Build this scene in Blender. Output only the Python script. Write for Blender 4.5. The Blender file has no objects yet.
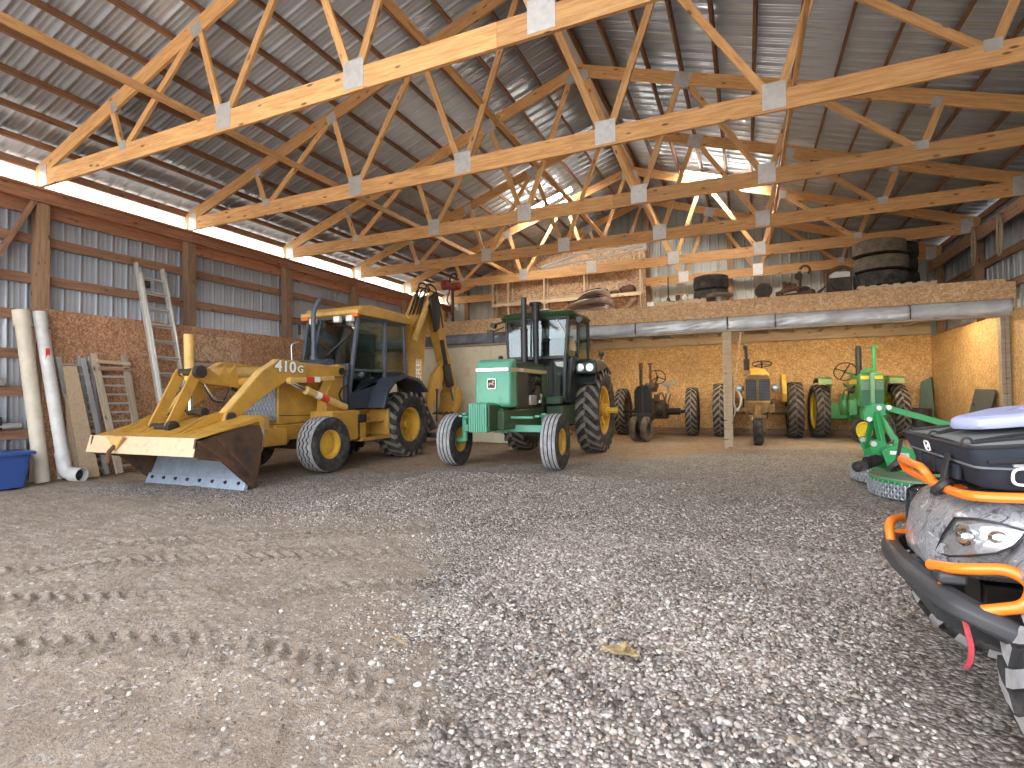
import bpy, math, random
import numpy as np
from mathutils import Vector, Matrix, Quaternion, noise
random.seed(7)
np.random.seed(7)
SC = bpy.context.scene
COL = SC.collection
PI = math.pi
V = Vector


def lerp(a, b, t):
    return a + (b - a) * t


# ------------------------------------------------------------------ mesh builder
class MB:
    def __init__(s):
        s.v, s.f, s.m = [], [], []
        s.mi = 0

    def add(s, vs, fs):
        o = len(s.v)
        s.v.extend(tuple(p) for p in vs)
        for f in fs:
            s.f.append(tuple(o + i for i in f))
            s.m.append(s.mi)
        return s

    def hexa(s, p):  # 8 points: bottom 4 ccw, top 4 ccw
        return s.add(p, [(3, 2, 1, 0), (4, 5, 6, 7), (0, 1, 5, 4), (1, 2, 6, 5), (2, 3, 7, 6), (3, 0, 4, 7)])

    def box(s, x0, x1, y0, y1, z0, z1):
        return s.hexa([(x0, y0, z0), (x1, y0, z0), (x1, y1, z0), (x0, y1, z0), (x0, y0, z1), (x1, y0, z1), (x1, y1, z1), (x0, y1, z1)])

    def bar(s, p, q, w, h, up=(0, 0, 1), w2=None, h2=None):
        p, q = V(p), V(q)
        d = (q - p).normalized()
        u = V(up)
        u = (u - d * u.dot(d))
        if u.length < 1e-5:
            u = V((1, 0, 0)) - d * d.x
        u.normalize()
        r = d.cross(u)
        w2 = w if w2 is None else w2
        h2 = h if h2 is None else h2
        P = []
        for c, ww, hh in ((p, w, h), (q, w2, h2)):
            P += [c - r * ww / 2 - u * hh / 2, c + r * ww / 2 - u * hh / 2, c + r * ww / 2 + u * hh / 2, c - r * ww / 2 + u * hh / 2]
        return s.hexa(P)

    def ring_loft(s, rings, caps=True, closed=True):
        n = len(rings[0])
        vs = [p for r in rings for p in r]
        fs = []
        for i in range(len(rings) - 1):
            for k in range(n if closed else n - 1):
                k2 = (k + 1) % n
                fs.append((i * n + k, i * n + k2, (i + 1) * n + k2, (i + 1) * n + k))
        if caps and closed:
            fs.append(tuple(range(n))[::-1])
            fs.append(tuple((len(rings) - 1) * n + k for k in range(n)))
        return s.add(vs, fs)

    def cyl(s, p, q, r, r2=None, n=16, caps=True):
        p, q = V(p), V(q)
        d = (q - p).normalized()
        a = d.orthogonal().normalized()
        b = d.cross(a)
        r2 = r if r2 is None else r2
        R = [[c + (a * math.cos(2 * PI * k / n) + b * math.sin(2 * PI * k / n)) * rr for k in range(n)] for c, rr in ((p, r), (q, r2))]
        return s.ring_loft(R, caps)

    def pipe(s, p, q, r, t, n=20):  # hollow
        p, q = V(p), V(q)
        d = (q - p).normalized()
        a = d.orthogonal().normalized()
        b = d.cross(a)
        R = [[c + (a * math.cos(2 * PI * k / n) + b * math.sin(2 * PI * k / n)) * rr for k in range(n)]
             for c, rr in ((p, r - t), (p, r), (q, r), (q, r - t), (p, r - t))]
        return s.ring_loft(R, False)

    def tube(s, pts, r, n=8, closed=False, caps=True):
        pts = [V(p) for p in pts]
        N = len(pts)
        rr = r if isinstance(r, (list, tuple)) else [r] * N
        rings = []
        prev = None
        for i, p in enumerate(pts):
            if closed:
                d = pts[(i + 1) % N] - pts[i - 1]
            else:
                d = pts[min(i + 1, N - 1)] - pts[max(i - 1, 0)]
            d.normalize()
            if prev is None:
                a = d.orthogonal().normalized()
            else:
                a = prev - d * prev.dot(d)
                a = a.normalized() if a.length > 1e-6 else d.orthogonal().normalized()
            prev = a
            b = d.cross(a)
            rings.append([p + (a * math.cos(2 * PI * k / n) + b * math.sin(2 * PI * k / n)) * rr[i] for k in range(n)])
        if closed:
            rings.append(rings[0])
            return s.ring_loft(rings, False)
        return s.ring_loft(rings, caps)

    def lathe(s, prof, c=(0, 0, 0), axis='x', n=32, caps=False):
        """prof: list of (axial, radius)"""
        rings = []
        for a, r in prof:
            ring = []
            for k in range(n):
                t = 2 * PI * k / n
                u, w = r * math.cos(t), r * math.sin(t)
                if axis == 'x':
                    q = (a, u, w)
                elif axis == 'y':
                    q = (w, a, u)
                else:
                    q = (u, w, a)
                ring.append((c[0] + q[0], c[1] + q[1], c[2] + q[2]))
            rings.append(ring)
        return s.ring_loft(rings, caps)

    def prism(s, poly, axis, a0, a1):
        """poly in the two other axes (order y,z | x,z | x,y), extruded a0..a1"""
        def mk(a, p):
            return {'x': (a, p[0], p[1]), 'y': (p[0], a, p[1]), 'z': (p[0], p[1], a)}[axis]
        n = len(poly)
        vs = [mk(a0, p) for p in poly] + [mk(a1, p) for p in poly]
        fs = [tuple(range(n))[::-1], tuple(range(n, 2 * n))] + [(i, (i + 1) % n, n + (i + 1) % n, n + i) for i in range(n)]
        return s.add(vs, fs)

    def ball(s, c, r, sx=1, sy=1, sz=1, n=12, m=8):
        rings = []
        for j in range(1, m):
            t = PI * j / m
            rings.append([(c[0] + r * sx * math.sin(t) * math.cos(2 * PI * k / n), c[1] + r * sy * math.sin(t) * math.sin(2 * PI * k / n), c[2] - r * sz * math.cos(t)) for k in range(n)])
        return s.ring_loft(rings)

    def torus(s, c, R, r, axis='z', n=32, m=8, a0=0, a1=2 * PI):
        pts = []
        full = abs(a1 - a0 - 2 * PI) < 1e-4
        for k in range(n if full else n + 1):
            t = a0 + (a1 - a0) * k / n
            u, w = R * math.cos(t), R * math.sin(t)
            q = {'x': (0, u, w), 'y': (u, 0, w), 'z': (u, w, 0)}[axis]
            pts.append((c[0] + q[0], c[1] + q[1], c[2] + q[2]))
        return s.tube(pts, r, m, closed=full)

    def xform(s, M, start=0):
        s.v[start:] = [tuple(M @ V(p)) for p in s.v[start:]]
        return s

    def grid(s, f, nu, nv, flip=False):
        vs = [f(i / nu, j / nv) for j in range(nv + 1) for i in range(nu + 1)]
        fs = []
        for j in range(nv):
            for i in range(nu):
                a = j * (nu + 1) + i
                q = (a, a + 1, a + nu + 2, a + nu + 1)
                fs.append(q[::-1] if flip else q)
        return s.add(vs, fs)


def smooth(pts, k=6, closed=False):
    pts = [V(p) for p in pts]
    n = len(pts)
    out = []
    segs = n if closed else n - 1
    for i in range(segs):
        p0 = pts[(i - 1) % n] if closed or i > 0 else pts[0]
        p1, p2 = pts[i], pts[(i + 1) % n]
        p3 = pts[(i + 2) % n] if closed or i + 2 < n else pts[-1]
        for j in range(k):
            t = j / k
            out.append(0.5 * ((2 * p1) + (p2 - p0) * t + (2 * p0 - 5 * p1 + 4 * p2 - p3) * t * t + (3 * p1 - p0 - 3 * p2 + p3) * t ** 3))
    if not closed:
        out.append(pts[-1])
    return out


def rnd_poly(pts, r, k=4):
    """round the corners of a 2D polygon or 3D polyline (closed)"""
    n = len(pts)
    out = []
    for i in range(n):
        p0, p1, p2 = V(pts[i - 1]), V(pts[i]), V(pts[(i + 1) % n])
        a, b = p0 - p1, p2 - p1
        rr = min(r, a.length * .45, b.length * .45)
        a, b = p1 + a.normalized() * rr, p1 + b.normalized() * rr
        for j in range(k + 1):
            t = j / k
            out.append(a * (1 - t) ** 2 + p1 * 2 * t * (1 - t) + b * t * t)
    return out


def bend(pts, r, k=5):
    """open polyline with rounded corners"""
    pts = [V(p) for p in pts]
    out = [pts[0]]
    for i in range(1, len(pts) - 1):
        a, b = pts[i - 1] - pts[i], pts[i + 1] - pts[i]
        rr = min(r, a.length * .48, b.length * .48)
        a, b = pts[i] + a.normalized() * rr, pts[i] + b.normalized() * rr
        for j in range(k + 1):
            t = j / k
            out.append(a * (1 - t) ** 2 + pts[i] * 2 * t * (1 - t) + b * t * t)
    return out + [pts[-1]]


# ------------------------------------------------------------------ objects
def top(o):
    while o.parent:
        o = o.parent
    return o


def obj(name, mb, mats, parent=None, bevel=0, ang=35, flat=False, org=None, seg=2):
    if not isinstance(mats, (list, tuple)):
        mats = [mats]
    o3 = V(org) if org is not None else (top(parent).location.copy() if parent else V((0, 0, 0)))
    me = bpy.data.meshes.new(name)
    me.from_pydata([(x - o3.x, y - o3.y, z - o3.z) for x, y, z in mb.v], [], mb.f)
    for m in mats:
        me.materials.append(m)
    if len(mats) > 1:
        me.polygons.foreach_set('material_index', mb.m)
    if not flat:
        me.polygons.foreach_set('use_smooth', [True] * len(me.polygons))
        me.set_sharp_from_angle(angle=math.radians(ang))
    me.update()
    o = bpy.data.objects.new(name, me)
    COL.objects.link(o)
    if parent:
        o.parent = parent
    else:
        o.location = o3
    if bevel:
        b = o.modifiers.new('edge', 'BEVEL')
        b.width = bevel
        b.segments = seg
        b.limit_method = 'ANGLE'
        b.angle_limit = math.radians(40)
        b.harden_normals = False
    return o


def tag(o, label=None, cat=None, group=None, kind=None):
    if label:
        o['label'] = label
    if cat:
        o['category'] = cat
    if group:
        o['group'] = group
    if kind:
        o['kind'] = kind
    return o


def thing(name, label, cat, loc, group=None):
    o = bpy.data.objects.new(name, None)
    COL.objects.link(o)
    o.location = loc
    o.empty_display_size = .2
    return tag(o, label, cat, group)


def board(name, p, q, w, h, m, parent=None, up=(0, 0, 1), bevel=0):
    """a timber: length along its own X axis, w across, h along up"""
    p, q = V(p), V(q)
    d = q - p
    L = d.length
    d.normalize()
    u = V(up)
    u = u - d * u.dot(d)
    if u.length < 1e-5:
        u = V((1, 0, 0)) - d * d.x
    u.normalize()
    r = u.cross(d)
    M = Matrix(((d.x, r.x, u.x), (d.y, r.y, u.y), (d.z, r.z, u.z))).to_4x4()
    M.translation = p - (top(parent).location if parent else V((0, 0, 0)))
    b = MB().box(0, L, -w / 2, w / 2, -h / 2, h / 2)
    o = obj(name, b, m, None, bevel=bevel, org=(0, 0, 0))
    if parent:
        o.parent = parent
        o.matrix_parent_inverse = Matrix.Identity(4)
    o.matrix_basis = M
    return o


def copy_tree(o, parent=None):
    c = o.copy()
    COL.objects.link(c)
    if parent:
        c.parent = parent
    for ch in list(o.children):
        copy_tree(ch, c)
    return c


def text(name, body, size, m, parent, M, ext=.002, off=0.0, sx=1.0):
    cu = bpy.data.curves.new(name, 'FONT')
    cu.body = body
    cu.size = size
    cu.extrude = ext
    cu.offset = off
    cu.align_x = 'CENTER'
    cu.align_y = 'CENTER'
    t = bpy.data.objects.new(name, cu)
    COL.objects.link(t)
    dg = bpy.context.evaluated_depsgraph_get()
    me = bpy.data.meshes.new_from_object(t.evaluated_get(dg))
    bpy.data.objects.remove(t)
    bpy.data.curves.remove(cu)
    me.name = name
    me.materials.clear()
    me.materials.append(m)
    o3 = top(parent).location
    M2 = Matrix.Translation(-o3) @ M @ Matrix.Diagonal((sx, 1, 1, 1))
    me.transform(M2)
    o = bpy.data.objects.new(name, me)
    COL.objects.link(o)
    o.parent = parent
    return o


def frame(c, right, up):
    r, u = V(right).normalized(), V(up).normalized()
    u = (u - r * u.dot(r)).normalized()
    n = r.cross(u)
    M = Matrix(((r.x, u.x, n.x), (r.y, u.y, n.y), (r.z, u.z, n.z))).to_4x4()
    M.translation = V(c)
    return M


# ------------------------------------------------------------------ materials
def _nt(name):
    m = bpy.data.materials.new(name)
    m.use_nodes = True
    nt = m.node_tree
    b = nt.nodes['Principled BSDF']
    return m, nt, b


def N(nt, t, **k):
    n = nt.nodes.new(t)
    for a, v in k.items():
        if a in n.inputs:
            n.inputs[a].default_value = v
        else:
            setattr(n, a, v)
    return n


def ramp(nt, stops, fac=None, interp='LINEAR'):
    r = nt.nodes.new('ShaderNodeValToRGB')
    r.color_ramp.interpolation = interp
    e = r.color_ramp.elements
    while len(e) < len(stops):
        e.new(.5)
    for i, (p, c) in enumerate(stops):
        e[i].position = p
        e[i].color = (*c, 1) if len(c) == 3 else c
    if fac is not None:
        nt.links.new(fac, r.inputs['Fac'])
    return r


def coords(nt, scale=(1, 1, 1), kind='Object', rot=(0, 0, 0)):
    tc = nt.nodes.new('ShaderNodeTexCoord')
    mp = nt.nodes.new('ShaderNodeMapping')
    mp.inputs['Scale'].default_value = scale
    mp.inputs['Rotation'].default_value = rot
    nt.links.new(tc.outputs[kind], mp.inputs['Vector'])
    return mp.outputs['Vector']


def mixc(nt, fac, a, b, mode='MIX'):
    n = nt.nodes.new('ShaderNodeMix')
    n.data_type = 'RGBA'
    n.blend_type = mode
    for sock, val in ((n.inputs[0], fac), (n.inputs[6], a), (n.inputs[7], b)):
        if hasattr(val, 'is_linked') or isinstance(val, bpy.types.NodeSocket):
            nt.links.new(val, sock)
        elif isinstance(val, (int, float)):
            sock.default_value = val
        else:
            sock.default_value = (*val, 1) if len(val) == 3 else val
    return n.outputs[2]


def noise_t(nt, vec, scale, detail=4, rough=.6, dist=0):
    n = N(nt, 'ShaderNodeTexNoise')
    n.inputs['Scale'].default_value = scale
    n.inputs['Detail'].default_value = detail
    n.inputs['Roughness'].default_value = rough
    n.inputs['Distortion'].default_value = dist
    nt.links.new(vec, n.inputs['Vector'])
    return n.outputs['Fac']


def bump(nt, b, h, strength=.3, dist=.01):
    n = N(nt, 'ShaderNodeBump')
    n.inputs['Strength'].default_value = strength
    n.inputs['Distance'].default_value = dist
    nt.links.new(h, n.inputs['Height'])
    nt.links.new(n.outputs['Normal'], b.inputs['Normal'])


def sc(c, k):
    return tuple(min(1, max(0, x * k)) for x in c)


def paint(name, col, rough=.45, metal=0., var=.1, vs=4., dirt=None, damt=.35, ds=3.5, coat=0., bmp=0., bs=60., chips=None):
    m, nt, b = _nt(name)
    vec = coords(nt)
    n1 = noise_t(nt, vec, vs, 5)
    r = ramp(nt, [(.3, sc(col, 1 - var)), (.7, sc(col, 1 + var))], n1)
    out = r.outputs['Color']
    rr = rough
    if dirt:
        n2 = noise_t(nt, vec, ds, 8, .68)
        f = ramp(nt, [(.62 - damt * .5, (0, 0, 0)), (.80, (1, 1, 1))], n2)
        sc_ = N(nt, 'ShaderNodeMath', operation='MULTIPLY')
        nt.links.new(f.outputs['Color'], sc_.inputs[0])
        sc_.inputs[1].default_value = .85
        out = mixc(nt, sc_.outputs[0], out, dirt)
        rm = N(nt, 'ShaderNodeMapRange')
        nt.links.new(f.outputs['Color'], rm.inputs['Value'])
        rm.inputs['To Min'].default_value = rough
        rm.inputs['To Max'].default_value = min(1, rough + .35)
        nt.links.new(rm.outputs[0], b.inputs['Roughness'])
    else:
        b.inputs['Roughness'].default_value = rough
    if chips:
        n3 = noise_t(nt, vec, 22, 6, .7)
        f3 = ramp(nt, [(.66, (0, 0, 0)), (.70, (1, 1, 1))], n3)
        out = mixc(nt, f3.outputs['Color'], out, chips)
    nt.links.new(out, b.inputs['Base Color'])
    b.inputs['Metallic'].default_value = metal
    b.inputs['Coat Weight'].default_value = coat
    if bmp:
        bump(nt, b, noise_t(nt, vec, bs, 5), bmp, .004)
    return m


def wood(name, c1, c2, rough=.7, knots=True, grain=1.0):
    m, nt, b = _nt(name)
    oi = nt.nodes.new('ShaderNodeObjectInfo')
    vec0 = coords(nt, (1.3, 16, 16))
    add = N(nt, 'ShaderNodeVectorMath', operation='ADD')
    comb = nt.nodes.new('ShaderNodeCombineXYZ')
    mul = N(nt, 'ShaderNodeMath', operation='MULTIPLY')
    nt.links.new(oi.outputs['Random'], mul.inputs[0])
    mul.inputs[1].default_value = 60
    nt.links.new(mul.outputs[0], comb.inputs[0])
    nt.links.new(mul.outputs[0], comb.inputs[1])
    nt.links.new(vec0, add.inputs[0])
    nt.links.new(comb.outputs[0], add.inputs[1])
    vec = add.outputs[0]
    g = noise_t(nt, vec, 2.2, 6, .62, .6)
    r = ramp(nt, [(.32, c2), (.62, c1)], g)
    out = r.outputs['Color']
    # board to board tone
    hs = nt.nodes.new('ShaderNodeHueSaturation')
    mr = N(nt, 'ShaderNodeMapRange')
    nt.links.new(oi.outputs['Random'], mr.inputs['Value'])
    mr.inputs['To Min'].default_value = .80
    mr.inputs['To Max'].default_value = 1.14
    nt.links.new(mr.outputs[0], hs.inputs['Value'])
    nt.links.new(out, hs.inputs['Color'])
    out = hs.outputs['Color']
    if knots:
        tc = coords(nt, (3.2, 9, 9))
        ad2 = N(nt, 'ShaderNodeVectorMath', operation='ADD')
        nt.links.new(tc, ad2.inputs[0])
        nt.links.new(comb.outputs[0], ad2.inputs[1])
        vo = N(nt, 'ShaderNodeTexVoronoi')
        vo.inputs['Scale'].default_value = 1.0
        nt.links.new(ad2.outputs[0], vo.inputs['Vector'])
        kr = ramp(nt, [(.09, (1, 1, 1)), (.17, (0, 0, 0))], vo.outputs['Distance'])
        out = mixc(nt, kr.outputs['Color'], out, sc(c2, .38))
    nt.links.new(out, b.inputs['Base Color'])
    b.inputs['Roughness'].default_value = rough
    bump(nt, b, g, .25 * grain, .004)
    return m


def osb(name, cs, scale=1.0, rough=.75):
    m, nt, b = _nt(name)
    outs = []
    for k, rot in enumerate((.5, 1.75, 2.7)):
        vec = coords(nt, (11 * scale, 24 * scale, 24 * scale) if k != 1 else (20 * scale, 20 * scale, 13 * scale), rot=(rot, rot * .7, rot * 1.3))
        vo = N(nt, 'ShaderNodeTexVoronoi')
        vo.inputs['Scale'].default_value = 1.0
        vo.inputs['Randomness'].default_value = 1
        nt.links.new(vec, vo.inputs['Vector'])
        sep = nt.nodes.new('ShaderNodeSeparateColor')
        nt.links.new(vo.outputs['Color'], sep.inputs[0])
        outs.append((sep.outputs[0], vo.outputs['Distance'], sep.outputs[1]))
    r1 = ramp(nt, [(0, cs[0]), (.3, cs[1]), (.72, cs[2]), (1, cs[3])], outs[0][0])
    r2 = ramp(nt, [(0, cs[1]), (.35, cs[0]), (.75, cs[3]), (1, cs[2])], outs[1][0])
    gt = N(nt, 'ShaderNodeMath', operation='GREATER_THAN')
    nt.links.new(outs[2][0], gt.inputs[0])
    gt.inputs[1].default_value = .5
    o = mixc(nt, gt.outputs[0], r1.outputs['Color'], r2.outputs['Color'])
    big = noise_t(nt, coords(nt), 1.4, 3)
    rb = ramp(nt, [(.3, (.82, .8, .78)), (.7, (1.08, 1.06, 1.03))], big)
    o = mixc(nt, 1.0, o, rb.outputs['Color'], 'MULTIPLY')
    nt.links.new(o, b.inputs['Base Color'])
    b.inputs['Roughness'].default_value = rough
    bump(nt, b, outs[0][2], .25, .003)
    return m


def emit(name, col, st):
    m, nt, b = _nt(name)
    b.inputs['Base Color'].default_value = (*col, 1)
    b.inputs['Emission Color'].default_value = (*col, 1)
    b.inputs['Emission Strength'].default_value = st
    return m


def glass(name, tint=(.75, .82, .80), gl=.16, rough=.03):
    m, nt, b = _nt(name)
    nt.nodes.remove(b)
    tr = N(nt, 'ShaderNodeBsdfTransparent')
    tr.inputs['Color'].default_value = (*tint, 1)
    g = N(nt, 'ShaderNodeBsdfGlossy')
    g.inputs['Roughness'].default_value = rough
    lw = N(nt, 'ShaderNodeLayerWeight')
    lw.inputs['Blend'].default_value = .35
    mr = N(nt, 'ShaderNodeMapRange')
    nt.links.new(lw.outputs['Fresnel'], mr.inputs['Value'])
    mr.inputs['To Min'].default_value = gl
    mr.inputs['To Max'].default_value = min(1, gl + .6)
    mx = N(nt, 'ShaderNodeMixShader')
    nt.links.new(mr.outputs[0], mx.inputs[0])
    nt.links.new(tr.outputs[0], mx.inputs[1])
    nt.links.new(g.outputs[0], mx.inputs[2])
    nt.links.new(mx.outputs[0], nt.nodes['Material Output'].inputs['Surface'])
    return m


def rubber(name, col, dust, amt=.5):
    return paint(name, col, rough=.85, var=.2, vs=9, dirt=dust, damt=amt, ds=7, bmp=.15, bs=90)
# ------------------------------------------------------------------ palette
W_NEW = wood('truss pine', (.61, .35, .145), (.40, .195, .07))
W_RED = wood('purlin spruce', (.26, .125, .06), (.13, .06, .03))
W_GIRT = wood('girt lumber', (.31, .165, .10), (.17, .085, .052))
W_HDR = wood('header lumber', (.36, .165, .09), (.20, .09, .046))
W_PALE = wood('pale lumber', (.62, .49, .34), (.46, .34, .21))
W_GREY = wood('weathered lumber', (.44, .36, .27), (.28, .22, .16))
W_POST = wood('post lumber', (.33, .20, .12), (.19, .11, .065))
W_PLY = wood('weathered plywood', (.47, .35, .23), (.36, .26, .165), knots=False)
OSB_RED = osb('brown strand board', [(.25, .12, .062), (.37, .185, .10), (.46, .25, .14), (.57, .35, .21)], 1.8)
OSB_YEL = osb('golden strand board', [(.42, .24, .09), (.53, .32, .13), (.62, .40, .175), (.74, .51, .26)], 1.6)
OSB_FAS = osb('tan strand board', [(.42, .25, .12), (.55, .34, .18), (.62, .41, .23), (.72, .51, .32)], 1.7)
OSB_OLD = osb('faded strand board', [(.26, .15, .085), (.42, .26, .15), (.52, .34, .21), (.60, .43, .29)], 1.2)
ROOFM = paint('galvanised roof steel', (.52, .575, .65), rough=.36, metal=.35, var=.12, vs=1.2)
SIDE_L = paint('blue grey siding', (.42, .45, .50), rough=.45, metal=.25, var=.10, vs=1.5)
SIDE_B = paint('pale grey siding', (.55, .56, .52), rough=.5, metal=.15, var=.08, vs=1.5)
RIDGE = paint('ridge cap steel', (.62, .64, .66), rough=.4, metal=.3)
GALV = paint('galvanised plate', (.52, .51, .50), rough=.45, metal=.55, var=.12, vs=14)
BLACK = paint('black plastic', (.018, .018, .02), rough=.5, var=.3)
DARK = paint('dark grime steel', (.035, .03, .028), rough=.6, metal=.3, var=.4, vs=10, dirt=(.12, .09, .06), damt=.3)
RUST = paint('rusted iron', (.10, .052, .032), rough=.8, metal=.2, var=.4, vs=12, dirt=(.2, .1, .05), damt=.35)
STEEL = paint('bright steel', (.55, .56, .58), rough=.35, metal=.8, var=.15)
CHROME = paint('chrome', (.8, .8, .82), rough=.12, metal=1.0, var=.03)
WHITE = paint('white plastic', (.78, .78, .76), rough=.5, var=.05)


def translucent():
    m, nt, b = _nt('clear ribbed eave panel')
    t = N(nt, 'ShaderNodeBsdfTranslucent')
    t.inputs['Color'].default_value = (.93, .91, .84, 1)
    d = N(nt, 'ShaderNodeBsdfDiffuse')
    d.inputs['Color'].default_value = (.85, .83, .77, 1)
    mx = N(nt, 'ShaderNodeMixShader')
    mx.inputs[0].default_value = .25
    nt.links.new(t.outputs[0], mx.inputs[1])
    nt.links.new(d.outputs[0], mx.inputs[2])
    nt.nodes.remove(b)
    nt.links.new(mx.outputs[0], nt.nodes['Material Output'].inputs['Surface'])
    return m


EAVE = translucent()

# ------------------------------------------------------------------ barn numbers
XR = -2.6                       # ridge
XL, XRT = -9.62, 4.42           # siding planes
YF, YB = -0.6, 16.2
SP = 2.294
TY = [4.31 + SP * k for k in range(-2, 6)]    # truss / post lines
LOFT_Y = 11.85


def zc(x):                      # top edge of the top chords
    return 6.92 - .335 * abs(x - XR)


# ------------------------------------------------------------------ ground
def vnoise(x, y, s, seed):
    rs = np.random.RandomState(seed)
    g = rs.rand(256, 256)
    u, v = x * s + 1000.3, y * s + 1000.7
    i, j = np.floor(u).astype(int), np.floor(v).astype(int)
    a, b = u - i, v - j
    a, b = a * a * (3 - 2 * a), b * b * (3 - 2 * b)
    q = lambda p, r: g[p % 256, r % 256]
    return (q(i, j) * (1 - a) + q(i + 1, j) * a) * (1 - b) + (q(i, j + 1) * (1 - a) + q(i + 1, j + 1) * a) * b


TRACKS = [([(-7.2, 1.9), (-5.81, 2.385), (-5.5, 3.2), (-5.75, 4.9)], .16, 1.0),
          ([(-4.6, 1.35), (-3.97, 1.632), (-3.287, 1.938), (-2.524, 2.468), (-1.6, 2.95)], .13, .9),
          ([(-5.4, 1.6), (-4.54, 1.95), (-4.1, 2.368), (-3.178, 2.85), (-2.2, 3.4)], .14, .8),
          ([(.3, 1.75), (-.233, 1.93), (-.542, 2.034), (-.924, 2.08), (-1.5, 2.2)], .12, 1.0),
          ([(.35, 2.05), (-.046, 2.239), (-.467, 2.42), (-.9, 2.5), (-1.4, 2.75)], .12, .8),
          ([(-3.9, 4.2), (-3.3, 5.6), (-2.9, 7.0)], .17, .9),
          ([(-3.4, 1.25), (-2.9, 1.55), (-2.2, 1.75), (-1.5, 1.7), (-.9, 1.55)], .12, 1.0),
          ([(-5.2, 2.3), (-4.3, 2.9), (-3.3, 3.5), (-2.3, 4.1), (-1.4, 5.0)], .15, .9),
          ([(-6.6, 3.0), (-5.0, 3.6), (-3.4, 4.4), (-2.2, 5.6)], .15, .8)]


def track_height(X, Y):
    H = np.zeros_like(X)
    for pts, hw, k in TRACKS:
        P = np.array([(p.x, p.y) for p in smooth([(a, b, 0) for a, b in pts], 14)])
        seg = np.linalg.norm(np.diff(P, axis=0), axis=1)
        cum = np.concatenate([[0], np.cumsum(seg)])
        box = (X > P[:, 0].min() - .4) & (X < P[:, 0].max() + .4) & (Y > P[:, 1].min() - .4) & (Y < P[:, 1].max() + .4)
        xs, ys = X[box], Y[box]
        bd = np.full(xs.shape, 9.0)
        bs = np.zeros(xs.shape)
        bl = np.zeros(xs.shape)
        for i in range(len(P) - 1):
            d = (P[i + 1] - P[i]) / max(seg[i], 1e-6)
            t = np.clip((xs - P[i, 0]) * d[0] + (ys - P[i, 1]) * d[1], 0, seg[i])
            ex, ey = xs - P[i, 0] - d[0] * t, ys - P[i, 1] - d[1] * t
            dist = np.hypot(ex, ey)
            lat = -ex * d[1] + ey * d[0]
            u = dist < bd
            bd[u] = dist[u]
            bs[u] = cum[i] + t[u]
            bl[u] = lat[u]
        ph = ((bs + np.abs(bl) * .9) / .105) % 1.0
        lug = np.where(ph < .42, 1.0, -.55)
        m = np.clip((hw - bd) / .04, 0, 1)
        rag = np.clip(vnoise(xs, ys, 2.3, 5) * 2.2 - .25, 0, 1)
        edge = np.exp(-((bd - hw - .02) / .035) ** 2) * .5
        H[box] += (m * lug * .017 + edge * .012) * k * rag
    return H


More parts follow.
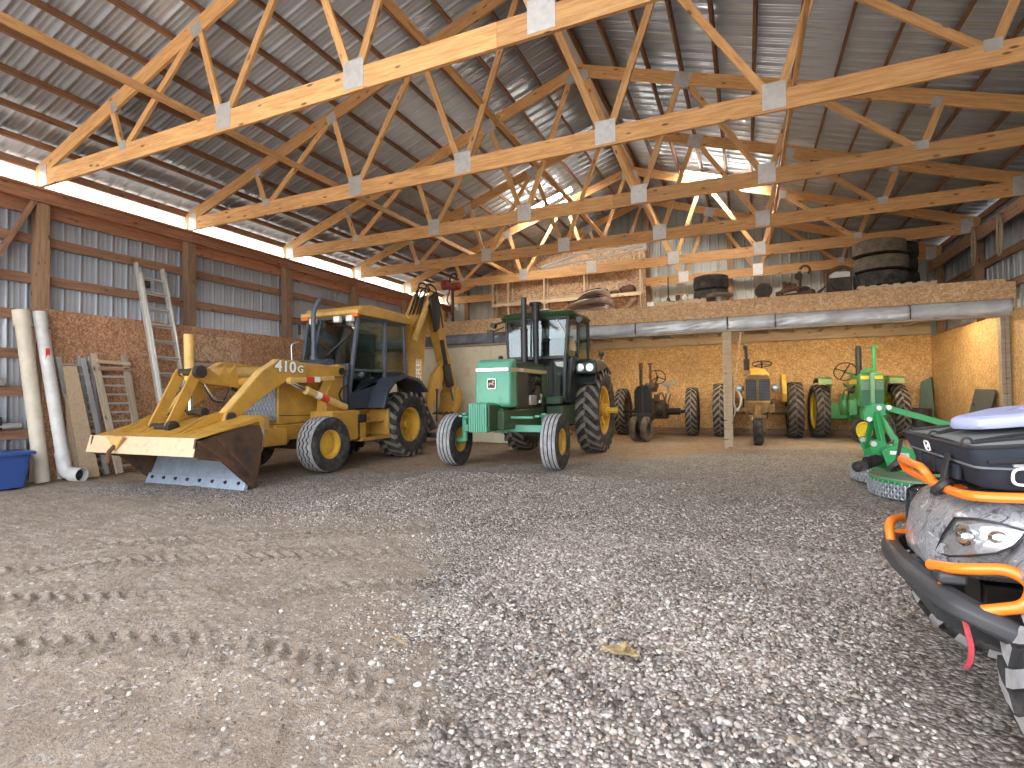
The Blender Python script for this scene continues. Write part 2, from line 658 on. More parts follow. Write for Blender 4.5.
def make_floor():
    xs = np.concatenate([np.linspace(-30, -10, 24)[:-1], np.arange(-10, -5.2, .08), np.arange(-5.2, 1.6, .016), np.arange(1.6, 4.6, .08), np.linspace(4.7, 26, 24)])
    ys = np.concatenate([np.linspace(-30, 0, 40)[:-1], np.arange(0, 1.2, .06), np.arange(1.2, 3.4, .015), np.arange(3.4, 5.2, .025), np.arange(5.2, 8, .035), np.arange(8, 16.4, .08), [18, 22, 30]])
    X, Y = np.meshgrid(xs, ys)
    H = (vnoise(X, Y, .5, 1) - .5) * .05 + (vnoise(X, Y, 1.7, 2) - .5) * .028 + (vnoise(X, Y, 5.3, 3) - .5) * .016 + (vnoise(X, Y, 14, 4) - .5) * .009 + (vnoise(X, Y, 33, 9) - .5) * .011
    H += track_height(X, Y)
    inside = (Y > 5) & (X < 4.3)
    H = np.where(inside, H * np.clip(1.0 - (Y - 5) * .12, .35, 1), H)
    H -= .012
    nx, ny = len(xs), len(ys)
    co = np.stack([X, Y, H], -1).reshape(-1, 3)
    idx = np.arange(nx * ny).reshape(ny, nx)
    F = np.stack([idx[:-1, :-1], idx[:-1, 1:], idx[1:, 1:], idx[1:, :-1]], -1).reshape(-1, 4)
    me = bpy.data.meshes.new('floor')
    me.vertices.add(len(co))
    me.vertices.foreach_set('co', co.astype(np.float32).ravel())
    me.loops.add(F.size)
    me.loops.foreach_set('vertex_index', F.ravel().astype(np.int32))
    me.polygons.add(len(F))
    me.polygons.foreach_set('loop_start', np.arange(0, F.size, 4, dtype=np.int32))
    me.polygons.foreach_set('loop_total', np.full(len(F), 4, dtype=np.int32))
    me.polygons.foreach_set('use_smooth', np.ones(len(F), bool))
    me.update(calc_edges=True)
    me.validate()
    m, nt, b = _nt('gravel and dirt')
    vec = coords(nt)
    vo = N(nt, 'ShaderNodeTexVoronoi')
    vo.inputs['Scale'].default_value = 58
    nt.links.new(vec, vo.inputs['Vector'])
    sep = nt.nodes.new('ShaderNodeSeparateColor')
    nt.links.new(vo.outputs['Color'], sep.inputs[0])
    stone = ramp(nt, [(0, (.20, .175, .155)), (.35, (.40, .365, .33)), (.75, (.56, .53, .50)), (1, (.80, .775, .75))], sep.outputs[0])
    gap = ramp(nt, [(.45, (1, 1, 1)), (.80, (.52, .46, .41))], vo.outputs['Distance'])
    # distance is in texture units: rescale
    grav = mixc(nt, 1.0, stone.outputs['Color'], gap.outputs['Color'], 'MULTIPLY')
    fine = noise_t(nt, vec, 95, 6, .75)
    fr = ramp(nt, [(.30, (.20, .15, .11)), (.43, (.37, .30, .235)), (.57, (.47, .395, .32)), (.72, (.62, .55, .47))], fine)
    big = noise_t(nt, vec, .9, 5, .6)
    patch = noise_t(nt, vec, 4.2, 6, .7)
    # where it is gravel: away from the sandy strip on the near left, and not in the shed bay at the back
    sx = nt.nodes.new('ShaderNodeSeparateXYZ')
    nt.links.new(vec, sx.inputs[0])

    def mr(src, a, b_, c=0., d=1.):
        q = N(nt, 'ShaderNodeMapRange')
        nt.links.new(src, q.inputs['Value'])
        for nme, v in (('From Min', a), ('From Max', b_), ('To Min', c), ('To Max', d)):
            q.inputs[nme].default_value = v
        return q.outputs[0]

    def ma(op, a, b_):
        q = N(nt, 'ShaderNodeMath', operation=op)
        for s_, v in ((q.inputs[0], a), (q.inputs[1], b_)):
            if isinstance(v, (int, float)):
                s_.default_value = v
            else:
                nt.links.new(v, s_)
        return q.outputs[0]
    # sandy axis: x + 1.15*y small => sand
    ax = ma('ADD', sx.outputs[0], ma('MULTIPLY', sx.outputs[1], .55))
    g1 = mr(ax, -1.3, .55)
    g2 = mr(sx.outputs[1], 3.0, 4.6)               # further in it is grey gravel again
    gg = ma('MAXIMUM', g1, ma('MULTIPLY', g2, .8))
    soil = ma('MULTIPLY', mr(ma('ADD', sx.outputs[1], ma('MULTIPLY', sx.outputs[0], -.75)), 10.2, 11.6), mr(sx.outputs[0], 1.5, -.8))
    bay = mr(sx.outputs[1], 11.6, 12.8)
    gg = ma('ADD', gg, ma('MULTIPLY', ma('SUBTRACT', big, .5), 1.2))
    gg = ma('ADD', gg, ma('MULTIPLY', ma('SUBTRACT', patch, .5), 1.0))
    gg = ma('SUBTRACT', gg, ma('MULTIPLY', ma('MAXIMUM', soil, bay), 1.0))
    ggr = ramp(nt, [(.42, (0, 0, 0)), (.60, (1, 1, 1))], gg)
    soilc = ramp(nt, [(.3, (.26, .18, .115)), (.7, (.48, .36, .25))], fine)
    base = mixc(nt, soil, fr.outputs['Color'], soilc.outputs['Color'])
    chip = ramp(nt, [(.66, (0, 0, 0)), (.70, (1, 1, 1))], sep.outputs[1])
    chipm = ma('MULTIPLY', chip.outputs['Color'], ma('GREATER_THAN', patch, .44))
    base = mixc(nt, ma('MULTIPLY', chipm, .75), base, grav)
    c = mixc(nt, ggr.outputs['Color'], base, grav)
    tone = ramp(nt, [(.25, (.74, .72, .70)), (.75, (1.12, 1.10, 1.08))], patch)
    c = mixc(nt, 1.0, c, tone.outputs['Color'], 'MULTIPLY')
    nt.links.new(c, b.inputs['Base Color'])
    b.inputs['Roughness'].default_value = .95
    b.inputs['Specular IOR Level'].default_value = .25
    inv = ma('SUBTRACT', 1.0, vo.outputs['Distance'])
    clod = noise_t(nt, vec, 26, 5, .72, .4)
    clod2 = noise_t(nt, vec, 9, 4, .6)
    fine = ma('ADD', fine, ma('ADD', ma('MULTIPLY', clod, 1.5), ma('MULTIPLY', clod2, 1.2)))
    hh = ma('ADD', ma('MULTIPLY', ma('MULTIPLY', inv, ggr.outputs['Color']), 1.0), ma('MULTIPLY', fine, .6))
    bump(nt, b, hh, 1.0, .028)
    me.materials.append(m)
    o = bpy.data.objects.new('floor', me)
    COL.objects.link(o)
    return tag(o, kind='structure'), (xs, ys, H)


FLOOR, FH = make_floor()


def floor_z(x, y):
    xs, ys, H = FH
    i = np.clip(np.searchsorted(xs, x), 1, len(xs) - 1)
    j = np.clip(np.searchsorted(ys, y), 1, len(ys) - 1)
    return H[j, i]


def make_pebbles():
    import bmesh
    base = []
    for sub in (1, 2):
        bm = bmesh.new()
        bmesh.ops.create_icosphere(bm, subdivisions=sub, radius=1)
        base.append((np.array([v.co[:] for v in bm.verts]), np.array([[v.index for v in f.verts] for f in bm.faces])))
        bm.free()
    rs = np.random.RandomState(3)
    VV, FF, off = [], [], 0
    zones = [  # n, x range, y range, size range, density test strength, subdiv
        (21000, (-2.4, 1.3), (1.15, 2.6), (.004, .0095), 1),
        (26000, (-1.6, 1.7), (2.4, 4.4), (.005, .0115), 0),
        (22000, (-4.5, 2.2), (3.6, 7.2), (.006, .013), 0),
        (11000, (-5.2, -1.0), (1.2, 4.0), (.003, .008), 0),
    ]
    for n, xr, yr, szr, bi in zones:
        bv, bf = base[bi]
        x = rs.uniform(*xr, n)
        y = rs.uniform(*yr, n)
        dens = np.clip((x + .55 * y + 1.0) / 1.5, .05, 1) * np.clip(vnoise(x, y, .9, 21) * 2.0 - .25, .06, 1)
        dens = np.maximum(dens, np.clip((y - 3.0) / 1.6, 0, .8) * np.clip(vnoise(x, y, 1.3, 22) * 2.2 - .5, .04, 1))
        keep = rs.rand(n) < dens
        keep &= ~((x > .5) & (y > 6.0)) & ~((np.abs(x - 1.0) < .36) & (np.abs(y - 2.45) < .75))
        x, y = x[keep], y[keep]
        n = len(x)
        s = rs.uniform(szr[0], szr[1], n) * np.where(rs.rand(n) < .06, 1.6, 1)
        z = floor_z(x, y) + s * .12
        sc3 = np.stack([s * rs.uniform(.9, 1.55, n), s * rs.uniform(.8, 1.15, n), s * rs.uniform(.5, .8, n)], -1)
        a = rs.uniform(0, 2 * PI, n)
        tx, ty = rs.uniform(-.5, .5, n), rs.uniform(-.5, .5, n)
        P = bv[None] * (1 + rs.uniform(-.14, .14, (n, len(bv), 1))) * sc3[:, None]
        cx, sx_ = np.cos(tx)[:, None], np.sin(tx)[:, None]
        P = np.stack([P[..., 0], P[..., 1] * cx - P[..., 2] * sx_, P[..., 1] * sx_ + P[..., 2] * cx], -1)
        cy, sy = np.cos(ty)[:, None], np.sin(ty)[:, None]
        P = np.stack([P[..., 0] * cy + P[..., 2] * sy, P[..., 1], -P[..., 0] * sy + P[..., 2] * cy], -1)
        ca, sa = np.cos(a)[:, None], np.sin(a)[:, None]
        P = np.stack([P[..., 0] * ca - P[..., 1] * sa, P[..., 0] * sa + P[..., 1] * ca, P[..., 2]], -1)
        P += np.stack([x, y, z], -1)[:, None]
        VV.append(P.reshape(-1, 3))
        FF.append((bf[None] + (off + np.arange(n) * len(bv))[:, None, None]).reshape(-1, 3))
        off += n * len(bv)
    co = np.concatenate(VV)
    F = np.concatenate(FF)
    me = bpy.data.meshes.new('gravel')
    me.vertices.add(len(co))
    me.vertices.foreach_set('co', co.astype(np.float32).ravel())
    me.loops.add(F.size)
    me.loops.foreach_set('vertex_index', F.ravel().astype(np.int32))
    me.polygons.add(len(F))
    me.polygons.foreach_set('loop_start', np.arange(0, F.size, 3, dtype=np.int32))
    me.polygons.foreach_set('loop_total', np.full(len(F), 3, dtype=np.int32))
    me.polygons.foreach_set('use_smooth', np.ones(len(F), bool))
    me.update(calc_edges=True)
    m, nt, b = _nt('loose pebbles')
    g = nt.nodes.new('ShaderNodeNewGeometry')
    r = ramp(nt, [(0, (.15, .11, .085)), (.3, (.27, .22, .18)), (.65, (.37, .325, .28)), (.9, (.47, .43, .39)), (1, (.57, .535, .49))], g.outputs['Random Per Island'])
    nt.links.new(r.outputs['Color'], b.inputs['Base Color'])
    b.inputs['Roughness'].default_value = .85
    me.materials.append(m)
    o = bpy.data.objects.new('gravel', me)
    COL.objects.link(o)
    tag(o, 'loose grey and brown pebbles strewn over the dirt floor', 'gravel', kind='stuff')


make_pebbles()


# ------------------------------------------------------------------ sheet metal
def rib_profile(a0, a1, pitch=.229, h=.02, w=.028, minor=True):
    """(along, out) points of a ribbed sheet"""
    out = []
    a = a0
    while a < a1:
        out += [(a, 0), (a + .006, h), (a + w, h), (a + w + .006, 0)]
        if minor:
            for k in (1, 2):
                c = a + w + (pitch - w) * k / 3
                out += [(c - .008, 0), (c - .003, h * .14), (c + .003, h * .14), (c + .008, 0)]
        a += pitch
    return [p for p in out if p[0] <= a1] + [(a1, 0)]


def wall_sheet(axis, pos, a0, a1, z0, z1f, sgn, minor=True):
    """axis 'x': sheet lies in a plane x=pos, runs along y.  Ribs point to sgn (indoors)."""
    pr_ = rib_profile(a0, a1, minor=minor)
    vs, n = [], len(pr_)
    for lvl in (0, 1):
        for a, o in pr_:
            z = z0 if lvl == 0 else (z1f(a) if callable(z1f) else z1f)
            vs.append((pos + sgn * o, a, z) if axis == 'x' else (a, pos + sgn * o, z))
    fs = [(i, i + 1, n + i + 1, n + i) for i in range(n - 1)]
    return MB().add(vs, fs)


def solid(o, t=.004):
    s = o.modifiers.new('gauge', 'SOLIDIFY')
    s.thickness = t
    s.offset = 0
    return o


# roof: ceiling
def roof_sheet():
    mb = MB()
    pr_ = rib_profile(YF - .3, YB + .2, h=.022)
    n = len(pr_)
    for sgn, xe in ((-1, XL - .12), (1, XRT + .2)):
        vs = []
        for x in (XR, xe):
            for y, o in pr_:
                vs.append((x, y, zc(x) + .098 + .022 - o))
        fs = [(i, i + 1, n + i + 1, n + i) if sgn > 0 else (n + i, n + i + 1, i + 1, i) for i in range(n - 1)]
        mb.add(vs, fs)
    return mb


ceiling = tag(solid(obj('ceiling', roof_sheet(), ROOFM, ang=20)), kind='structure')
k = .5515
up_l = V((-.335, 0, 1)).normalized()
for sgn in (-1, 1):
    xs_ = [XR + sgn * .14 + sgn * .53 * i for i in range(14)]
    for x in xs_:
        if x < -9.6 or x > 4.4:
            continue
        nrm = V((sgn * .335, 0, 1)).normalized()
        p = V((x, YF, zc(x))) + nrm * .045
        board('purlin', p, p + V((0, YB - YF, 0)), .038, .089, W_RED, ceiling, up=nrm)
for sgn, xe in ((-1, -9.55), (1, 4.38)):
    board('eave_purlin', (xe, YF, zc(xe) + .02), (xe, YB, zc(xe) + .02), .04, .12, W_GIRT, ceiling)
rc = MB()
rc.prism([(XR - .16, 6.955), (XR, 7.005), (XR + .16, 6.955), (XR + .16, 6.965), (XR, 7.015), (XR - .16, 6.965)], 'y', YF, YB)
tag(obj('trim_1', rc, RIDGE), kind='structure')

# left wall
wl = tag(solid(obj('wall_left', wall_sheet('x', XL, YF, YB, -.1, 4.27, 1), SIDE_L, ang=20)), kind='structure')
obj('eave_panel', wall_sheet('x', XL, YF, YB, 4.27, 4.66, 1, minor=False), EAVE, wl, ang=20)
GZ = [.68, 1.30, 1.84, 2.41, 2.95, 3.53]
for z in GZ:
    ys_ = [YF, 4.31, 8.9, 13.4, YB]
    for a, b_ in zip(ys_[:-1], ys_[1:]):
        board('girt', (XL + .045, a + .005, z), (XL + .045, b_ - .005, z), .04, .14, W_GIRT, wl)
for i, y in enumerate(TY):
    board('post', (-9.50, y + .03, -.1), (-9.50, y + .03, 4.27), .16, .15, W_POST, wl, up=(1, 0, 0))
for a, b_ in ((YF, 6.62), (6.62, 11.2), (11.2, YB)):
    board('header', (-9.40, a, 4.16), (-9.40, b_ - .004, 4.16), .04, .20, W_HDR, wl)
    board('outer_header', (-9.592, a, 4.08), (-9.592, b_ - .004, 4.08), .036, .36, W_HDR, wl)
for a, b_ in ((YF, 4.2), (4.2, 9.0), (9.0, YB)):
    board('header_cap', (-9.385, a, 4.248), (-9.385, b_ - .004, 4.248), .11, .036, W_HDR, wl)
for a, b_ in ((4.33, 6.77), (6.775, 9.21), (9.215, 11.65), (11.655, 14.1), (14.105, 16.1)):
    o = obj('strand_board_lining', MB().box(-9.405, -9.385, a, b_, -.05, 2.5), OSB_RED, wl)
board('knee_brace', (-9.47, 3.0, 1.35), (-9.47, 4.27, 4.12), .038, .14, W_GIRT, wl, up=(1, 0, 0))

# right wall
wr = tag(solid(obj('wall_right', wall_sheet('x', XRT, YF, YB, -.1, 4.66, -1), SIDE_L, ang=20)), kind='structure')
for z in GZ[3:]:
    board('girt', (XRT - .045, YF, z + .08), (XRT - .045, YB, z + .08), .04, .14, W_GIRT, wr)
for y in TY:
    board('post', (4.30, y, -.1), (4.30, y, 4.3), .15, .15, W_POST, wr, up=(1, 0, 0))
for a, b_ in ((YF, 6.6), (6.604, 11.19), (11.194, YB)):
    board('header', (4.205, a, 4.17), (4.205, b_, 4.17), .04, .24, W_POST, wr)
for a, b_ in ((4.5, 6.9), (6.905, 9.3), (9.305, 11.9), (11.905, 14.1), (14.105, 16.08)):
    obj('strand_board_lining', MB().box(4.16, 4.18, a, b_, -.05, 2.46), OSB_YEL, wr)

# back wall
wb = tag(solid(obj('wall_back', wall_sheet('y', YB, XL, XRT, -.1, lambda x: zc(x) + .09, -1), SIDE_B, ang=20)), kind='structure')
for x in (-8.75, -5.2, -2.62, -.35, 2.0):
    board('post', (x, YB - .12, 3.0), (x, YB - .12, zc(x) - .1), .15, .14, W_POST, wb, up=(0, 1, 0))
for a in np.arange(-9.4, 4.1, 1.22):
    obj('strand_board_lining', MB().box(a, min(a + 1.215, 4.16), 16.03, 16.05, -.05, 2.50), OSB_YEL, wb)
board('baseboard', (-9.3, 16.02, .07), (4.15, 16.02, .07), .03, .16, W_POST, wb)


# ------------------------------------------------------------------ trusses
nth = ['first roof truss from the open front, nearest the camera',
       'second roof truss from the open front, passing above the yellow loader bucket',
       'third roof truss from the open front, over the green cab tractor',
       'fourth roof truss from the open front, with white pipes hung under it',
       'fifth roof truss from the open front, above the loft tyres',
       'last roof truss against the back gable wall']


def make_truss():
    t = thing('roof_truss', nth[0], 'roof truss', (XR, TY[2], 4.28))
    y = TY[2]
    zb = 4.285
    bc = zb + .118
    for s, a, b_ in ((-1, -6.9, .6), (1, .6, 6.9)):
        board('bottom_chord', (XR + a, y, bc), (XR + b_ - .002, y, bc), .038, .235, W_NEW, t)
    for s in (-1, 1):
        nrm = V((s * .335, 0, 1)).normalized()
        a = V((XR + s * .01, y, zc(XR))) - nrm * .1
        xe = XR + s * 6.98
        b_ = V((xe, y, zc(xe))) - nrm * .1
        board('top_chord', a, b_, .038, .20, W_NEW, t, up=nrm)
        board('heel_block', (XR + s * 6.86, y, zb + .02), (XR + s * 6.86, y, zb + .31), .039, .12, W_NEW, t, up=(1, 0, 0))
        for xb, xt in ((4.86, 5.05), (4.86, 3.42), (2.95, 3.42), (2.95, 1.75), (1.03, 1.75), (1.03, .06)):
            # x offsets from the ridge of the foot and the head of each web
            zt = zc(XR + xt) - .17
            fx = xb + (.03 if xb > 4.5 and xt > xb else .06 if xt > xb else -.06)
            hx = xt + (.06 if xt > 5 else -.05 if xt > xb else .05)
            board('web', (XR + s * fx, y, zb + .2), (XR + s * hx, y, zt), .037, .089, W_NEW, t, up=(1, 0, 0))
        # nail plates (both faces)
        def plate(x, z, w, h, ang=0):
            mb = MB()
            for dy in (-.0215, .0215):
                mb.box(-w / 2, w / 2, dy - .0015, dy + .0015, -h / 2, h / 2)
            M = Matrix.Translation((x, y, z)) @ Matrix.Rotation(ang, 4, 'Y')
            mb.xform(M)
            obj('nail_plate', mb, GALV, t, flat=True)
        plate(XR + s * 6.74, zb + .16, .20, .30)
        plate(XR + s * 4.87, bc + .10, .15, .12)
        plate(XR + s * 2.95, bc + .06, .24, .30)
        plate(XR + s * 1.03, bc + .06, .26, .30)
        a_ = math.atan(.335) * s
        plate(XR + s * 5.05, zc(XR + 5.05) - .17, .12, .14, a_)
        plate(XR + s * 3.42, zc(XR + 3.42) - .14, .18, .17, a_)
        plate(XR + s * 1.75, zc(XR + 1.75) - .13, .26, .24, a_)
    mb = MB()
    for dy in (-.0215, .0215):
        mb.prism([(XR - .2, 6.60), (XR + .2, 6.60), (XR + .2, 6.76), (XR, 6.84), (XR - .2, 6.76)], 'y', y + dy - .0015, y + dy + .0015)
    obj('nail_plate', mb, GALV, t, flat=True)
    return t


truss = make_truss()
for i in range(6):
    t = truss if i == 0 else copy_tree(truss)
    t.location = (XR, TY[2 + i], 4.28)
    t['label'] = nth[i]
    t['group'] = 'roof trusses across the barn'

for x, z, up, lab in ((-6.27, 4.72, (0, 0, 1), 'long bracing board along the left truss webs above the loader'),
                      (-3.33, 5.25, (1, 0, 0), 'long bracing board high beside the roof ridge along the truss webs'),
                      (.56, 4.585, (0, 0, 1), 'long bracing board on the truss bottom chords above the loft post')):
    o = board('brace_board', (x, -.3, z), (x, 15.0, z), .038, .09, W_NEW, up=up)
    tag(o, lab, 'bracing board', 'bracing boards tying the roof trusses')

# lit lamps on the roof slopes
TUBE = emit('lit tube', (1.0, .96, .88), 80)
for s, x0, x1, yy, lab in ((-1, -5.55, -3.95, 12.9, 'lit strip light under the left roof slope near the gable'),
                           (1, -1.3, .35, 13.1, 'lit strip light under the right roof slope near the gable')):
    zz = lambda x: zc(x) - .10
    c = ((x0 + x1) / 2, yy, zz((x0 + x1) / 2))
    t = thing('strip_light', lab, 'lamp', c, 'lit strip lights under the roof')
    d = V((x1 - x0, 0, zz(x1) - zz(x0))).normalized()
    nn = V((-d.z, 0, d.x))
    a, b_ = V((x0, yy, zz(x0))), V((x1, yy, zz(x1)))
    obj('housing', MB().bar(a + nn * .035, b_ + nn * .035, .20, .03, up=nn), WHITE, t)
    for dy in (-.05, .05):
        for q in range(2):
            m0, m1 = lerp(a, b_, q * .5 + .01), lerp(a, b_, q * .5 + .49)
            obj('tube', MB().cyl(m0 + V((0, dy, 0)), m1 + V((0, dy, 0)), .02, n=10), TUBE, t)
    for q in (0.0, .5, 1.0):
        m0 = lerp(a, b_, q)
        obj('lamp_holder', MB().bar(m0 - d * .012 + nn * .01, m0 + d * .012 + nn * .01, .16, .06, up=nn), WHITE, t)

# ------------------------------------------------------------------ loft
loft = thing('storage_loft', 'timber storage loft with strand board front above the old tractors', 'loft', (-2.6, LOFT_Y, 0))
loft['kind'] = 'structure'
for a in np.arange(-9.38, 4.1, 2.44):
    obj('fascia', MB().box(a, min(a + 2.437, 4.28), LOFT_Y - .012, LOFT_Y + .008, 2.71, 3.0), OSB_FAS, loft)
for a, b_ in ((-9.38, -4.9), (-4.9, -.33), (-.33, 4.26)):
    board('front_beam', (a, LOFT_Y + .03, 2.60), (b_ - .003, LOFT_Y + .03, 2.60), .04, .22, W_GREY, loft)
    board('beam_sole', (a, LOFT_Y - .03, 2.41), (b_ - .003, LOFT_Y - .03, 2.41), .17, .04, W_GREY, loft)
obj('deck', MB().box(-9.38, 4.15, LOFT_Y + .012, 16.02, 2.94, 3.058), OSB_FAS, loft)
for x in np.arange(-9.2, 4.1, .61):
    board('joist', (x, LOFT_Y + .055, 2.82), (x, 15.98, 2.82), .04, .235, W_PALE, loft)
board('ledger', (-9.38, 16.0, 2.66), (4.15, 16.0, 2.66), .04, .29, W_PALE, loft)
obj('post', MB().box(-.435, -.378, LOFT_Y - .07, LOFT_Y + .07, -.05, 2.39).box(-.376, -.322, LOFT_Y - .075, LOFT_Y + .07, -.05, 2.39).box(-.320, -.265, LOFT_Y - .07, LOFT_Y + .07, -.05, 2.39), W_PALE, loft, bevel=.004)
obj('post', MB().box(4.03, 4.085, LOFT_Y - .09, LOFT_Y + .05, -.05, 2.39).box(4.09, 4.15, LOFT_Y - .09, LOFT_Y + .05, -.05, 2.39), W_GREY, loft, bevel=.004)

# rolled plastic curtain
PLAST = paint('wrinkled silver plastic', (.55, .57, .61), rough=.30, metal=.10, var=.25, vs=2.5, bmp=.0)
PLASTD = paint('wrinkled smoky plastic', (.20, .22, .27), rough=.22, metal=.25, var=.35, vs=3)


def roll(x0, x1, m, amp, hang):
    mb = MB()
    nx = int((x1 - x0) / .03)
    prof = [(-.015, .135), (-.06, .11), (-.105, .05), (-.115, -.02), (-.10, -.09), (-.055, -.135), (-.01, -.14)]

    def f(u, v):
        x = x0 + (x1 - x0) * u
        j = v * (len(prof) - 1)
        i = min(int(j), len(prof) - 2)
        a, b = lerp(prof[i][0], prof[i + 1][0], j - i), lerp(prof[i][1], prof[i + 1][1], j - i)
        w = amp * (noise.noise((x * 1.1 + v * 2.2, v * 2, 3)) + .6 * noise.noise((x * 4.5 + v * 6, v * 3, 7)) + .35 * noise.noise((x * 14 + v * 5, v * 2.5, 1)))
        return (x, LOFT_Y - .012 + a * (1 + 2.2 * w) - abs(w) * .03, 2.562 + b * (1 + hang) + .25 * w * (1 - v) * .3)
    mb.grid(f, nx, 24)
    return obj('plastic_roll', mb, m, curtain, ang=180)


curtain = thing('plastic_curtain', 'rolled up silver plastic curtain tied along the loft front beam', 'curtain', (-.3, LOFT_Y, 2.56))
CUT = [-4.9, -2.2, -.33, .55, 2.75, 4.2]
for a, b_ in zip(CUT[:-1], CUT[1:]):
    solid(roll(a + .006, b_ - .006, PLAST, .10, 0), .003)
for x in CUT[1:-1]:
    obj('tie', MB().tube([(x, LOFT_Y - .03, 2.71), (x, LOFT_Y - .12, 2.68), (x, LOFT_Y - .15, 2.56), (x, LOFT_Y - .12, 2.44), (x, LOFT_Y - .03, 2.42)], .008, 6), BLACK, curtain)
curtain2 = curtain
curtain = thing('plastic_curtain', 'dark wrinkled plastic sheet hanging above the cream partition behind the backhoe', 'curtain', (-7.0, LOFT_Y, 2.56))
solid(roll(-9.3, -4.92, PLASTD, .16, .05), .003)

# cream partition under the loft on the left
pw = tag(obj('wall_inner', MB().box(-9.37, -9.36, LOFT_Y + .03, LOFT_Y + .05, -.05, 2.39), W_PALE, flat=True), kind='structure')
CREAM = paint('cream painted boards', (.84, .77, .58), rough=.6, var=.06, vs=2.5, dirt=(.52, .42, .27), damt=.15)
for a in np.arange(-9.37, -4.6, 1.2):
    obj('panel', MB().box(a, min(a + 1.194, -4.45), LOFT_Y - .012, LOFT_Y + .012, -.05, 2.385), CREAM, pw)
# ------------------------------------------------------------------ wheels
T_BLK = rubber('tyre black', (.022, .022, .024), (.16, .14, .12), .35)
T_WORN = rubber('worn tread', (.40, .40, .41), (.10, .10, .10), .45)
T_DUST = rubber('dusty tread', (.17, .15, .125), (.30, .26, .20), .5)
T_OLD = rubber('old dusty tyre', (.07, .06, .05), (.26, .21, .15), .55)
Y_RIM = paint('yellow rim', (.62, .37, .035), rough=.45, dirt=(.30, .20, .08), damt=.3, ds=6)
Y_RIM2 = paint('bright yellow rim', (.80, .62, .04), rough=.4, dirt=(.35, .28, .1), damt=.2, ds=6)
Y_OLDRIM = paint('dull yellow rim', (.48, .36, .09), rough=.55, dirt=(.22, .17, .09), damt=.4, ds=6)


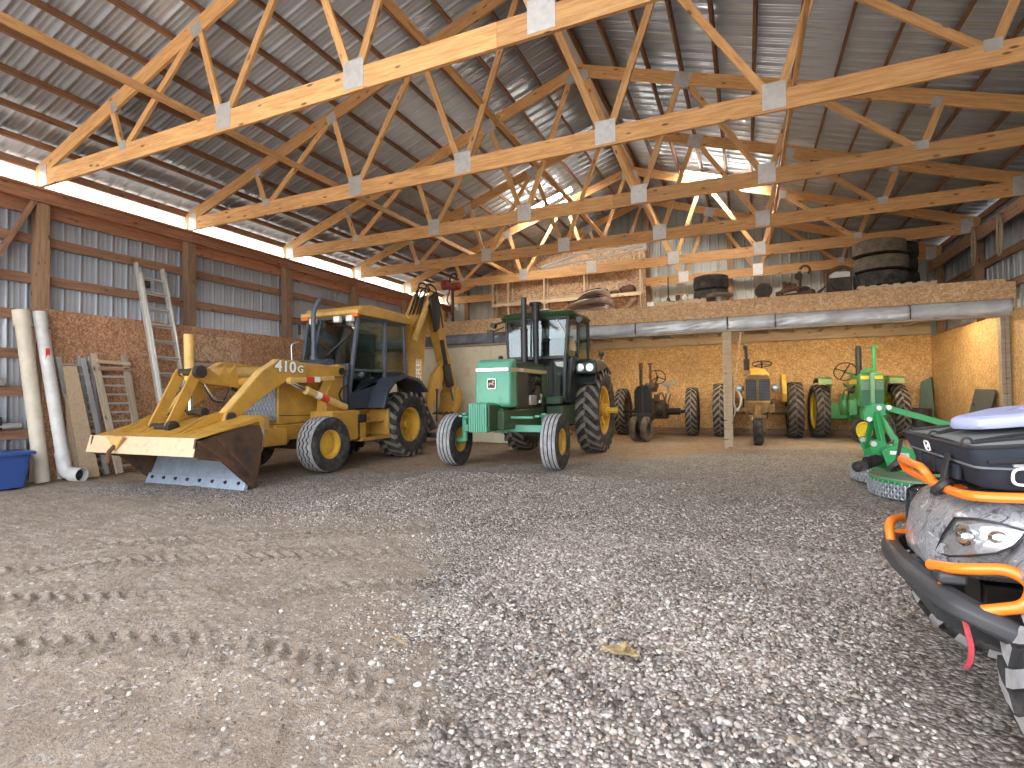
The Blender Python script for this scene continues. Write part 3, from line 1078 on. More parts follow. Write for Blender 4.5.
def tyre_mesh(r, w, rr, style, n=48):
    mb = MB()
    sw = w / 2
    if style == 'rib':                              # four straight ribs
        prof = [(-sw * .78, rr), (-sw * .98, rr + (r - rr) * .35), (-sw * .99, rr + (r - rr) * .6), (-sw * .86, r * .955)]
        e = [-.80, -.52, -.46, -.26, -.20, .20, .26, .46, .52, .80]
        up = [0, 0, 1, 1, 0, 0, 1, 1, 0, 0]
        cr = lambda t: r * (1 - .035 * t * t)
        tread = []
        for t0, t1 in ((-.82, -.50), (-.40, -.12), (-.06, .06), (.12, .40), (.50, .82)):
            if t0 == -.06:
                continue
            tread.append((t0, t1))
        mb.mi = 0
        mb.lathe(prof + [(-sw * .82, r * .945), (-sw * .5, r * .952), (0, r * .955), (sw * .5, r * .952), (sw * .82, r * .945)] + [(-a, b) for a, b in prof[::-1]], n=n)
        mb.mi = 1
        for t0, t1 in ((-.84, -.52), (-.42, -.06), (.06, .42), (.52, .84)):
            m0 = len(mb.m)
            mb.lathe([(t0 * sw, cr(t0) * .95), (t0 * sw, cr(t0)), (t1 * sw, cr(t1)), (t1 * sw, cr(t1) * .95)], n=n)
            mb.m[m0:] = [0] * n + [1] * n + [0] * n
    elif style == 'zig':                            # zigzag ribs
        prof = [(-sw * .80, rr), (-sw * .99, rr + (r - rr) * .4), (-sw * 1.0, rr + (r - rr) * .65), (-sw * .9, r * .945)]
        mb.mi = 0
        mb.lathe(prof + [(-sw * .85, r * .925), (0, r * .935), (sw * .85, r * .925)] + [(-a, b) for a, b in prof[::-1]], n=n)
        mb.mi = 1
        NN = 96
        for t0, t1, z0, z1 in ((-.92, -.62, 0, 1), (-.48, -.14, 1, 1), (0.0, .34, 1, 1), (.48, .92, 1, 0)):
            rings = []
            for kk in range(NN + 1):
                a = 2 * PI * kk / NN
                zg = .075 * (1 if (kk // 2) % 2 else -1)
                q = []
                for t, z, rad in ((t0, z0, .92), (t0, z0, 1), (t1, z1, 1), (t1, z1, .92)):
                    tt = t + z * zg
                    R = r * (1 - .03 * t * t) * rad
                    q.append((tt * sw, R * math.cos(a), R * math.sin(a)))
                rings.append(q)
            m0 = len(mb.m)
            mb.ring_loft(rings, False)
            mb.m[m0:] = [1 if q % 4 == 1 else 0 for q in range(len(mb.m) - m0)]
    else:                                           # lugged tyres
        lug = {'ag': .045, 'indus': .032, 'atv': .02, 'old': .03}[style]
        nl = {'ag': 22, 'indus': 20, 'atv': 16, 'old': 24}[style]
        r0 = r - lug
        bul = .05 if style != 'atv' else .08
        prof = [(-sw * .74, rr), (-sw * .95, rr + (r0 - rr) * .25), (-sw * 1.0, rr + (r0 - rr) * .55), (-sw * .97, rr + (r0 - rr) * .8), (-sw * .85, r0 * (1 - bul * .55)), (-sw * .5, r0 * (1 - bul * .18))]
        mb.mi = 0
        mb.lathe(prof + [(0, r0)] + [(-a, b) for a, b in prof[::-1]], n=n)
        ha = PI / nl * .42
        for s in (-1, 1):
            for k in range(nl):
                a0 = 2 * PI * (k + (.5 if s > 0 else 0)) / nl
                secs = []
                for t in (-.06, .3, .65, .93, 1.0):
                    ax = s * t * sw
                    ang = a0 + (t ** 1.25 if t > 0 else 0) * {'ag': .30, 'indus': .22, 'atv': .2, 'old': .3}[style]
                    top_ = r * (1 - bul * max(t, 0) ** 3 * .75) if t < .99 else r * (1 - .15)
                    bot = r0 * (1 - bul * abs(t) ** 2) - .012 if t < .99 else r * (1 - .15) - .02
                    hb = ha * (1.25 if t < .9 else 1.35)
                    secs.append([(ax, bot * math.cos(ang - hb), bot * math.sin(ang - hb)), (ax, top_ * math.cos(ang - ha), top_ * math.sin(ang - ha)),
                                 (ax, top_ * math.cos(ang + ha), top_ * math.sin(ang + ha)), (ax, bot * math.cos(ang + hb), bot * math.sin(ang + hb))])
                for i in range(len(secs) - 1):
                    A, B = secs[i], secs[i + 1]
                    mb.mi = 1
                    q = [A[1], A[2], B[2], B[1]]
                    mb.add(q, [(0, 1, 2, 3)])
                    mb.mi = 0
                    mb.add([A[0], A[1], B[1], B[0]], [(0, 1, 2, 3)])
                    mb.add([A[2], A[3], B[3], B[2]], [(0, 1, 2, 3)])
                mb.mi = 0
                mb.add(secs[0], [(0, 1, 2, 3)])
                mb.add(secs[-1], [(3, 2, 1, 0)])
    return mb


def rim_mesh(r, w, rr, out, style='dish', holes=0):
    mb = MB()
    sw = w / 2
    R = rr
    # barrel
    mb.lathe([(-sw * .76, R + .018), (-sw * .76, R - .005), (-sw * .70, R - .03), (-sw * .3, R - .05), (sw * .3, R - .05), (sw * .70, R - .03), (sw * .76, R - .005), (sw * .76, R + .018)], n=40)
    d = out * sw
    if style == 'deep':
        mb.lathe([(-d * .1, R - .04), (-d * .05, R * .80), (-d * .12, R * .55), (d * .05, R * .42), (d * .10, 0.001)], n=40)
        mb.cyl((d * .05, 0, 0), (d * .45, 0, 0), R * .30, n=20)
        mb.cyl((d * .45, 0, 0), (d * .52, 0, 0), R * .22, n=20)
        for k in range(8):
            a = 2 * PI * k / 8
            mb.cyl((0, R * .45 * math.cos(a), R * .45 * math.sin(a)), (d * .16, R * .45 * math.cos(a), R * .45 * math.sin(a)), .016, n=6)
    elif style == 'cast':
        mb.lathe([(d * .15, R - .04), (d * .25, R * .86), (d * .30, R * .62), (d * .12, R * .50), (d * .18, R * .25), (d * .2, .001)], n=40)
        for k in range(9):
            a = 2 * PI * k / 9
            mb.bar((d * .26, R * .42 * math.cos(a), R * .42 * math.sin(a)), (d * .30, R * .92 * math.cos(a), R * .92 * math.sin(a)), .10, .05, up=(1, 0, 0))
        mb.cyl((d * .1, 0, 0), (d * .5, 0, 0), R * .24, n=20)
    elif style == 'spoke':
        for k in range(10):
            a = 2 * PI * k / 10
            mb.bar((0, .06 * math.cos(a), .06 * math.sin(a)), (d * .25, (R - .04) * math.cos(a), (R - .04) * math.sin(a)), .03, .02, up=(1, 0, 0))
        mb.cyl((-d * .3, 0, 0), (d * .5, 0, 0), .075, n=16)
    else:
        mb.lathe([(d * .35, R - .03), (d * .30, R * .75), (d * .45, R * .55), (d * .42, R * .30), (d * .5, .001)], n=36)
        for k in range(6):
            a = 2 * PI * k / 6
            mb.cyl((d * .40, R * .42 * math.cos(a), R * .42 * math.sin(a)), (d * .52, R * .42 * math.cos(a), R * .42 * math.sin(a)), .013, n=6)
    return mb


_cache = {}


def wheel(root, c, r, w, rr, style, rimst, mt, mr_, out=1, steer=0, dish='dish', name='wheel', lean=0, flip=False):
    """axle along x; the rim is the part, its tyre the sub-part"""
    o3 = top(root).location
    M = Matrix.Translation(V(c) - o3) @ Matrix.Rotation(steer, 4, 'Z') @ Matrix.Rotation(lean, 4, 'Y')
    if flip:
        M = M @ Matrix.Rotation(PI, 4, 'Z')
        out = -out
    key = (r, w, rr, style, rimst, out, tuple(m.name for m in mt), mr_.name)
    if key in _cache:
        rm, tm = _cache[key]
        rim = bpy.data.objects.new(name, rm)
        COL.objects.link(rim)
        ty = bpy.data.objects.new('tyre', tm)
        COL.objects.link(ty)
    else:
        rim = obj(name, rim_mesh(r, w, rr, out, rimst), mr_, ang=40)
        ty = obj('tyre', tyre_mesh(r, w, rr, style), mt, ang=38)
        _cache[key] = (rim.data, ty.data)
    rim.parent = root
    rim.matrix_basis = M
    ty.parent = rim
    ty.matrix_basis = Matrix.Identity(4)
    return rim


# ------------------------------------------------------------------ backhoe loader
YEL = paint('machine yellow', (.50, .275, .045), rough=.42, var=.10, vs=3, dirt=(.27, .15, .06), damt=.28, ds=5, chips=(.13, .07, .04))
YEL_L = paint('pale worn and lit yellow', (.62, .40, .13), rough=.5, var=.12, vs=5, dirt=(.40, .24, .10), damt=.2, ds=7)
PRIMER = paint('worn cream edge', (.68, .50, .32), rough=.55, var=.1, vs=6, dirt=(.30, .14, .07), damt=.22, ds=6)
BLADE = paint('scoured steel blade', (.42, .52, .66), rough=.34, metal=.55, var=.14, vs=5, dirt=(.34, .33, .34), damt=.35, ds=8)
BROWN = paint('rusty bucket side', (.055, .036, .026), rough=.62, metal=.2, var=.4, vs=6, dirt=(.20, .095, .04), damt=.4, ds=5)
CABB = paint('cab dark blue grey', (.045, .055, .075), rough=.42, var=.2)
CABG = paint('cab frame grey', (.085, .10, .13), rough=.4, var=.15)
GLASS = glass('cab glass', (.66, .74, .73), .05)
AMBER = paint('orange lens', (.85, .20, .04), rough=.25)
WLENS = paint('white lamp lens', (.85, .85, .82), rough=.15)
RED = paint('red band', (.60, .05, .03), rough=.4)
SEAT = paint('seat cloth', (.05, .05, .055), rough=.9)
HEX = paint('honeycomb grille', (.30, .36, .44), rough=.35, metal=.5, var=.5, vs=70)

XC = -6.82
bh = thing('backhoe_loader', 'yellow backhoe loader with raised open bucket and closed cab', 'backhoe', (XC, 7.4, 0))
# wheels
for s, nm in ((1, 'wheel'), (-1, 'wheel')):
    wheel(bh, (XC + s * .81, 6.38, .425), .43, .31, .225, 'zig', 'dish', [T_BLK, T_WORN], Y_RIM, out=s, flip=(s < 0))
    wheel(bh, (XC + s * .73, 8.55, .615), .63, .48, .32, 'indus', 'deep', [T_BLK, T_DUST], Y_RIM, out=s)
obj('front_axle', MB().bar((XC - .66, 6.38, .43), (XC + .66, 6.38, .43), .16, .18).box(XC - .2, XC + .2, 6.1, 6.6, .42, .62), DARK, bh, bevel=.01)
obj('rear_axle', MB().cyl((XC - .6, 8.55, .62), (XC + .6, 8.55, .62), .13).box(XC - .28, XC + .28, 8.2, 8.9, .42, .85), DARK, bh, bevel=.01)
# chassis
obj('chassis', MB().box(XC - .36, XC + .36, 5.85, 9.3, .50, .74).box(XC - .40, XC + .45, 5.55, 6.0, .44, .70), YEL, bh, bevel=.015)
obj('front_bumper', MB().box(XC - .42, XC + .33, 5.62, 5.78, .70, .88), YEL_L, bh, bevel=.012)
obj('counterweight', MB().prism([(5.8, .44), (6.15, .46), (6.15, .72), (5.8, .72)], 'x', XC - .34, XC + .34), YEL, bh, bevel=.02)
# hood
HX0, HX1 = XC - .40, XC + .32
hood = MB()
hood.prism([(5.92, .74), (5.94, 1.32), (6.02, 1.42), (7.15, 1.66), (7.15, .74)], 'x', HX0, HX1)
hd = obj('hood', hood, YEL, bh, bevel=.03)
obj('grille', MB().box(HX0 + .03, HX1 - .02, 5.905, 5.925, .80, 1.32), HEX, hd, bevel=.004)
mb = MB()
for i in range(9):
    for j in range(7):
        cx, cz = HX0 + .08 + i * .072 + (j % 2) * .036, .84 + j * .07
        if cx < HX1 - .05:
            mb.tube([(cx + .034 * math.cos(a), 5.900, cz + .034 * math.sin(a)) for a in [PI / 6 + PI / 3 * q for q in range(6)]], .005, 4, closed=True)
obj('grille_mesh', mb, GALV, hd)
obj('hood_top', MB().prism([(6.45, 1.53), (7.12, 1.66), (7.12, 1.80), (6.95, 1.80), (6.5, 1.60)], 'x', HX0 - .05, HX1 + .03), CABG, bh, bevel=.02)
obj('hood_seam', MB().tube([(HX1 + .002, 5.96, .88), (HX1 + .002, 6.7, .86), (HX1 + .002, 6.95, .95), (HX1 + .002, 7.0, 1.3)], .006, 5), DARK, hd)
# loader tower and step box
obj('loader_tower', MB().prism([(6.62, .72), (7.2, .72), (7.2, 1.66), (6.95, 1.70), (6.66, 1.2)], 'x', XC + .40, XC + .60), YEL, bh, bevel=.012)
obj('loader_tower', MB().prism([(6.62, .72), (7.2, .72), (7.2, 1.66), (6.95, 1.70), (6.66, 1.2)], 'x', XC - .60, XC - .40), YEL, bh, bevel=.012)
sb = obj('step_box', MB().box(XC + .40, XC + .86, 6.5, 7.16, .44, .93).box(XC + .40, XC + .88, 7.17, 7.95, .40, .46).box(XC + .40, XC + .46, 7.17, 7.95, .46, .93).box(XC + .40, XC + .88, 7.90, 7.95, .46, .93).box(XC + .40, XC + .80, 7.17, 7.90, .70, .73).box(XC + .6, XC + .86, 7.1, 7.32, .44, .80), YEL, bh, bevel=.012)
obj('step_panel', MB().box(XC + .865, XC + .885, 7.1, 7.3, .72, .86), BLACK, sb)
obj('step_box', MB().box(XC - .86, XC - .40, 6.5, 7.95, .44, .93), YEL, bh, bevel=.012)
# cab
CX0, CX1 = XC - .54, XC + .65
cab = obj('cab_body', MB().prism([(7.12, .95), (7.95, .95), (8.05, 1.25), (8.35, 1.55), (8.85, 1.60), (8.85, 1.66), (7.12, 1.2)], 'x', CX0, CX1)
          .box(CX0, CX1, 7.10, 7.16, .95, 1.72), CABB, bh, bevel=.015)
fr_ = MB()
z1 = 2.60
for x in (CX0 + .03, CX1 - .03):
    fr_.bar((x, 7.13, 1.0), (x, 7.42, z1), .06, .06, up=(0, 1, 0))
    fr_.bar((x, 8.13, 1.25), (x, 8.16, z1), .07, .06, up=(0, 1, 0))
    fr_.bar((x, 8.80, 1.55), (x, 8.75, z1), .06, .06, up=(0, 1, 0))
    fr_.bar((x, 7.40, z1 - .03), (x, 8.78, z1 - .03), .06, .06)
    fr_.bar((x, 7.24, 1.62), (x, 8.13, 1.62), .03, .035)
for y, z in ((7.41, z1 - .03), (8.76, z1 - .03), (8.8, 1.62)):
    fr_.bar((CX0, y, z), (CX1, y, z), .06, .06)
fr_.bar((CX0 + .30, 7.20, 1.72), (CX0 + .33, 7.42, z1), .04, .04, up=(0, 1, 0))
obj('cab_frame', fr_, CABG, bh, bevel=.008)


def pane(name, pts, parent, m=GLASS):
    a, b, c = V(pts[0]), V(pts[1]), V(pts[2])
    n = (b - a).cross(c - a).normalized() * .003
    k_ = len(pts)
    mb = MB().add([V(p) - n for p in pts] + [V(p) + n for p in pts], [tuple(range(k_))[::-1], tuple(range(k_, 2 * k_))] + [(i, (i + 1) % k_, k_ + (i + 1) % k_, k_ + i) for i in range(k_)])
    return obj(name, mb, m, parent, flat=True)


pane('windscreen', [(CX0 + .06, 7.24, 1.74), (CX1 - .06, 7.24, 1.74), (CX1 - .06, 7.40, 2.55), (CX0 + .06, 7.40, 2.55)], bh)
for x in (CX0 + .02, CX1 - .02):
    pane('door_window', [(x, 7.30, 1.65), (x, 8.09, 1.65), (x, 8.12, 2.54), (x, 7.44, 2.54)], bh)
    pane('lower_door_window', [(x, 7.2, 1.05), (x, 7.9, 1.05), (x, 8.09, 1.6), (x, 7.27, 1.6)], bh)
    pane('rear_side_window', [(x, 8.18, 1.62), (x, 8.76, 1.65), (x, 8.72, 2.54), (x, 8.20, 2.54)], bh)
pane('rear_window', [(CX0 + .06, 8.79, 1.68), (CX1 - .06, 8.79, 1.68), (CX1 - .06, 8.76, 2.54), (CX0 + .06, 8.76, 2.54)], bh)
roof = obj('cab_roof', MB().prism([(7.34, 2.60), (7.42, 2.74), (7.6, 2.79), (8.7, 2.76), (8.88, 2.66), (8.88, 2.58), (7.36, 2.58)], 'x', CX0 - .04, CX1 + .06), YEL, bh, bevel=.03)
obj('roof_edge', MB().box(CX0 - .05, CX1 + .07, 7.29, 7.35, 2.60, 2.67), YEL_L, roof, bevel=.01)
for x, m in ((CX0 + .05, AMBER), (CX1 - .02, AMBER)):
    obj('marker_lamp', MB().box(x - .08, x + .08, 7.27, 7.33, 2.54, 2.60), m, roof, bevel=.01)
for x in (CX0 + .25, CX1 - .38, CX1 - .10):
    obj('work_lamp', MB().box(x - .065, x + .065, 7.24, 7.34, 2.46, 2.57), WLENS, roof, bevel=.02)
obj('roof_lamp', MB().box(CX1 - .14, CX1 + .02, 8.86, 8.95, 2.64, 2.74), YEL_L, roof, bevel=.01)
obj('seat', MB().box(XC - .22, XC + .25, 7.8, 8.25, 1.15, 1.35).box(XC - .22, XC + .25, 8.2, 8.34, 1.3, 1.95).box(XC - .14, XC + .16, 8.22, 8.32, 1.97, 2.15), SEAT, bh, bevel=.04)
sw_ = obj('steering_wheel', MB().torus((0, 0, 0), .19, .014, 'z').bar((-.19, 0, 0), (.19, 0, 0), .02, .015).bar((0, 0, 0), (0, -.19, 0), .02, .015).xform(Matrix.Translation((XC, 7.62, 1.75)) @ Matrix.Rotation(-.5, 4, 'X')), BLACK, bh)
obj('steering_column', MB().cyl((XC, 7.45, 1.1), (XC, 7.62, 1.74), .04, n=10), BLACK, bh)
obj('wiper', MB().bar((CX1 - .75, 7.235, 1.78), (CX1 - .2, 7.33, 2.20), .02, .015).bar((CX1 - .55, 7.25, 1.9), (CX1 - .15, 7.36, 2.30), .015, .01), BLACK, bh)
for x in (CX1 - .30,):
    obj('kick_panel', MB().box(x - .02, CX1 + .02, 7.04, 7.10, .98, 1.55).tube([(x + .05, 7.03, 1.1), (x + .06, 7.02, 1.35)], .03, 8), CABB, bh, bevel=.012)
obj('mirror', MB().box(CX0 - .12, CX0 - .08, 7.3, 7.32, 2.3, 2.5).tube([(CX0, 7.4, 2.55), (CX0 - .1, 7.32, 2.5)], .01, 6), BLACK, bh)
obj('grab_rail', MB().tube(bend([(HX0 - .1, 7.0, 1.7), (HX0 - .1, 6.98, 2.1), (HX0 - .04, 7.1, 2.14)], .08), .012, 6), STEEL, bh)
# exhaust
obj('exhaust_stack', MB().cyl((XC - .02, 7.02, 1.76), (XC - .02, 7.02, 1.86), .065).tube(bend([(XC - .02, 7.02, 1.8), (XC - .02, 7.02, 2.68), (XC + .05, 7.14, 2.90)], .12), .042, 12, caps=False), CABG, bh)
# rear fender (arched)
for s in (1, -1):
    prof = [(7.62, .95), (7.72, 1.25), (7.95, 1.47), (8.3, 1.56), (8.75, 1.50), (9.08, 1.25), (9.02, 1.22), (8.72, 1.43), (8.3, 1.49), (7.98, 1.40), (7.78, 1.21), (7.69, .95)]
    a, b_ = sorted((XC + s * .42, XC + s * 1.0))
    obj('fender', MB().prism(prof, 'x', a, b_), CABB, bh, bevel=.012)
# ---- loader arms
ARM = [(5.66, 1.70), (6.95, 1.655), (7.02, 1.60), (7.0, 1.50), (6.6, 1.47), (5.80, 1.40), (5.40, 1.18), (4.90, .83), (4.76, .86), (4.80, .96), (5.36, 1.52)]
for s in (1, -1):
    x0, x1 = (XC + .52, XC + .66) if s > 0 else (XC - .66, XC - .52)
    la = obj('loader_arm', MB().prism(ARM, 'x', x0, x1), YEL, bh, bevel=.012)
    edge = MB()
    T = [(4.80, .965), (5.36, 1.525), (5.66, 1.705), (6.0, 1.695)]
    for p, q in zip(T[:-1], T[1:]):
        edge.bar((lerp(x0, x1, .5), p[0], p[1]), (lerp(x0, x1, .5), q[0], q[1]), x1 - x0 - .01, .012)
    obj('lit_arm_top', edge, YEL_L, la)  # paler strip paints the light falling on the arm's upper face
    for y, z, r in ((4.86, .90, .07), (6.93, 1.58, .06)):
        obj('pivot_pin', MB().cyl((x0 - .03, y, z), (x1 + .03, y, z), r, n=16), DARK, la)
    xx = x1 + .05 if s > 0 else x0 - .05
    cy = obj('lift_cylinder', MB().cyl((xx, 6.98, .98), (xx, 6.12, 1.26), .055, n=14).cyl((xx, 6.17, 1.244), (xx, 6.11, 1.263), .065, n=14), YEL_L, bh)
    obj('cylinder_rod', MB().cyl((xx, 6.12, 1.26), (xx, 5.80, 1.37), .03, n=10), CHROME, cy)
    obj('white_band', MB().cyl((xx, 6.40, 1.169), (xx, 6.30, 1.201), .0575, n=14), WHITE, cy)
    obj('red_band', MB().cyl((xx, 6.56, 1.117), (xx, 6.40, 1.169), .058, n=14), RED, cy)
    lk = obj('level_link', MB().bar((xx, 5.82, 1.40), (xx, 6.7, 1.46), .05, .075).cyl((xx - .04, 5.82, 1.40), (xx + .04, 5.82, 1.40), .055, n=12), YEL_L, bh, bevel=.008)
    obj('red_band', MB().box(xx - .028, xx + .028, 6.10, 6.26, 1.38, 1.465), RED, lk)
    obj('white_band', MB().box(xx - .0275, xx + .0275, 6.26, 6.38, 1.388, 1.47), WHITE, lk)
    obj('hose', MB().tube(smooth([(xx, 6.95, 1.0), (xx + .03, 6.8, 1.2), (xx + .02, 6.98, 1.35), (xx - .03, 7.08, 1.1), (xx - .05, 7.1, .98)], 8), .016, 7), BLACK, bh)
obj('torque_tube', MB().cyl((XC - .53, 5.50, 1.38), (XC + .53, 5.50, 1.38), .075, n=16), YEL, bh)
# number on the arm: white letters edged black
LM = paint('decal white', (.85, .85, .82), rough=.4, var=.03)
LK = paint('decal black', (.02, .02, .02), rough=.4)
Fr = frame((XC + .664, 6.20, 1.575), (0, 1, -.035), (0, .035, 1))
text('arm_decal_edge', '410', .235, LK, bh, frame((XC + .662, 5.77, 1.60), (0, 1, -.035), (0, .035, 1)), .001, .013, 1.15)
text('arm_decal', '410', .23, LM, bh, frame((XC + .664, 5.77, 1.60), (0, 1, -.035), (0, .035, 1)), .002, .006, 1.15)
text('arm_decal_edge', 'G', .155, LK, bh, frame((XC + .662, 6.05, 1.575), (0, 1, -.035), (0, .035, 1)), .001, .012, 1.1)
text('arm_decal', 'G', .15, LM, bh, frame((XC + .664, 6.05, 1.575), (0, 1, -.035), (0, .035, 1)), .002, .005, 1.1)
# ---- bucket linkage
PX = XC - .02
tc_ = obj('tilt_cylinder', MB().cyl((PX, 5.05, 1.50), (PX, 6.35, 1.56), .085, n=18), YEL_L, bh)
obj('gusset_bracket', MB().prism([(4.72, 1.48), (4.86, 1.60), (5.0, 1.56), (5.12, 1.46), (5.22, 1.62), (5.28, 1.47), (5.38, 1.63), (5.44, 1.44), (5.6, 1.40), (5.45, 1.30), (5.1, 1.34), (4.9, 1.36)], 'x', PX + .09, PX + .12)
    .prism([(4.72, 1.48), (4.86, 1.60), (5.0, 1.56), (5.12, 1.46), (5.6, 1.40), (5.45, 1.30), (5.1, 1.34), (4.9, 1.36)], 'x', PX - .12, PX - .09), YEL, bh, bevel=.006)
for dx in (-.20, .13):
    obj('link_plate', MB().bar((PX + dx, 4.80, 1.53), (PX + dx, 4.42, .78), .03, .15, up=(0, 1, 0)), YEL, bh, bevel=.01)
for y, z, r in ((4.79, 1.51, .085), (4.42, .80, .075), (4.84, .97, .06)):
    obj('link_pin', MB().cyl((PX - .24, y, z), (PX + .20, y, z), r * .62, n=14).cyl((PX + .15, y, z), (PX + .22, y, z), r, n=18), DARK, bh)
vc = obj('clam_cylinder', MB().cyl((PX - .07, 4.83, 1.40), (PX - .07, 4.815, 2.03), .062, n=18).cyl((PX - .07, 4.82, 1.70), (PX - .07, 4.82, 1.715), .065, n=18), YEL_L, bh)
obj('cylinder_rod', MB().cyl((PX - .07, 4.84, .98), (PX - .07, 4.83, 1.41), .032, n=12), CHROME, vc)
for q in range(2):
    obj('hose', MB().tube(smooth([(PX + .1, 4.9, 1.36), (PX + .13, 5.02, 1.18 - .05 * q), (PX + .1, 5.2, 1.12), (PX + .05, 5.35, 1.28), (PX + .05, 5.42 + .1 * q, 1.4)], 8), .013, 6), DARK if q else STEEL, bh)
# ---- bucket
BX0, BX1 = -7.76, -5.76
clam = obj('bucket_clam', MB().prism([(4.12, .695), (5.02, .93), (5.06, .88), (5.02, .72), (4.96, .85), (4.14, .655)], 'x', BX0, BX1), YEL, bh, bevel=.008)
obj('clam_lip', MB().prism([(4.06, .485), (4.115, .70), (4.14, .69), (4.085, .48)], 'x', BX0 - .06, BX1 + .0), PRIMER, clam, bevel=.006)
for i, x in enumerate((-7.45, -7.36, -7.05, -6.96, -6.34, -6.22)):
    obj('clam_rib', MB().prism([(4.22, .72), (5.02, .945), (5.02, 1.02), (4.62, .93), (4.26, .745)], 'x', x - .012, x + .012), YEL, clam)
SIDE = [(4.10, .69), (4.67, .80), (4.97, .80), (5.03, .66), (4.98, .32), (4.90, .0), (4.80, .05), (4.40, .42), (4.07, .48)]
for x in (BX0, BX1 - .03):
    sp = obj('bucket_side', MB().prism(SIDE, 'x', x, x + .03), BROWN, bh, bevel=.006)
    e = MB()
    for p, q in (((4.12, .47), (4.44, .41)), ((4.44, .41), (4.86, .04)), ((4.12, .66), (4.60, .33)), ((4.34, .70), (4.86, .18))):
        e.bar((x + .032, p[0], p[1]), (x + .032, q[0], q[1]), .014, .035)
    obj('side_rib', e, RUST, sp)
bl = obj('bucket_blade', MB().prism([(4.78, -.005), (4.93, .36), (5.0, .50), (5.06, .82), (5.10, .82), (5.04, .48), (4.97, .34), (4.81, -.01)], 'x', BX0 + .03, BX1 - .035), BLADE, bh, bevel=.004)
ce = obj('cutting_edge', MB().bar((BX0 + .03, 4.785, .055), (BX1 - .035, 4.785, .055), .02, .14, up=(0, .38, 1)), BLADE, bl, bevel=.004)
mb = MB()
for i in range(8):
    x = lerp(BX0 + .15, BX1 - .15, i / 7)
    mb.cyl((x, 4.79, .075), (x, 4.765, .07), .022, n=10)
obj('edge_bolts', mb, DARK, ce)
hk = obj('tow_hook', MB().tube(smooth([(-7.18, 4.05, .58), (-7.18, 3.98, .50), (-7.16, 3.97, .40), (-7.22, 4.0, .37), (-7.27, 4.02, .42)], 6), .026, 8), RUST, clam)
obj('hook_plate', MB().prism([(-7.35, .695), (-7.02, .695), (-7.18, .52)], 'y', 4.045, 4.075), YEL_L, clam)
# ---- backhoe boom
BXm = -6.52
JOHN = paint('decal plate', (.60, .43, .22), rough=.5)
bmY = 9.18
sfr = obj('swing_frame', MB().box(-7.2, -6.3, 8.95, 9.25, .45, 1.15).box(BXm - .2, BXm + .2, 9.2, 9.6, .55, 1.05), YEL, bh, bevel=.02)
BOOM = [(9.2, .95), (9.12, 1.9), (9.22, 2.50), (9.95, 3.33), (10.16, 3.42), (10.26, 3.28), (10.10, 3.0), (9.82, 2.45), (9.74, 1.75), (9.66, .95)]
boom = obj('boom', MB().prism(BOOM, 'x', BXm - .15, BXm + .15), YEL, bh, bevel=.015)
obj('boom_plate', MB().box(BXm - .16, BXm + .16, 9.40, 9.66, 1.05, 1.95), JOHN, boom)
text('boom_decal', 'DEERE', .30, LK, boom, frame((BXm + .155, 9.52, 1.50), (0, 0, 1), (0, -1, 0)), .003, .009, 1.1)
text('boom_decal', 'DEERE', .265, LM, boom, frame((BXm + .158, 9.52, 1.50), (0, 0, 1), (0, -1, 0)), .003, .002, 1.1)
DX = -6.42
DIP = [(10.02, 3.40), (10.22, 3.45), (10.44, 3.1), (10.62, 2.3), (10.98, 1.55), (11.12, 1.18), (10.98, 1.05), (10.78, 1.3), (10.50, 1.9), (10.26, 2.5), (10.06, 3.0)]
dip = obj('dipper_stick', MB().prism(DIP, 'x', DX - .11, DX + .11), YEL, bh, bevel=.015)
for p, q, r in (((9.35, 2.45), (9.98, 3.42), .05), ((9.3, 2.30), (9.75, 3.02), .065)):
    obj('boom_cylinder', MB().cyl((BXm + .20, p[0], p[1]), (BXm + .20, q[0], q[1]), r, n=12).cyl((BXm - .20, p[0], p[1]), (BXm - .20, q[0], q[1]), r, n=12), YEL_L, bh)
obj('dipper_cylinder', MB().cyl((DX + .19, 10.25, 2.4), (DX + .17, 10.50, 1.75), .05, n=14).cyl((DX + .18, 10.44, 1.85), (DX + .18, 10.62, 1.38), .10, n=14), DARK, bh)
obj('dipper_rod', MB().cyl((DX + .18, 10.62, 1.40), (DX + .14, 10.85, 1.0), .04, n=10), CHROME, bh)
for i in range(5):
    xx = BXm - .12 + .06 * i + .02 * math.sin(i * 2.3)
    hz = .08 * math.sin(i * 1.7)
    obj('hose', MB().tube(smooth([(xx, 9.5, 2.7), (xx + .02, 9.75, 3.25), (xx, 9.98 - hz, 3.56 + hz), (xx + .04, 10.2, 3.52 + hz), (xx + .08, 10.32, 3.2), (xx + .1, 10.42, 2.7)], 7), .018, 6), BLACK, bh)
obj('hose_guard', MB().prism([(9.80, 3.3), (10.05, 3.45), (10.25, 3.2), (10.18, 2.65), (10.02, 2.55), (9.92, 2.9)], 'x', DX + .115, DX + .20), BLACK, bh, bevel=.03)
obj('knuckle_link', MB().prism([(10.0, 1.62), (10.42, 1.98), (10.52, 1.85), (10.35, 1.45), (10.05, 1.02), (9.75, .72), (9.62, .82)], 'x', DX + .03, DX + .14), YEL, bh, bevel=.02)
bk = obj('hoe_bucket', MB().prism([(10.80, 1.22), (10.98, 1.38), (11.14, 1.28), (11.16, 1.05), (11.02, .84), (10.82, .70), (10.62, .76), (10.76, .88), (10.82, 1.02)], 'x', DX - .22, DX + .20), YEL, bh, bevel=.02)
for i in range(4):
    xx = DX - .2 + i * .133
    obj('bucket_tooth', MB().bar((xx, 10.66, .76), (xx, 10.48, .74), .07, .06, w2=.04, h2=.02), DARK, bk)
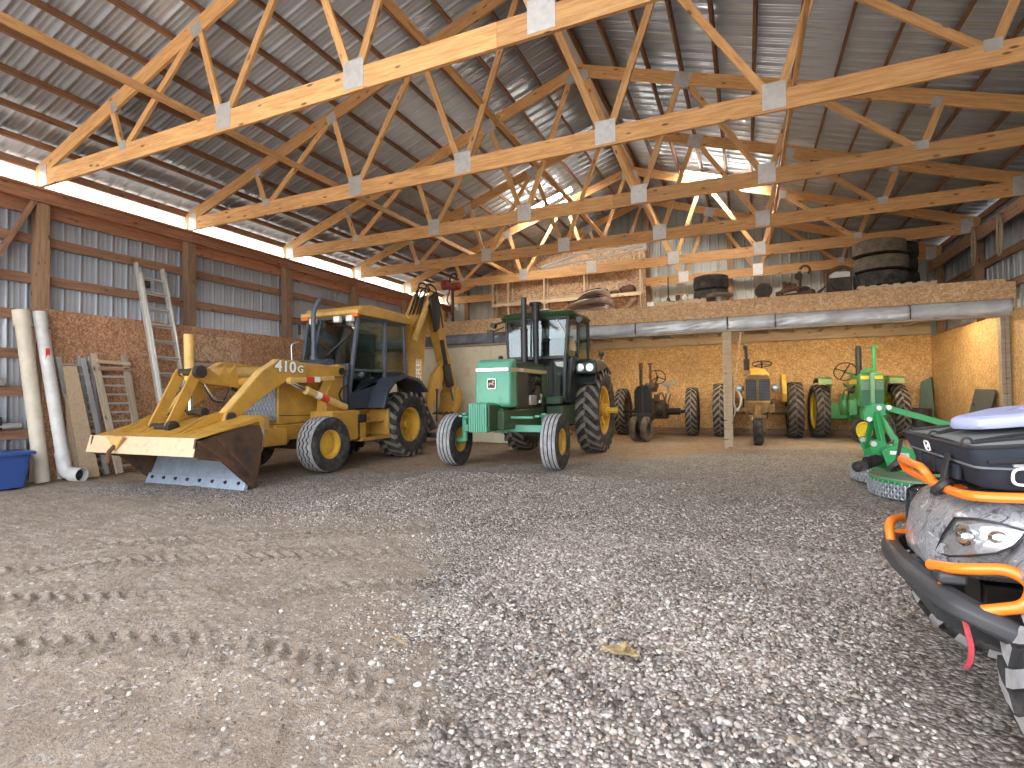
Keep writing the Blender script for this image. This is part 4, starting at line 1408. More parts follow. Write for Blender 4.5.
obj('stabiliser', MB().bar((XC + .55, 9.3, 1.25), (XC + .85, 9.45, .45), .16, .16).box(XC + .68, XC + 1.02, 9.3, 9.62, .30, .38), DARK, bh, bevel=.012)
obj('stabiliser', MB().bar((XC - .55, 9.3, 1.25), (XC - .85, 9.45, .45), .16, .16).box(XC - 1.02, XC - .68, 9.3, 9.62, .30, .38), DARK, bh, bevel=.012)
obj('control_lever', MB().tube([(XC + .78, 9.7, .6), (XC + .78, 9.72, 1.25)], .018, 6).ball((XC + .78, 9.72, 1.28), .03), RUST, bh)
# ------------------------------------------------------------------ green cab tractor
GRN = paint('lit tractor green', (.125, .41, .28), rough=.40, var=.10, vs=3, dirt=(.16, .20, .13), damt=.15, ds=6)  # front parts: daylight on the tractor green painted into the tone
GRN_D = paint('shaded tractor green', (.030, .075, .028), rough=.42, var=.15, vs=3, dirt=(.10, .09, .05), damt=.2, ds=5)  # same green, with the shade of the sides painted in
CABD = paint('cab black green', (.020, .028, .026), rough=.42, var=.2)
STRIPE = paint('cream yellow stripe', (.62, .50, .22), rough=.45)
ALU = paint('bright lamp strip', (.72, .74, .74), rough=.25, metal=.4)
LAMP = paint('clear lamp glass', (.34, .37, .39), rough=.12, metal=.5)
OSTK = paint('oxidised stack', (.045, .048, .055), rough=.45, metal=.4)
TX = -3.575
tr = thing('cab_tractor', 'large green cab tractor with front weights facing the open front', 'tractor', (TX, 9.2, 0))
for s in (1, -1):
    wheel(tr, (TX + s * .885, 7.74, .425), .43, .27, .205, 'rib', 'dish', [T_BLK, T_WORN], Y_RIM, out=s, steer=.03)
    wheel(tr, (TX + s * .78, 10.5, .82), .835, .47, .48, 'ag', 'cast', [T_BLK, T_DUST], Y_RIM, out=s)
obj('axle_hub', MB().cyl((TX + .90, 10.5, .82), (TX + 1.22, 10.5, .82), .055, n=14).cyl((TX + .94, 10.5, .82), (TX + 1.03, 10.5, .82), .13, n=18), Y_RIM, tr)
obj('axle_hub', MB().cyl((TX - 1.22, 10.5, .82), (TX - .90, 10.5, .82), .055, n=14).cyl((TX - 1.03, 10.5, .82), (TX - .94, 10.5, .82), .13, n=18), Y_RIM, tr)
ax = obj('front_axle', MB().bar((TX - .68, 7.74, .62), (TX + .68, 7.74, .62), .12, .11).box(TX - .12, TX + .12, 7.62, 7.9, .55, .80), GRN, tr, bevel=.01)
for s in (1, -1):
    obj('spindle', MB().cyl((TX + s * .70, 7.74, .40), (TX + s * .70, 7.74, .86), .045, n=14).cyl((TX + s * .70, 7.74, .42), (TX + s * .86, 7.74, .42), .05, n=12).bar((TX + s * .70, 7.74, .82), (TX + s * .66, 7.52, .82), .06, .03), GRN, ax)
obj('tie_rod', MB().tube([(TX - .6, 7.52, .80), (TX + .6, 7.52, .80)], .02, 8), GRN, ax)
obj('rear_axle', MB().cyl((TX - .55, 10.5, .82), (TX + .55, 10.5, .82), .15, n=16).box(TX - .28, TX + .28, 10.1, 10.95, .5, 1.15), DARK, tr, bevel=.02)
obj('frame_rail', MB().box(TX - .24, TX + .24, 7.25, 8.95, .62, .92), GRN_D, tr, bevel=.02)
obj('engine_block', MB().box(TX - .22, TX + .22, 7.7, 8.95, .85, 1.45).box(TX - .30, TX - .22, 8.0, 8.7, 1.0, 1.3).cyl((TX + .26, 8.55, 1.06), (TX + .26, 8.55, 1.30), .075).cyl((TX + .24, 8.3, 1.4), (TX + .24, 8.72, 1.4), .05).cyl((TX + .25, 8.35, 1.05), (TX + .25, 8.35, 1.2), .04).box(TX + .2, TX + .29, 8.1, 8.75, 1.24, 1.28)
    .tube(smooth([(TX + .27, 8.1, 1.1), (TX + .30, 8.3, 1.3), (TX + .28, 8.5, 1.45), (TX + .25, 8.8, 1.35)], 6), .018, 6), DARK, tr, bevel=.008)
obj('injector_pump', MB().box(TX + .23, TX + .31, 8.15, 8.45, .98, 1.14).ball((TX + .29, 8.6, 1.12), .06).cyl((TX + .29, 8.62, 1.0), (TX + .29, 8.62, 1.14), .04), STEEL, tr, bevel=.01)
obj('transmission', MB().box(TX - .26, TX + .26, 8.9, 10.3, .52, 1.05).box(TX - .2, TX + .2, 8.95, 9.3, .4, .55), DARK, tr, bevel=.02)
# hood shell
gw = .305
G = [(7.34, .98), (7.30, 1.10), (7.355, 1.58), (7.40, 1.66), (7.50, 1.712)]
gr = MB()
ring = lambda y0, z0: None
gr.prism([(7.335, 1.0), (7.36, 1.57), (7.41, 1.66), (7.52, 1.71), (7.62, 1.715), (7.62, .96), (7.40, .96)], 'x', TX - gw, TX + gw)
grille = obj('grille_shell', gr, GRN, tr, bevel=.045, seg=4)
obj('lamp_strip', MB().box(TX - gw + .02, TX + gw - .02, 7.338, 7.37, 1.505, 1.575), ALU, grille, bevel=.012)
obj('lamp_strip_side', MB().box(TX + gw - .01, TX + gw + .004, 7.40, 7.60, 1.505, 1.57), STRIPE, grille)
# leaping deer badge
obj('badge', MB().prism([(p.x, p.y) for p in rnd_poly([(TX - .075, 1.245, 0), (TX + .075, 1.245, 0), (TX + .075, 1.405, 0), (TX - .075, 1.405, 0)], .03)], 'y', 7.325, 7.342), ALU, grille)
obj('badge_field', MB().prism([(p.x, p.y) for p in rnd_poly([(TX - .062, 1.258, 0), (TX + .062, 1.258, 0), (TX + .062, 1.392, 0), (TX - .062, 1.392, 0)], .024)], 'y', 7.318, 7.33), LK, grille)
DEER = [(-.050, -.012), (-.038, .010), (-.015, .018), (.012, .012), (.026, .026), (.024, .042), (.014, .052), (.028, .047), (.034, .054), (.038, .042), (.050, .032), (.042, .026), (.032, .004), (.040, -.012), (.050, -.020), (.040, -.026), (.028, -.012), (.010, -.010), (-.014, -.004), (-.026, -.018), (-.044, -.040), (-.050, -.036), (-.036, -.014), (-.040, -.006)]
obj('badge_deer', MB().prism([(TX + x, 1.322 + z) for x, z in DEER], 'y', 7.311, 7.322), STRIPE, grille)
hs = MB()
hs.prism([(TX - .29, 1.50), (TX - .29, 1.64), (TX - .22, 1.70), (TX + .22, 1.70), (TX + .29, 1.64), (TX + .29, 1.50), (TX + .27, 1.50), (TX + .27, 1.63), (TX + .21, 1.68), (TX - .21, 1.68), (TX - .27, 1.63), (TX - .27, 1.50)], 'y', 7.60, 9.02)
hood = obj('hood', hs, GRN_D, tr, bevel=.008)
for s in (1, -1):
    x = TX + s * .292
    obj('hood_stripe', MB().box(x - .003, x + .003, 7.62, 9.0, 1.515, 1.575), STRIPE, hood)
    obj('side_screen', MB().box(x - .012, x, 7.66, 8.12, .96, 1.50), BLACK, tr)
    obj('hood_post', MB().box(x - .014, x + .002, 7.60, 7.68, .95, 1.52), GRN_D, hood)
    obj('cowl_side', MB().box(x - .02, x + .004, 8.78, 9.02, .95, 1.52), GRN_D, hood)
text('hood_number', '4430', .075, LM, tr, frame((TX + .297, 7.82, 1.545), (0, 1, 0), (0, 0, 1)), .001, .002, 1.1)
obj('hood_cap', MB().cyl((TX, 7.7, 1.70), (TX, 7.7, 1.735), .03), CABD, hood)
# front weights
wt = MB()
for i in range(8):
    x = TX - .20 + i * .0375
    wt.box(x, x + .030, 6.95, 7.30, .60, 1.03)
obj('front_weights', wt, GRN, tr, bevel=.008)
obj('weight_bracket', MB().box(TX - .235, TX - .203, 6.98, 7.4, .62, 1.0).box(TX + .10, TX + .13, 6.98, 7.4, .62, 1.0).box(TX - .2, TX + .2, 7.3, 7.5, .66, .95), GRN_D, tr, bevel=.01)
# exhaust and intake
obj('exhaust_stack', MB().cyl((TX + .02, 8.62, 1.69), (TX + .02, 8.62, 2.30), .062, n=18).cyl((TX + .02, 8.62, 2.30), (TX + .02, 8.62, 2.86), .05, n=16).cyl((TX + .02, 8.62, 2.28), (TX + .02, 8.62, 2.31), .07, n=16), OSTK, tr)
obj('intake_stack', MB().cyl((TX + .10, 8.98, 1.69), (TX + .10, 8.98, 2.50), .055, n=16).cyl((TX + .10, 8.98, 2.50), (TX + .10, 8.98, 2.78), .075, n=16).cyl((TX + .10, 8.98, 2.78), (TX + .10, 8.98, 2.82), .11, n=18), OSTK, tr)
# cab
cx0, cx1 = TX - .66, TX + .70
cf = MB()
for s, x in ((-1, cx0), (1, cx1)):
    cf.bar((TX + s * .58, 9.12, 1.05), (x - s * .12, 9.20, 1.85), .06, .05, up=(0, 1, 0))
    cf.bar((x - s * .12, 9.20, 1.80), (x - s * .06, 9.24, 2.58), .05, .05, up=(0, 1, 0))
    cf.bar((x, 9.62, 1.75), (x, 9.64, 2.56), .045, .05, up=(0, 1, 0))
    cf.bar((x, 10.35, 1.75), (x, 10.30, 2.56), .06, .06, up=(0, 1, 0))
    cf.bar((x - s * .1, 9.22, 1.83), (x, 9.62, 1.80), .05, .05)
    cf.bar((x, 9.62, 1.80), (x, 10.35, 1.80), .05, .05)
cf.bar((cx0 + .1, 9.20, 1.83), (cx1 - .1, 9.20, 1.83), .05, .06)
cf.bar((cx0 + .1, 9.23, 2.55), (cx1 - .1, 9.23, 2.55), .05, .06)
cf.bar((TX - .08, 9.19, 1.85), (TX - .08, 9.23, 2.55), .035, .035, up=(0, 1, 0))
cf.bar((cx0, 10.33, 1.8), (cx1, 10.33, 1.8), .06, .06)
obj('cab_frame', cf, CABD, tr, bevel=.008)
obj('cab_base', MB().prism([(TX - .60, 1.0), (TX + .60, 1.0), (TX + .62, 1.2), (cx1, 1.75), (cx1, 1.83), (cx0, 1.83), (cx0, 1.75), (TX - .62, 1.2)], 'y', 9.30, 10.4), CABD, tr, bevel=.02)
obj('lower_door_window', MB().prism([(TX + .34, 1.10), (TX + .55, 1.10), (TX + .62, 1.75), (TX + .34, 1.75)], 'y', 9.262, 9.27), GLASS, tr)
obj('cab_cowl', MB().box(TX - .57, TX + .60, 9.275, 9.31, 1.0, 1.84), CABD, tr, bevel=.01)
obj('dash_cowl', MB().prism([(9.0, 1.0), (9.0, 1.66), (9.2, 1.80), (9.29, 1.80), (9.29, 1.0)], 'x', TX - .30, TX + .32), CABD, tr, bevel=.02)
pane('windscreen', [(cx0 + .14, 9.19, 1.86), (TX - .1, 9.185, 1.86), (TX - .1, 9.225, 2.53), (cx0 + .10, 9.23, 2.53)], tr)
pane('windscreen', [(TX - .06, 9.185, 1.86), (cx1 - .14, 9.19, 1.86), (cx1 - .10, 9.23, 2.53), (TX - .06, 9.225, 2.53)], tr)
for s, x in ((-1, cx0), (1, cx1)):
    pane('door_window', [(x - s * .09, 9.24, 1.85), (x, 9.60, 1.84), (x, 9.62, 2.53), (x - s * .05, 9.27, 2.53)], tr)
    pane('side_window', [(x, 9.66, 1.84), (x, 10.32, 1.84), (x, 10.28, 2.53), (x, 9.67, 2.53)], tr)
pane('rear_window', [(cx0 + .05, 10.35, 1.84), (cx1 - .05, 10.35, 1.84), (cx1 - .05, 10.31, 2.53), (cx0 + .05, 10.31, 2.53)], tr)
rp = MB()
rings = []
for z, g, dy in ((2.545, -.02, -.01), (2.56, .06, .07), (2.61, .09, .10), (2.67, .05, .06), (2.71, -.06, -.06), (2.73, -.3, -.3)):
    rings.append([(p.x, p.y, z) for p in rnd_poly([(cx0 + .02 - g, 9.22 - dy, 0), (cx1 - .02 + g, 9.22 - dy, 0), (cx1 - .02 + g, 10.4 + dy * .6, 0), (cx0 + .02 - g, 10.4 + dy * .6, 0)], .22, 5)])
roof = MB().ring_loft(rings)
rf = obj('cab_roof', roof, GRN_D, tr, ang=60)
lip = MB().ring_loft([[(p[0], p[1], p[2] - .012) for p in rings[0]], rings[0], [(x, y, 2.60) for x, y, z in rings[1]], [(x, y, 2.545) for x, y, z in rings[1]]], False)
obj('roof_lip', lip, CABD, rf, ang=60)
obj('roof_hatch', MB().box(TX + .02, TX + .25, 9.26, 9.5, 2.72, 2.745), WLENS, rf, bevel=.012)
for s in (1, -1):
    ml = obj('marker_lamp', MB().tube([(TX + s * .62, 9.3, 2.58), (TX + s * .86, 9.22, 2.50)], .018, 8).cyl((TX + s * .86, 9.16, 2.49), (TX + s * .86, 9.26, 2.49), .055, n=16), CABD, rf)
    lb = obj('lamp_console', MB().prism([(9.52, 1.52), (9.50, 1.74), (9.60, 1.80), (10.15, 1.80), (10.3, 1.66), (10.0, 1.60)], 'x', min(TX + s * .66, TX + s * 1.08), max(TX + s * .66, TX + s * 1.08)), CABD, tr, bevel=.03)
    for k in range(2):
        obj('head_lamp', MB().cyl((TX + s * (.77 + .18 * k), 9.49, 1.64), (TX + s * (.77 + .18 * k), 9.54, 1.64), .072, n=20), LAMP, lb)
    obj('turn_lamp', MB().cyl((TX + s * 1.06, 9.95, 1.80), (TX + s * 1.06, 9.95, 1.86), .02).ball((TX + s * 1.06, 9.95, 1.91), .055), CABD, lb)
    obj('fender', MB().prism([(9.7, 1.35), (9.85, 1.58), (10.25, 1.72), (10.7, 1.74), (11.1, 1.6), (11.1, 1.56), (10.7, 1.69), (10.27, 1.67), (9.9, 1.54), (9.74, 1.33)], 'x', min(TX + s * .55, TX + s * .98), max(TX + s * .55, TX + s * .98)), CABD, tr, bevel=.01)
obj('steering_wheel', MB().torus((0, 0, 0), .19, .014, 'z').bar((-.19, 0, 0), (.19, 0, 0), .02, .015).bar((0, 0, 0), (0, -.19, 0), .02, .015).xform(Matrix.Translation((TX + .08, 9.52, 2.0)) @ Matrix.Rotation(-.75, 4, 'X')), BLACK, tr)
obj('steering_column', MB().cyl((TX + .08, 9.36, 1.6), (TX + .08, 9.52, 1.99), .035, n=10), BLACK, tr)
obj('seat', MB().box(TX - .22, TX + .26, 9.85, 10.2, 1.78, 1.92).box(TX - .22, TX + .26, 10.15, 10.27, 1.85, 2.3), SEAT, tr, bevel=.05)
obj('wiper', MB().bar((TX + .42, 9.205, 2.52), (TX + .56, 9.17, 2.30), .012, .02), WHITE, tr)
obj('step_tank', MB().box(TX + .30, TX + .60, 8.95, 9.75, .60, .95).box(TX + .34, TX + .60, 8.8, 8.95, .98, 1.12).box(TX + .45, TX + .66, 9.05, 9.35, .40, .44), GRN_D, tr, bevel=.012)
obj('step_tank', MB().box(TX - .60, TX - .30, 8.95, 9.75, .60, .95), GRN_D, tr, bevel=.012)
obj('mirror', MB().tube([(cx0, 9.25, 2.45), (cx0 - .22, 9.15, 2.35)], .014, 6).box(cx0 - .3, cx0 - .17, 9.12, 9.15, 2.15, 2.40), CABD, tr, bevel=.01)
# ------------------------------------------------------------------ old black tractor
OLDBLK = paint('old black paint', (.014, .013, .012), rough=.55, var=.35, vs=6, dirt=(.07, .045, .028), damt=.12, ds=6)
BRONZE = paint('greasy bare iron', (.07, .055, .042), rough=.6, metal=.3, var=.4, vs=9, dirt=(.17, .11, .06), damt=.35)


def steering(root, c, R, tilt, m, n=3):
    mb = MB().torus((0, 0, 0), R, .013, 'z', 32, 7)
    for k in range(n):
        a = 2 * PI * k / n + .4
        mb.bar((0, 0, 0), (R * math.cos(a), R * math.sin(a), 0), .022, .012)
    mb.cyl((0, 0, -.03), (0, 0, .03), .03, n=10)
    mb.xform(Matrix.Translation(c) @ Matrix.Rotation(tilt, 4, 'X'))
    return obj('steering_wheel', mb, m, root)


def springseat(root, x, y, z, m):
    mb = MB()
    mb.grid(lambda u, v: (x + (u - .5) * .42, y + (v - .5) * .38, z + .16 * ((u - .5) ** 2 * 2) + .35 * max(0, v - .6) ** 1.4 - .03), 10, 10)
    o = obj('seat', mb, m, root)
    solid(o, .012)
    obj('seat_spring', MB().tube(smooth([(x, y, z - .04), (x, y + .1, z - .25), (x, y - .15, z - .38)], 6), .025, 6), m, root)


BX = -2.27
bt = thing('row_crop_tractor', 'old black row crop tractor with two close front wheels', 'tractor', (BX, 14.0, 0))
for dx in (-.175, .085):
    wheel(bt, (BX + dx, 12.86, .30), .295, .13, .16, 'rib', 'dish', [T_OLD, T_OLD], OLDBLK, out=1, steer=-.22, lean=.05 if dx > 0 else -.05)
for s in (1, -1):
    wheel(bt, (BX + s * .935, 15.05, .645), .655, .29, .42, 'old', 'spoke', [T_BLK, T_DUST], BRONZE, out=s)
obj('rear_axle', MB().cyl((BX - .93, 15.05, .645), (BX + .93, 15.05, .645), .045, n=12).cyl((BX - .62, 15.05, .645), (BX + .62, 15.05, .645), .09, n=14), OLDBLK, bt)
obj('radiator', MB().prism([(BX - .20, .58), (BX + .17, .58), (BX + .185, .95), (BX + .18, 1.20), (BX + .12, 1.32), (BX - .02, 1.36), (BX - .15, 1.32), (BX - .21, 1.20), (BX - .215, .95)], 'y', 12.92, 13.12), OLDBLK, bt, bevel=.02)
mb = MB()
for i in range(9):
    x = BX - .17 + i * .0375
    mb.box(x, x + .012, 12.895, 12.92, .66, 1.25)
obj('radiator_fins', mb, BLACK, bt)
obj('radiator_bar', MB().box(BX - .035, BX + .015, 12.885, 12.92, .62, 1.34), BRONZE, bt)
obj('front_pedestal', MB().box(BX - .12, BX + .04, 12.82, 13.05, .33, .62).cyl((BX - .2, 12.87, .30), (BX + .12, 12.87, .30), .03).prism([(12.85, .46), (13.5, .52), (13.5, .70), (12.85, .66)], 'x', BX - .25, BX + .20), OLDBLK, bt, bevel=.015)
obj('hood', MB().prism([(BX - .15, 1.18), (BX + .13, 1.18), (BX + .12, 1.28), (BX + .05, 1.33), (BX - .07, 1.33), (BX - .14, 1.28)], 'y', 13.12, 14.3), OLDBLK, bt, bevel=.015)
obj('engine_block', MB().box(BX - .17, BX + .17, 13.15, 14.2, .55, 1.02).cyl((BX - .3, 13.7, .8), (BX + .38, 13.7, .8), .19, n=20).box(BX + .14, BX + .34, 13.9, 14.3, .5, .95), BRONZE, bt, bevel=.02)
obj('flywheel', MB().cyl((BX + .30, 13.75, .76), (BX + .36, 13.75, .76), .22, n=28).cyl((BX + .44, 13.75, .76), (BX + .47, 13.75, .76), .07, n=14), OLDBLK, bt, bevel=.01)
obj('carburettor', MB().box(BX + .18, BX + .30, 13.4, 13.55, .95, 1.12).tube(smooth([(BX + .24, 13.5, 1.1), (BX + .34, 13.6, 1.15), (BX + .42, 13.5, 1.0), (BX + .45, 13.6, .8)], 6), .02, 6), RUST, bt)
obj('lever', MB().tube([(BX + .40, 14.3, .9), (BX + .47, 14.25, 1.12)], .014, 6).tube([(BX + .33, 14.3, .9), (BX + .36, 14.22, 1.15)], .014, 6), RUST, bt)
obj('transmission', MB().box(BX - .19, BX + .19, 14.2, 15.3, .48, .92).box(BX - .3, BX + .3, 14.85, 15.25, .45, .85), OLDBLK, bt, bevel=.025)
obj('exhaust_stack', MB().cyl((BX - .10, 13.25, 1.30), (BX - .10, 13.25, 1.86), .042, n=14), OLDBLK, bt)
obj('stack_tip', MB().cyl((BX - .10, 13.25, 1.74), (BX - .10, 13.25, 1.90), .05, n=14), RUST, bt)
obj('intake_stack', MB().cyl((BX + .09, 13.5, 1.30), (BX + .09, 13.5, 1.88), .03, n=12).cyl((BX + .09, 13.5, 1.86), (BX + .09, 13.5, 1.90), .06, n=14), RUST, bt)
steering(bt, (BX + .10, 14.55, 1.58), .215, -1.0, OLDBLK, 3)
obj('steering_column', MB().tube([(BX + .1, 14.58, 1.56), (BX + .06, 14.1, 1.28)], .02, 8), OLDBLK, bt)
obj('fuel_tank', MB().box(BX - .13, BX + .16, 13.9, 14.35, 1.25, 1.42), BRONZE, bt, bevel=.05)
springseat(bt, BX + .32, 14.9, 1.36, GALV)

# ------------------------------------------------------------------ old yellow tractor
OLDYEL = paint('old tractor yellow', (.66, .41, .055), rough=.5, var=.12, vs=4, dirt=(.28, .17, .06), damt=.3, ds=5, chips=(.14, .08, .04))
DULLYEL = paint('grimy yellow iron', (.34, .21, .07), rough=.6, var=.25, vs=7, dirt=(.11, .07, .04), damt=.5, ds=6)
GRILL = paint('grey grille bars', (.10, .105, .11), rough=.45, metal=.4, var=.2)
YX = .235
yt = thing('single_wheel_tractor', 'old yellow tractor with grey grille and a single front wheel', 'tractor', (YX, 14.0, 0))
wheel(yt, (YX - .02, 12.75, .285), .285, .20, .15, 'rib', 'dish', [T_BLK, T_BLK], DULLYEL, out=1)
for s in (1, -1):
    wheel(yt, (YX + s * .86, 15.06, .69), .70, .36, .46, 'old', 'dish', [T_BLK, T_DUST if s < 0 else T_OLD], Y_OLDRIM, out=s)
fk = MB()
for s in (-1, 1):
    fk.bar((YX - .02 + s * .135, 12.75, .285), (YX - .02 + s * .135, 12.78, .60), .03, .06)
fk.box(YX - .19, YX + .15, 12.7, 12.86, .58, .64).cyl((YX - .02, 12.79, .62), (YX - .02, 12.85, .85), .06)
obj('front_fork', fk, DULLYEL, yt)
obj('fork_guard', MB().torus((YX - .13, 12.72, .42), .17, .018, 'x', 20, 6, .2, 2.4), Y_OLDRIM, yt)
obj('bolster', MB().prism([(YX - .27, .94), (YX + .24, .94), (YX + .20, .72), (YX + .08, .64), (YX - .10, .64), (YX - .22, .72)], 'y', 12.88, 13.25).box(YX + .2, YX + .33, 12.95, 13.2, .68, .86), DULLYEL, yt, bevel=.03)
rg = obj('radiator_shell', MB().prism([(YX - .265, .90), (YX + .255, .90), (YX + .27, 1.2), (YX + .265, 1.46), (YX + .19, 1.54), (YX - .2, 1.54), (YX - .275, 1.46), (YX - .28, 1.2)], 'y', 12.98, 13.25), DULLYEL, yt, bevel=.025)
for a, b_ in ((YX - .25, YX - .035), (YX + .02, YX + .235)):
    g = obj('grille_panel', MB().box(a, b_, 12.955, 12.985, .96, 1.43), GRILL, rg)
    mb = MB()
    for i in range(14):
        mb.box(a, b_, 12.945, 12.957, .975 + i * .033, .988 + i * .033)
    for i in range(5):
        x = lerp(a + .02, b_ - .02, i / 4)
        mb.box(x - .004, x + .004, 12.94, 12.957, .96, 1.43)
    obj('grille_bars', mb, DARK, g)
hb = MB()
rings = []
for y, w_, z_ in ((13.2, .24, 1.55), (13.4, .25, 1.66), (14.0, .24, 1.72), (14.5, .22, 1.66)):
    rings.append([(YX - w_, y, 1.30), (YX - w_, y, z_ - .12), (YX - w_ * .7, y, z_ - .02), (YX, y, z_), (YX + w_ * .7, y, z_ - .02), (YX + w_, y, z_ - .12), (YX + w_, y, 1.30)])
obj('hood', hb.ring_loft(rings), OLDYEL, yt, bevel=.02, ang=60)
obj('engine_block', MB().box(YX - .2, YX + .2, 13.2, 14.4, .55, 1.3).box(YX + .2, YX + .32, 13.4, 14.0, .7, .95), BRONZE, yt, bevel=.02)
obj('transmission', MB().box(YX - .22, YX + .22, 14.3, 15.3, .48, 1.0), DULLYEL, yt, bevel=.03)
obj('rear_axle', MB().cyl((YX - .86, 15.06, .69), (YX + .86, 15.06, .69), .09, n=14), DULLYEL, yt)
obj('drawbar_rod', MB().cyl((YX + .3, 13.6, .66), (YX + .62, 14.4, .62), .03).cyl((YX - .3, 13.6, .66), (YX - .6, 14.4, .62), .03), DARK, yt)
for s in (-1, 1):
    l = obj('head_lamp', MB().lathe([(0, .001), (.02, .06), (.07, .09), (.10, .085)], (YX - .01 + s * .37, 13.12, 1.23), 'y', 24), DARK, yt)
    l.data.transform(Matrix.Identity(4))
    obj('lamp_lens', MB().ball((YX - .01 + s * .37, 13.10, 1.23), .088, 1, .35, 1, 20, 10), LAMP, l)
    obj('lamp_bracket', MB().tube([(YX - .01 + s * .37, 13.18, 1.2), (YX - .01 + s * .36, 13.2, .98), (YX + s * .2, 13.3, .96)], .018, 6), DULLYEL, yt)
obj('exhaust_stack', MB().cyl((YX - .22, 13.3, 1.50), (YX - .22, 13.3, 1.64), .085, n=16), DULLYEL, yt)
obj('muffler', MB().cyl((YX - .22, 13.3, 1.62), (YX - .22, 13.3, 1.90), .065, n=16).cyl((YX - .22, 13.3, 1.88), (YX - .23, 13.3, 2.12), .035, n=12).cyl((YX - .23, 13.3, 2.12), (YX - .25, 13.28, 2.21), .045, n=12), DARK, yt)
steering(yt, (YX + .13, 14.6, 1.84), .22, -.30, BLACK, 3)
obj('steering_column', MB().tube([(YX + .13, 14.6, 1.84), (YX + .1, 14.45, 1.5)], .022, 8), BLACK, yt)
for s in (1, -1):
    a, b_ = sorted((YX + s * .56, YX + s * .66))
    obj('fender', MB().prism([(14.5, .9), (14.42, 1.1), (14.5, 1.42), (14.75, 1.58), (15.2, 1.60), (15.5, 1.45), (15.5, .9)], 'x', a, b_), OLDYEL, yt, bevel=.01)
springseat(yt, YX, 15.2, 1.25, DULLYEL)
obj('wiring', MB().tube(smooth([(YX - .36, 13.15, 1.12), (YX - .31, 13.2, 1.0), (YX - .3, 13.3, .8)], 6), .01, 5), BLACK, yt)

# ------------------------------------------------------------------ old green tractor
JGRN = paint('restored tractor green', (.05, .25, .075), rough=.33, var=.1, vs=4, dirt=(.10, .14, .06), damt=.2, ds=6, coat=.2)
TEAL = paint('teal grille screen', (.05, .15, .13), rough=.4, metal=.2, var=.15, vs=30)
TEALL = paint('pale upper grille screen', (.22, .32, .30), rough=.4, metal=.2, var=.15, vs=30)
OLIVE = paint('dusty green fender', (.15, .26, .10), rough=.5, var=.2, vs=5, dirt=(.30, .28, .16), damt=.35, ds=5)
JX = 2.44
jt = thing('vintage_green_tractor', 'vintage green tractor with upright exhaust and yellow wheels in the bay corner', 'tractor', (JX, 14.3, 0))
wheel(jt, (JX - .13, 13.36, .30), .30, .15, .19, 'rib', 'dish', [T_BLK, T_BLK], Y_RIM2, out=-1, steer=.75)
wheel(jt, (JX + .12, 13.52, .30), .30, .15, .19, 'rib', 'dish', [T_BLK, T_BLK], Y_RIM2, out=1, steer=.75)
for s in (1, -1):
    wheel(jt, (JX + s * .79, 15.3, .655), .66, .31, .45, 'old', 'dish', [T_BLK, T_OLD if s < 0 else T_DUST], Y_RIM2, out=s, steer=.08)
obj('front_pedestal', MB().box(JX - .13, JX + .13, 13.3, 13.62, .42, .82).cyl((JX - .14, 13.44, .30), (JX + .14, 13.44, .30), .04), JGRN, jt, bevel=.02)
sh = obj('grille_shell', MB().prism([(JX - .22, .80), (JX + .22, .80), (JX + .225, 1.46), (JX + .17, 1.53), (JX - .17, 1.53), (JX - .225, 1.46)], 'y', 13.40, 13.75), JGRN, jt, bevel=.025)
for s in (-1, 1):
    a, b_ = sorted((JX + s * .05, JX + s * .195))
    g = obj('grille_screen', MB().box(a, b_, 13.375, 13.402, .84, 1.16), TEAL, sh)
    obj('upper_screen', MB().box(a, b_, 13.375, 13.402, 1.165, 1.36), TEALL, g)
    mb = MB()
    for i in range(16):
        mb.box(a, b_, 13.368, 13.377, .86 + i * .032, .868 + i * .032)
    obj('screen_slats', mb, JGRN, g)
    obj('name_band', MB().box(a, b_, 13.37, 13.402, 1.385, 1.46), Y_RIM2, sh)
obj('centre_rib', MB().box(JX - .042, JX + .042, 13.345, 13.41, .72, 1.52), paint('pale green rib', (.17, .36, .24), rough=.35), sh, bevel=.012)
obj('radiator_cap', MB().cyl((JX - .04, 13.5, 1.52), (JX - .04, 13.5, 1.60), .14, n=20).cyl((JX - .04, 13.5, 1.60), (JX - .04, 13.5, 1.63), .09, n=20), JGRN, jt, bevel=.012)
obj('hood', MB().prism([(JX - .2, 1.15), (JX + .2, 1.15), (JX + .2, 1.42), (JX + .12, 1.5), (JX - .12, 1.5), (JX - .2, 1.42)], 'y', 13.75, 14.9), JGRN, jt, bevel=.02)
obj('hood_panel', MB().box(JX - .206, JX - .19, 13.85, 14.8, 1.30, 1.40), Y_RIM2, jt)
obj('exhaust_stack', MB().cyl((JX - .14, 13.95, 1.48), (JX - .14, 13.95, 2.10), .06, n=16).cyl((JX - .14, 13.95, 2.08), (JX - .14, 13.95, 2.14), .05, n=16), BLACK, jt)
obj('intake_stack', MB().cyl((JX + .12, 13.8, 1.50), (JX + .12, 13.8, 2.08), .045, n=14).cyl((JX + .12, 13.8, 2.08), (JX + .12, 13.8, 2.12), .085, n=18), JGRN, jt)
obj('engine_block', MB().box(JX - .18, JX + .18, 13.7, 14.9, .52, 1.12).cyl((JX - .34, 14.3, .82), (JX + .34, 14.3, .82), .2, n=20).box(JX - .36, JX - .2, 13.8, 14.1, .6, .95), JGRN, jt, bevel=.02)
fw = obj('flywheel', MB().cyl((JX - .45, 14.32, .84), (JX - .36, 14.32, .84), .26, n=30), JGRN, jt, bevel=.012)
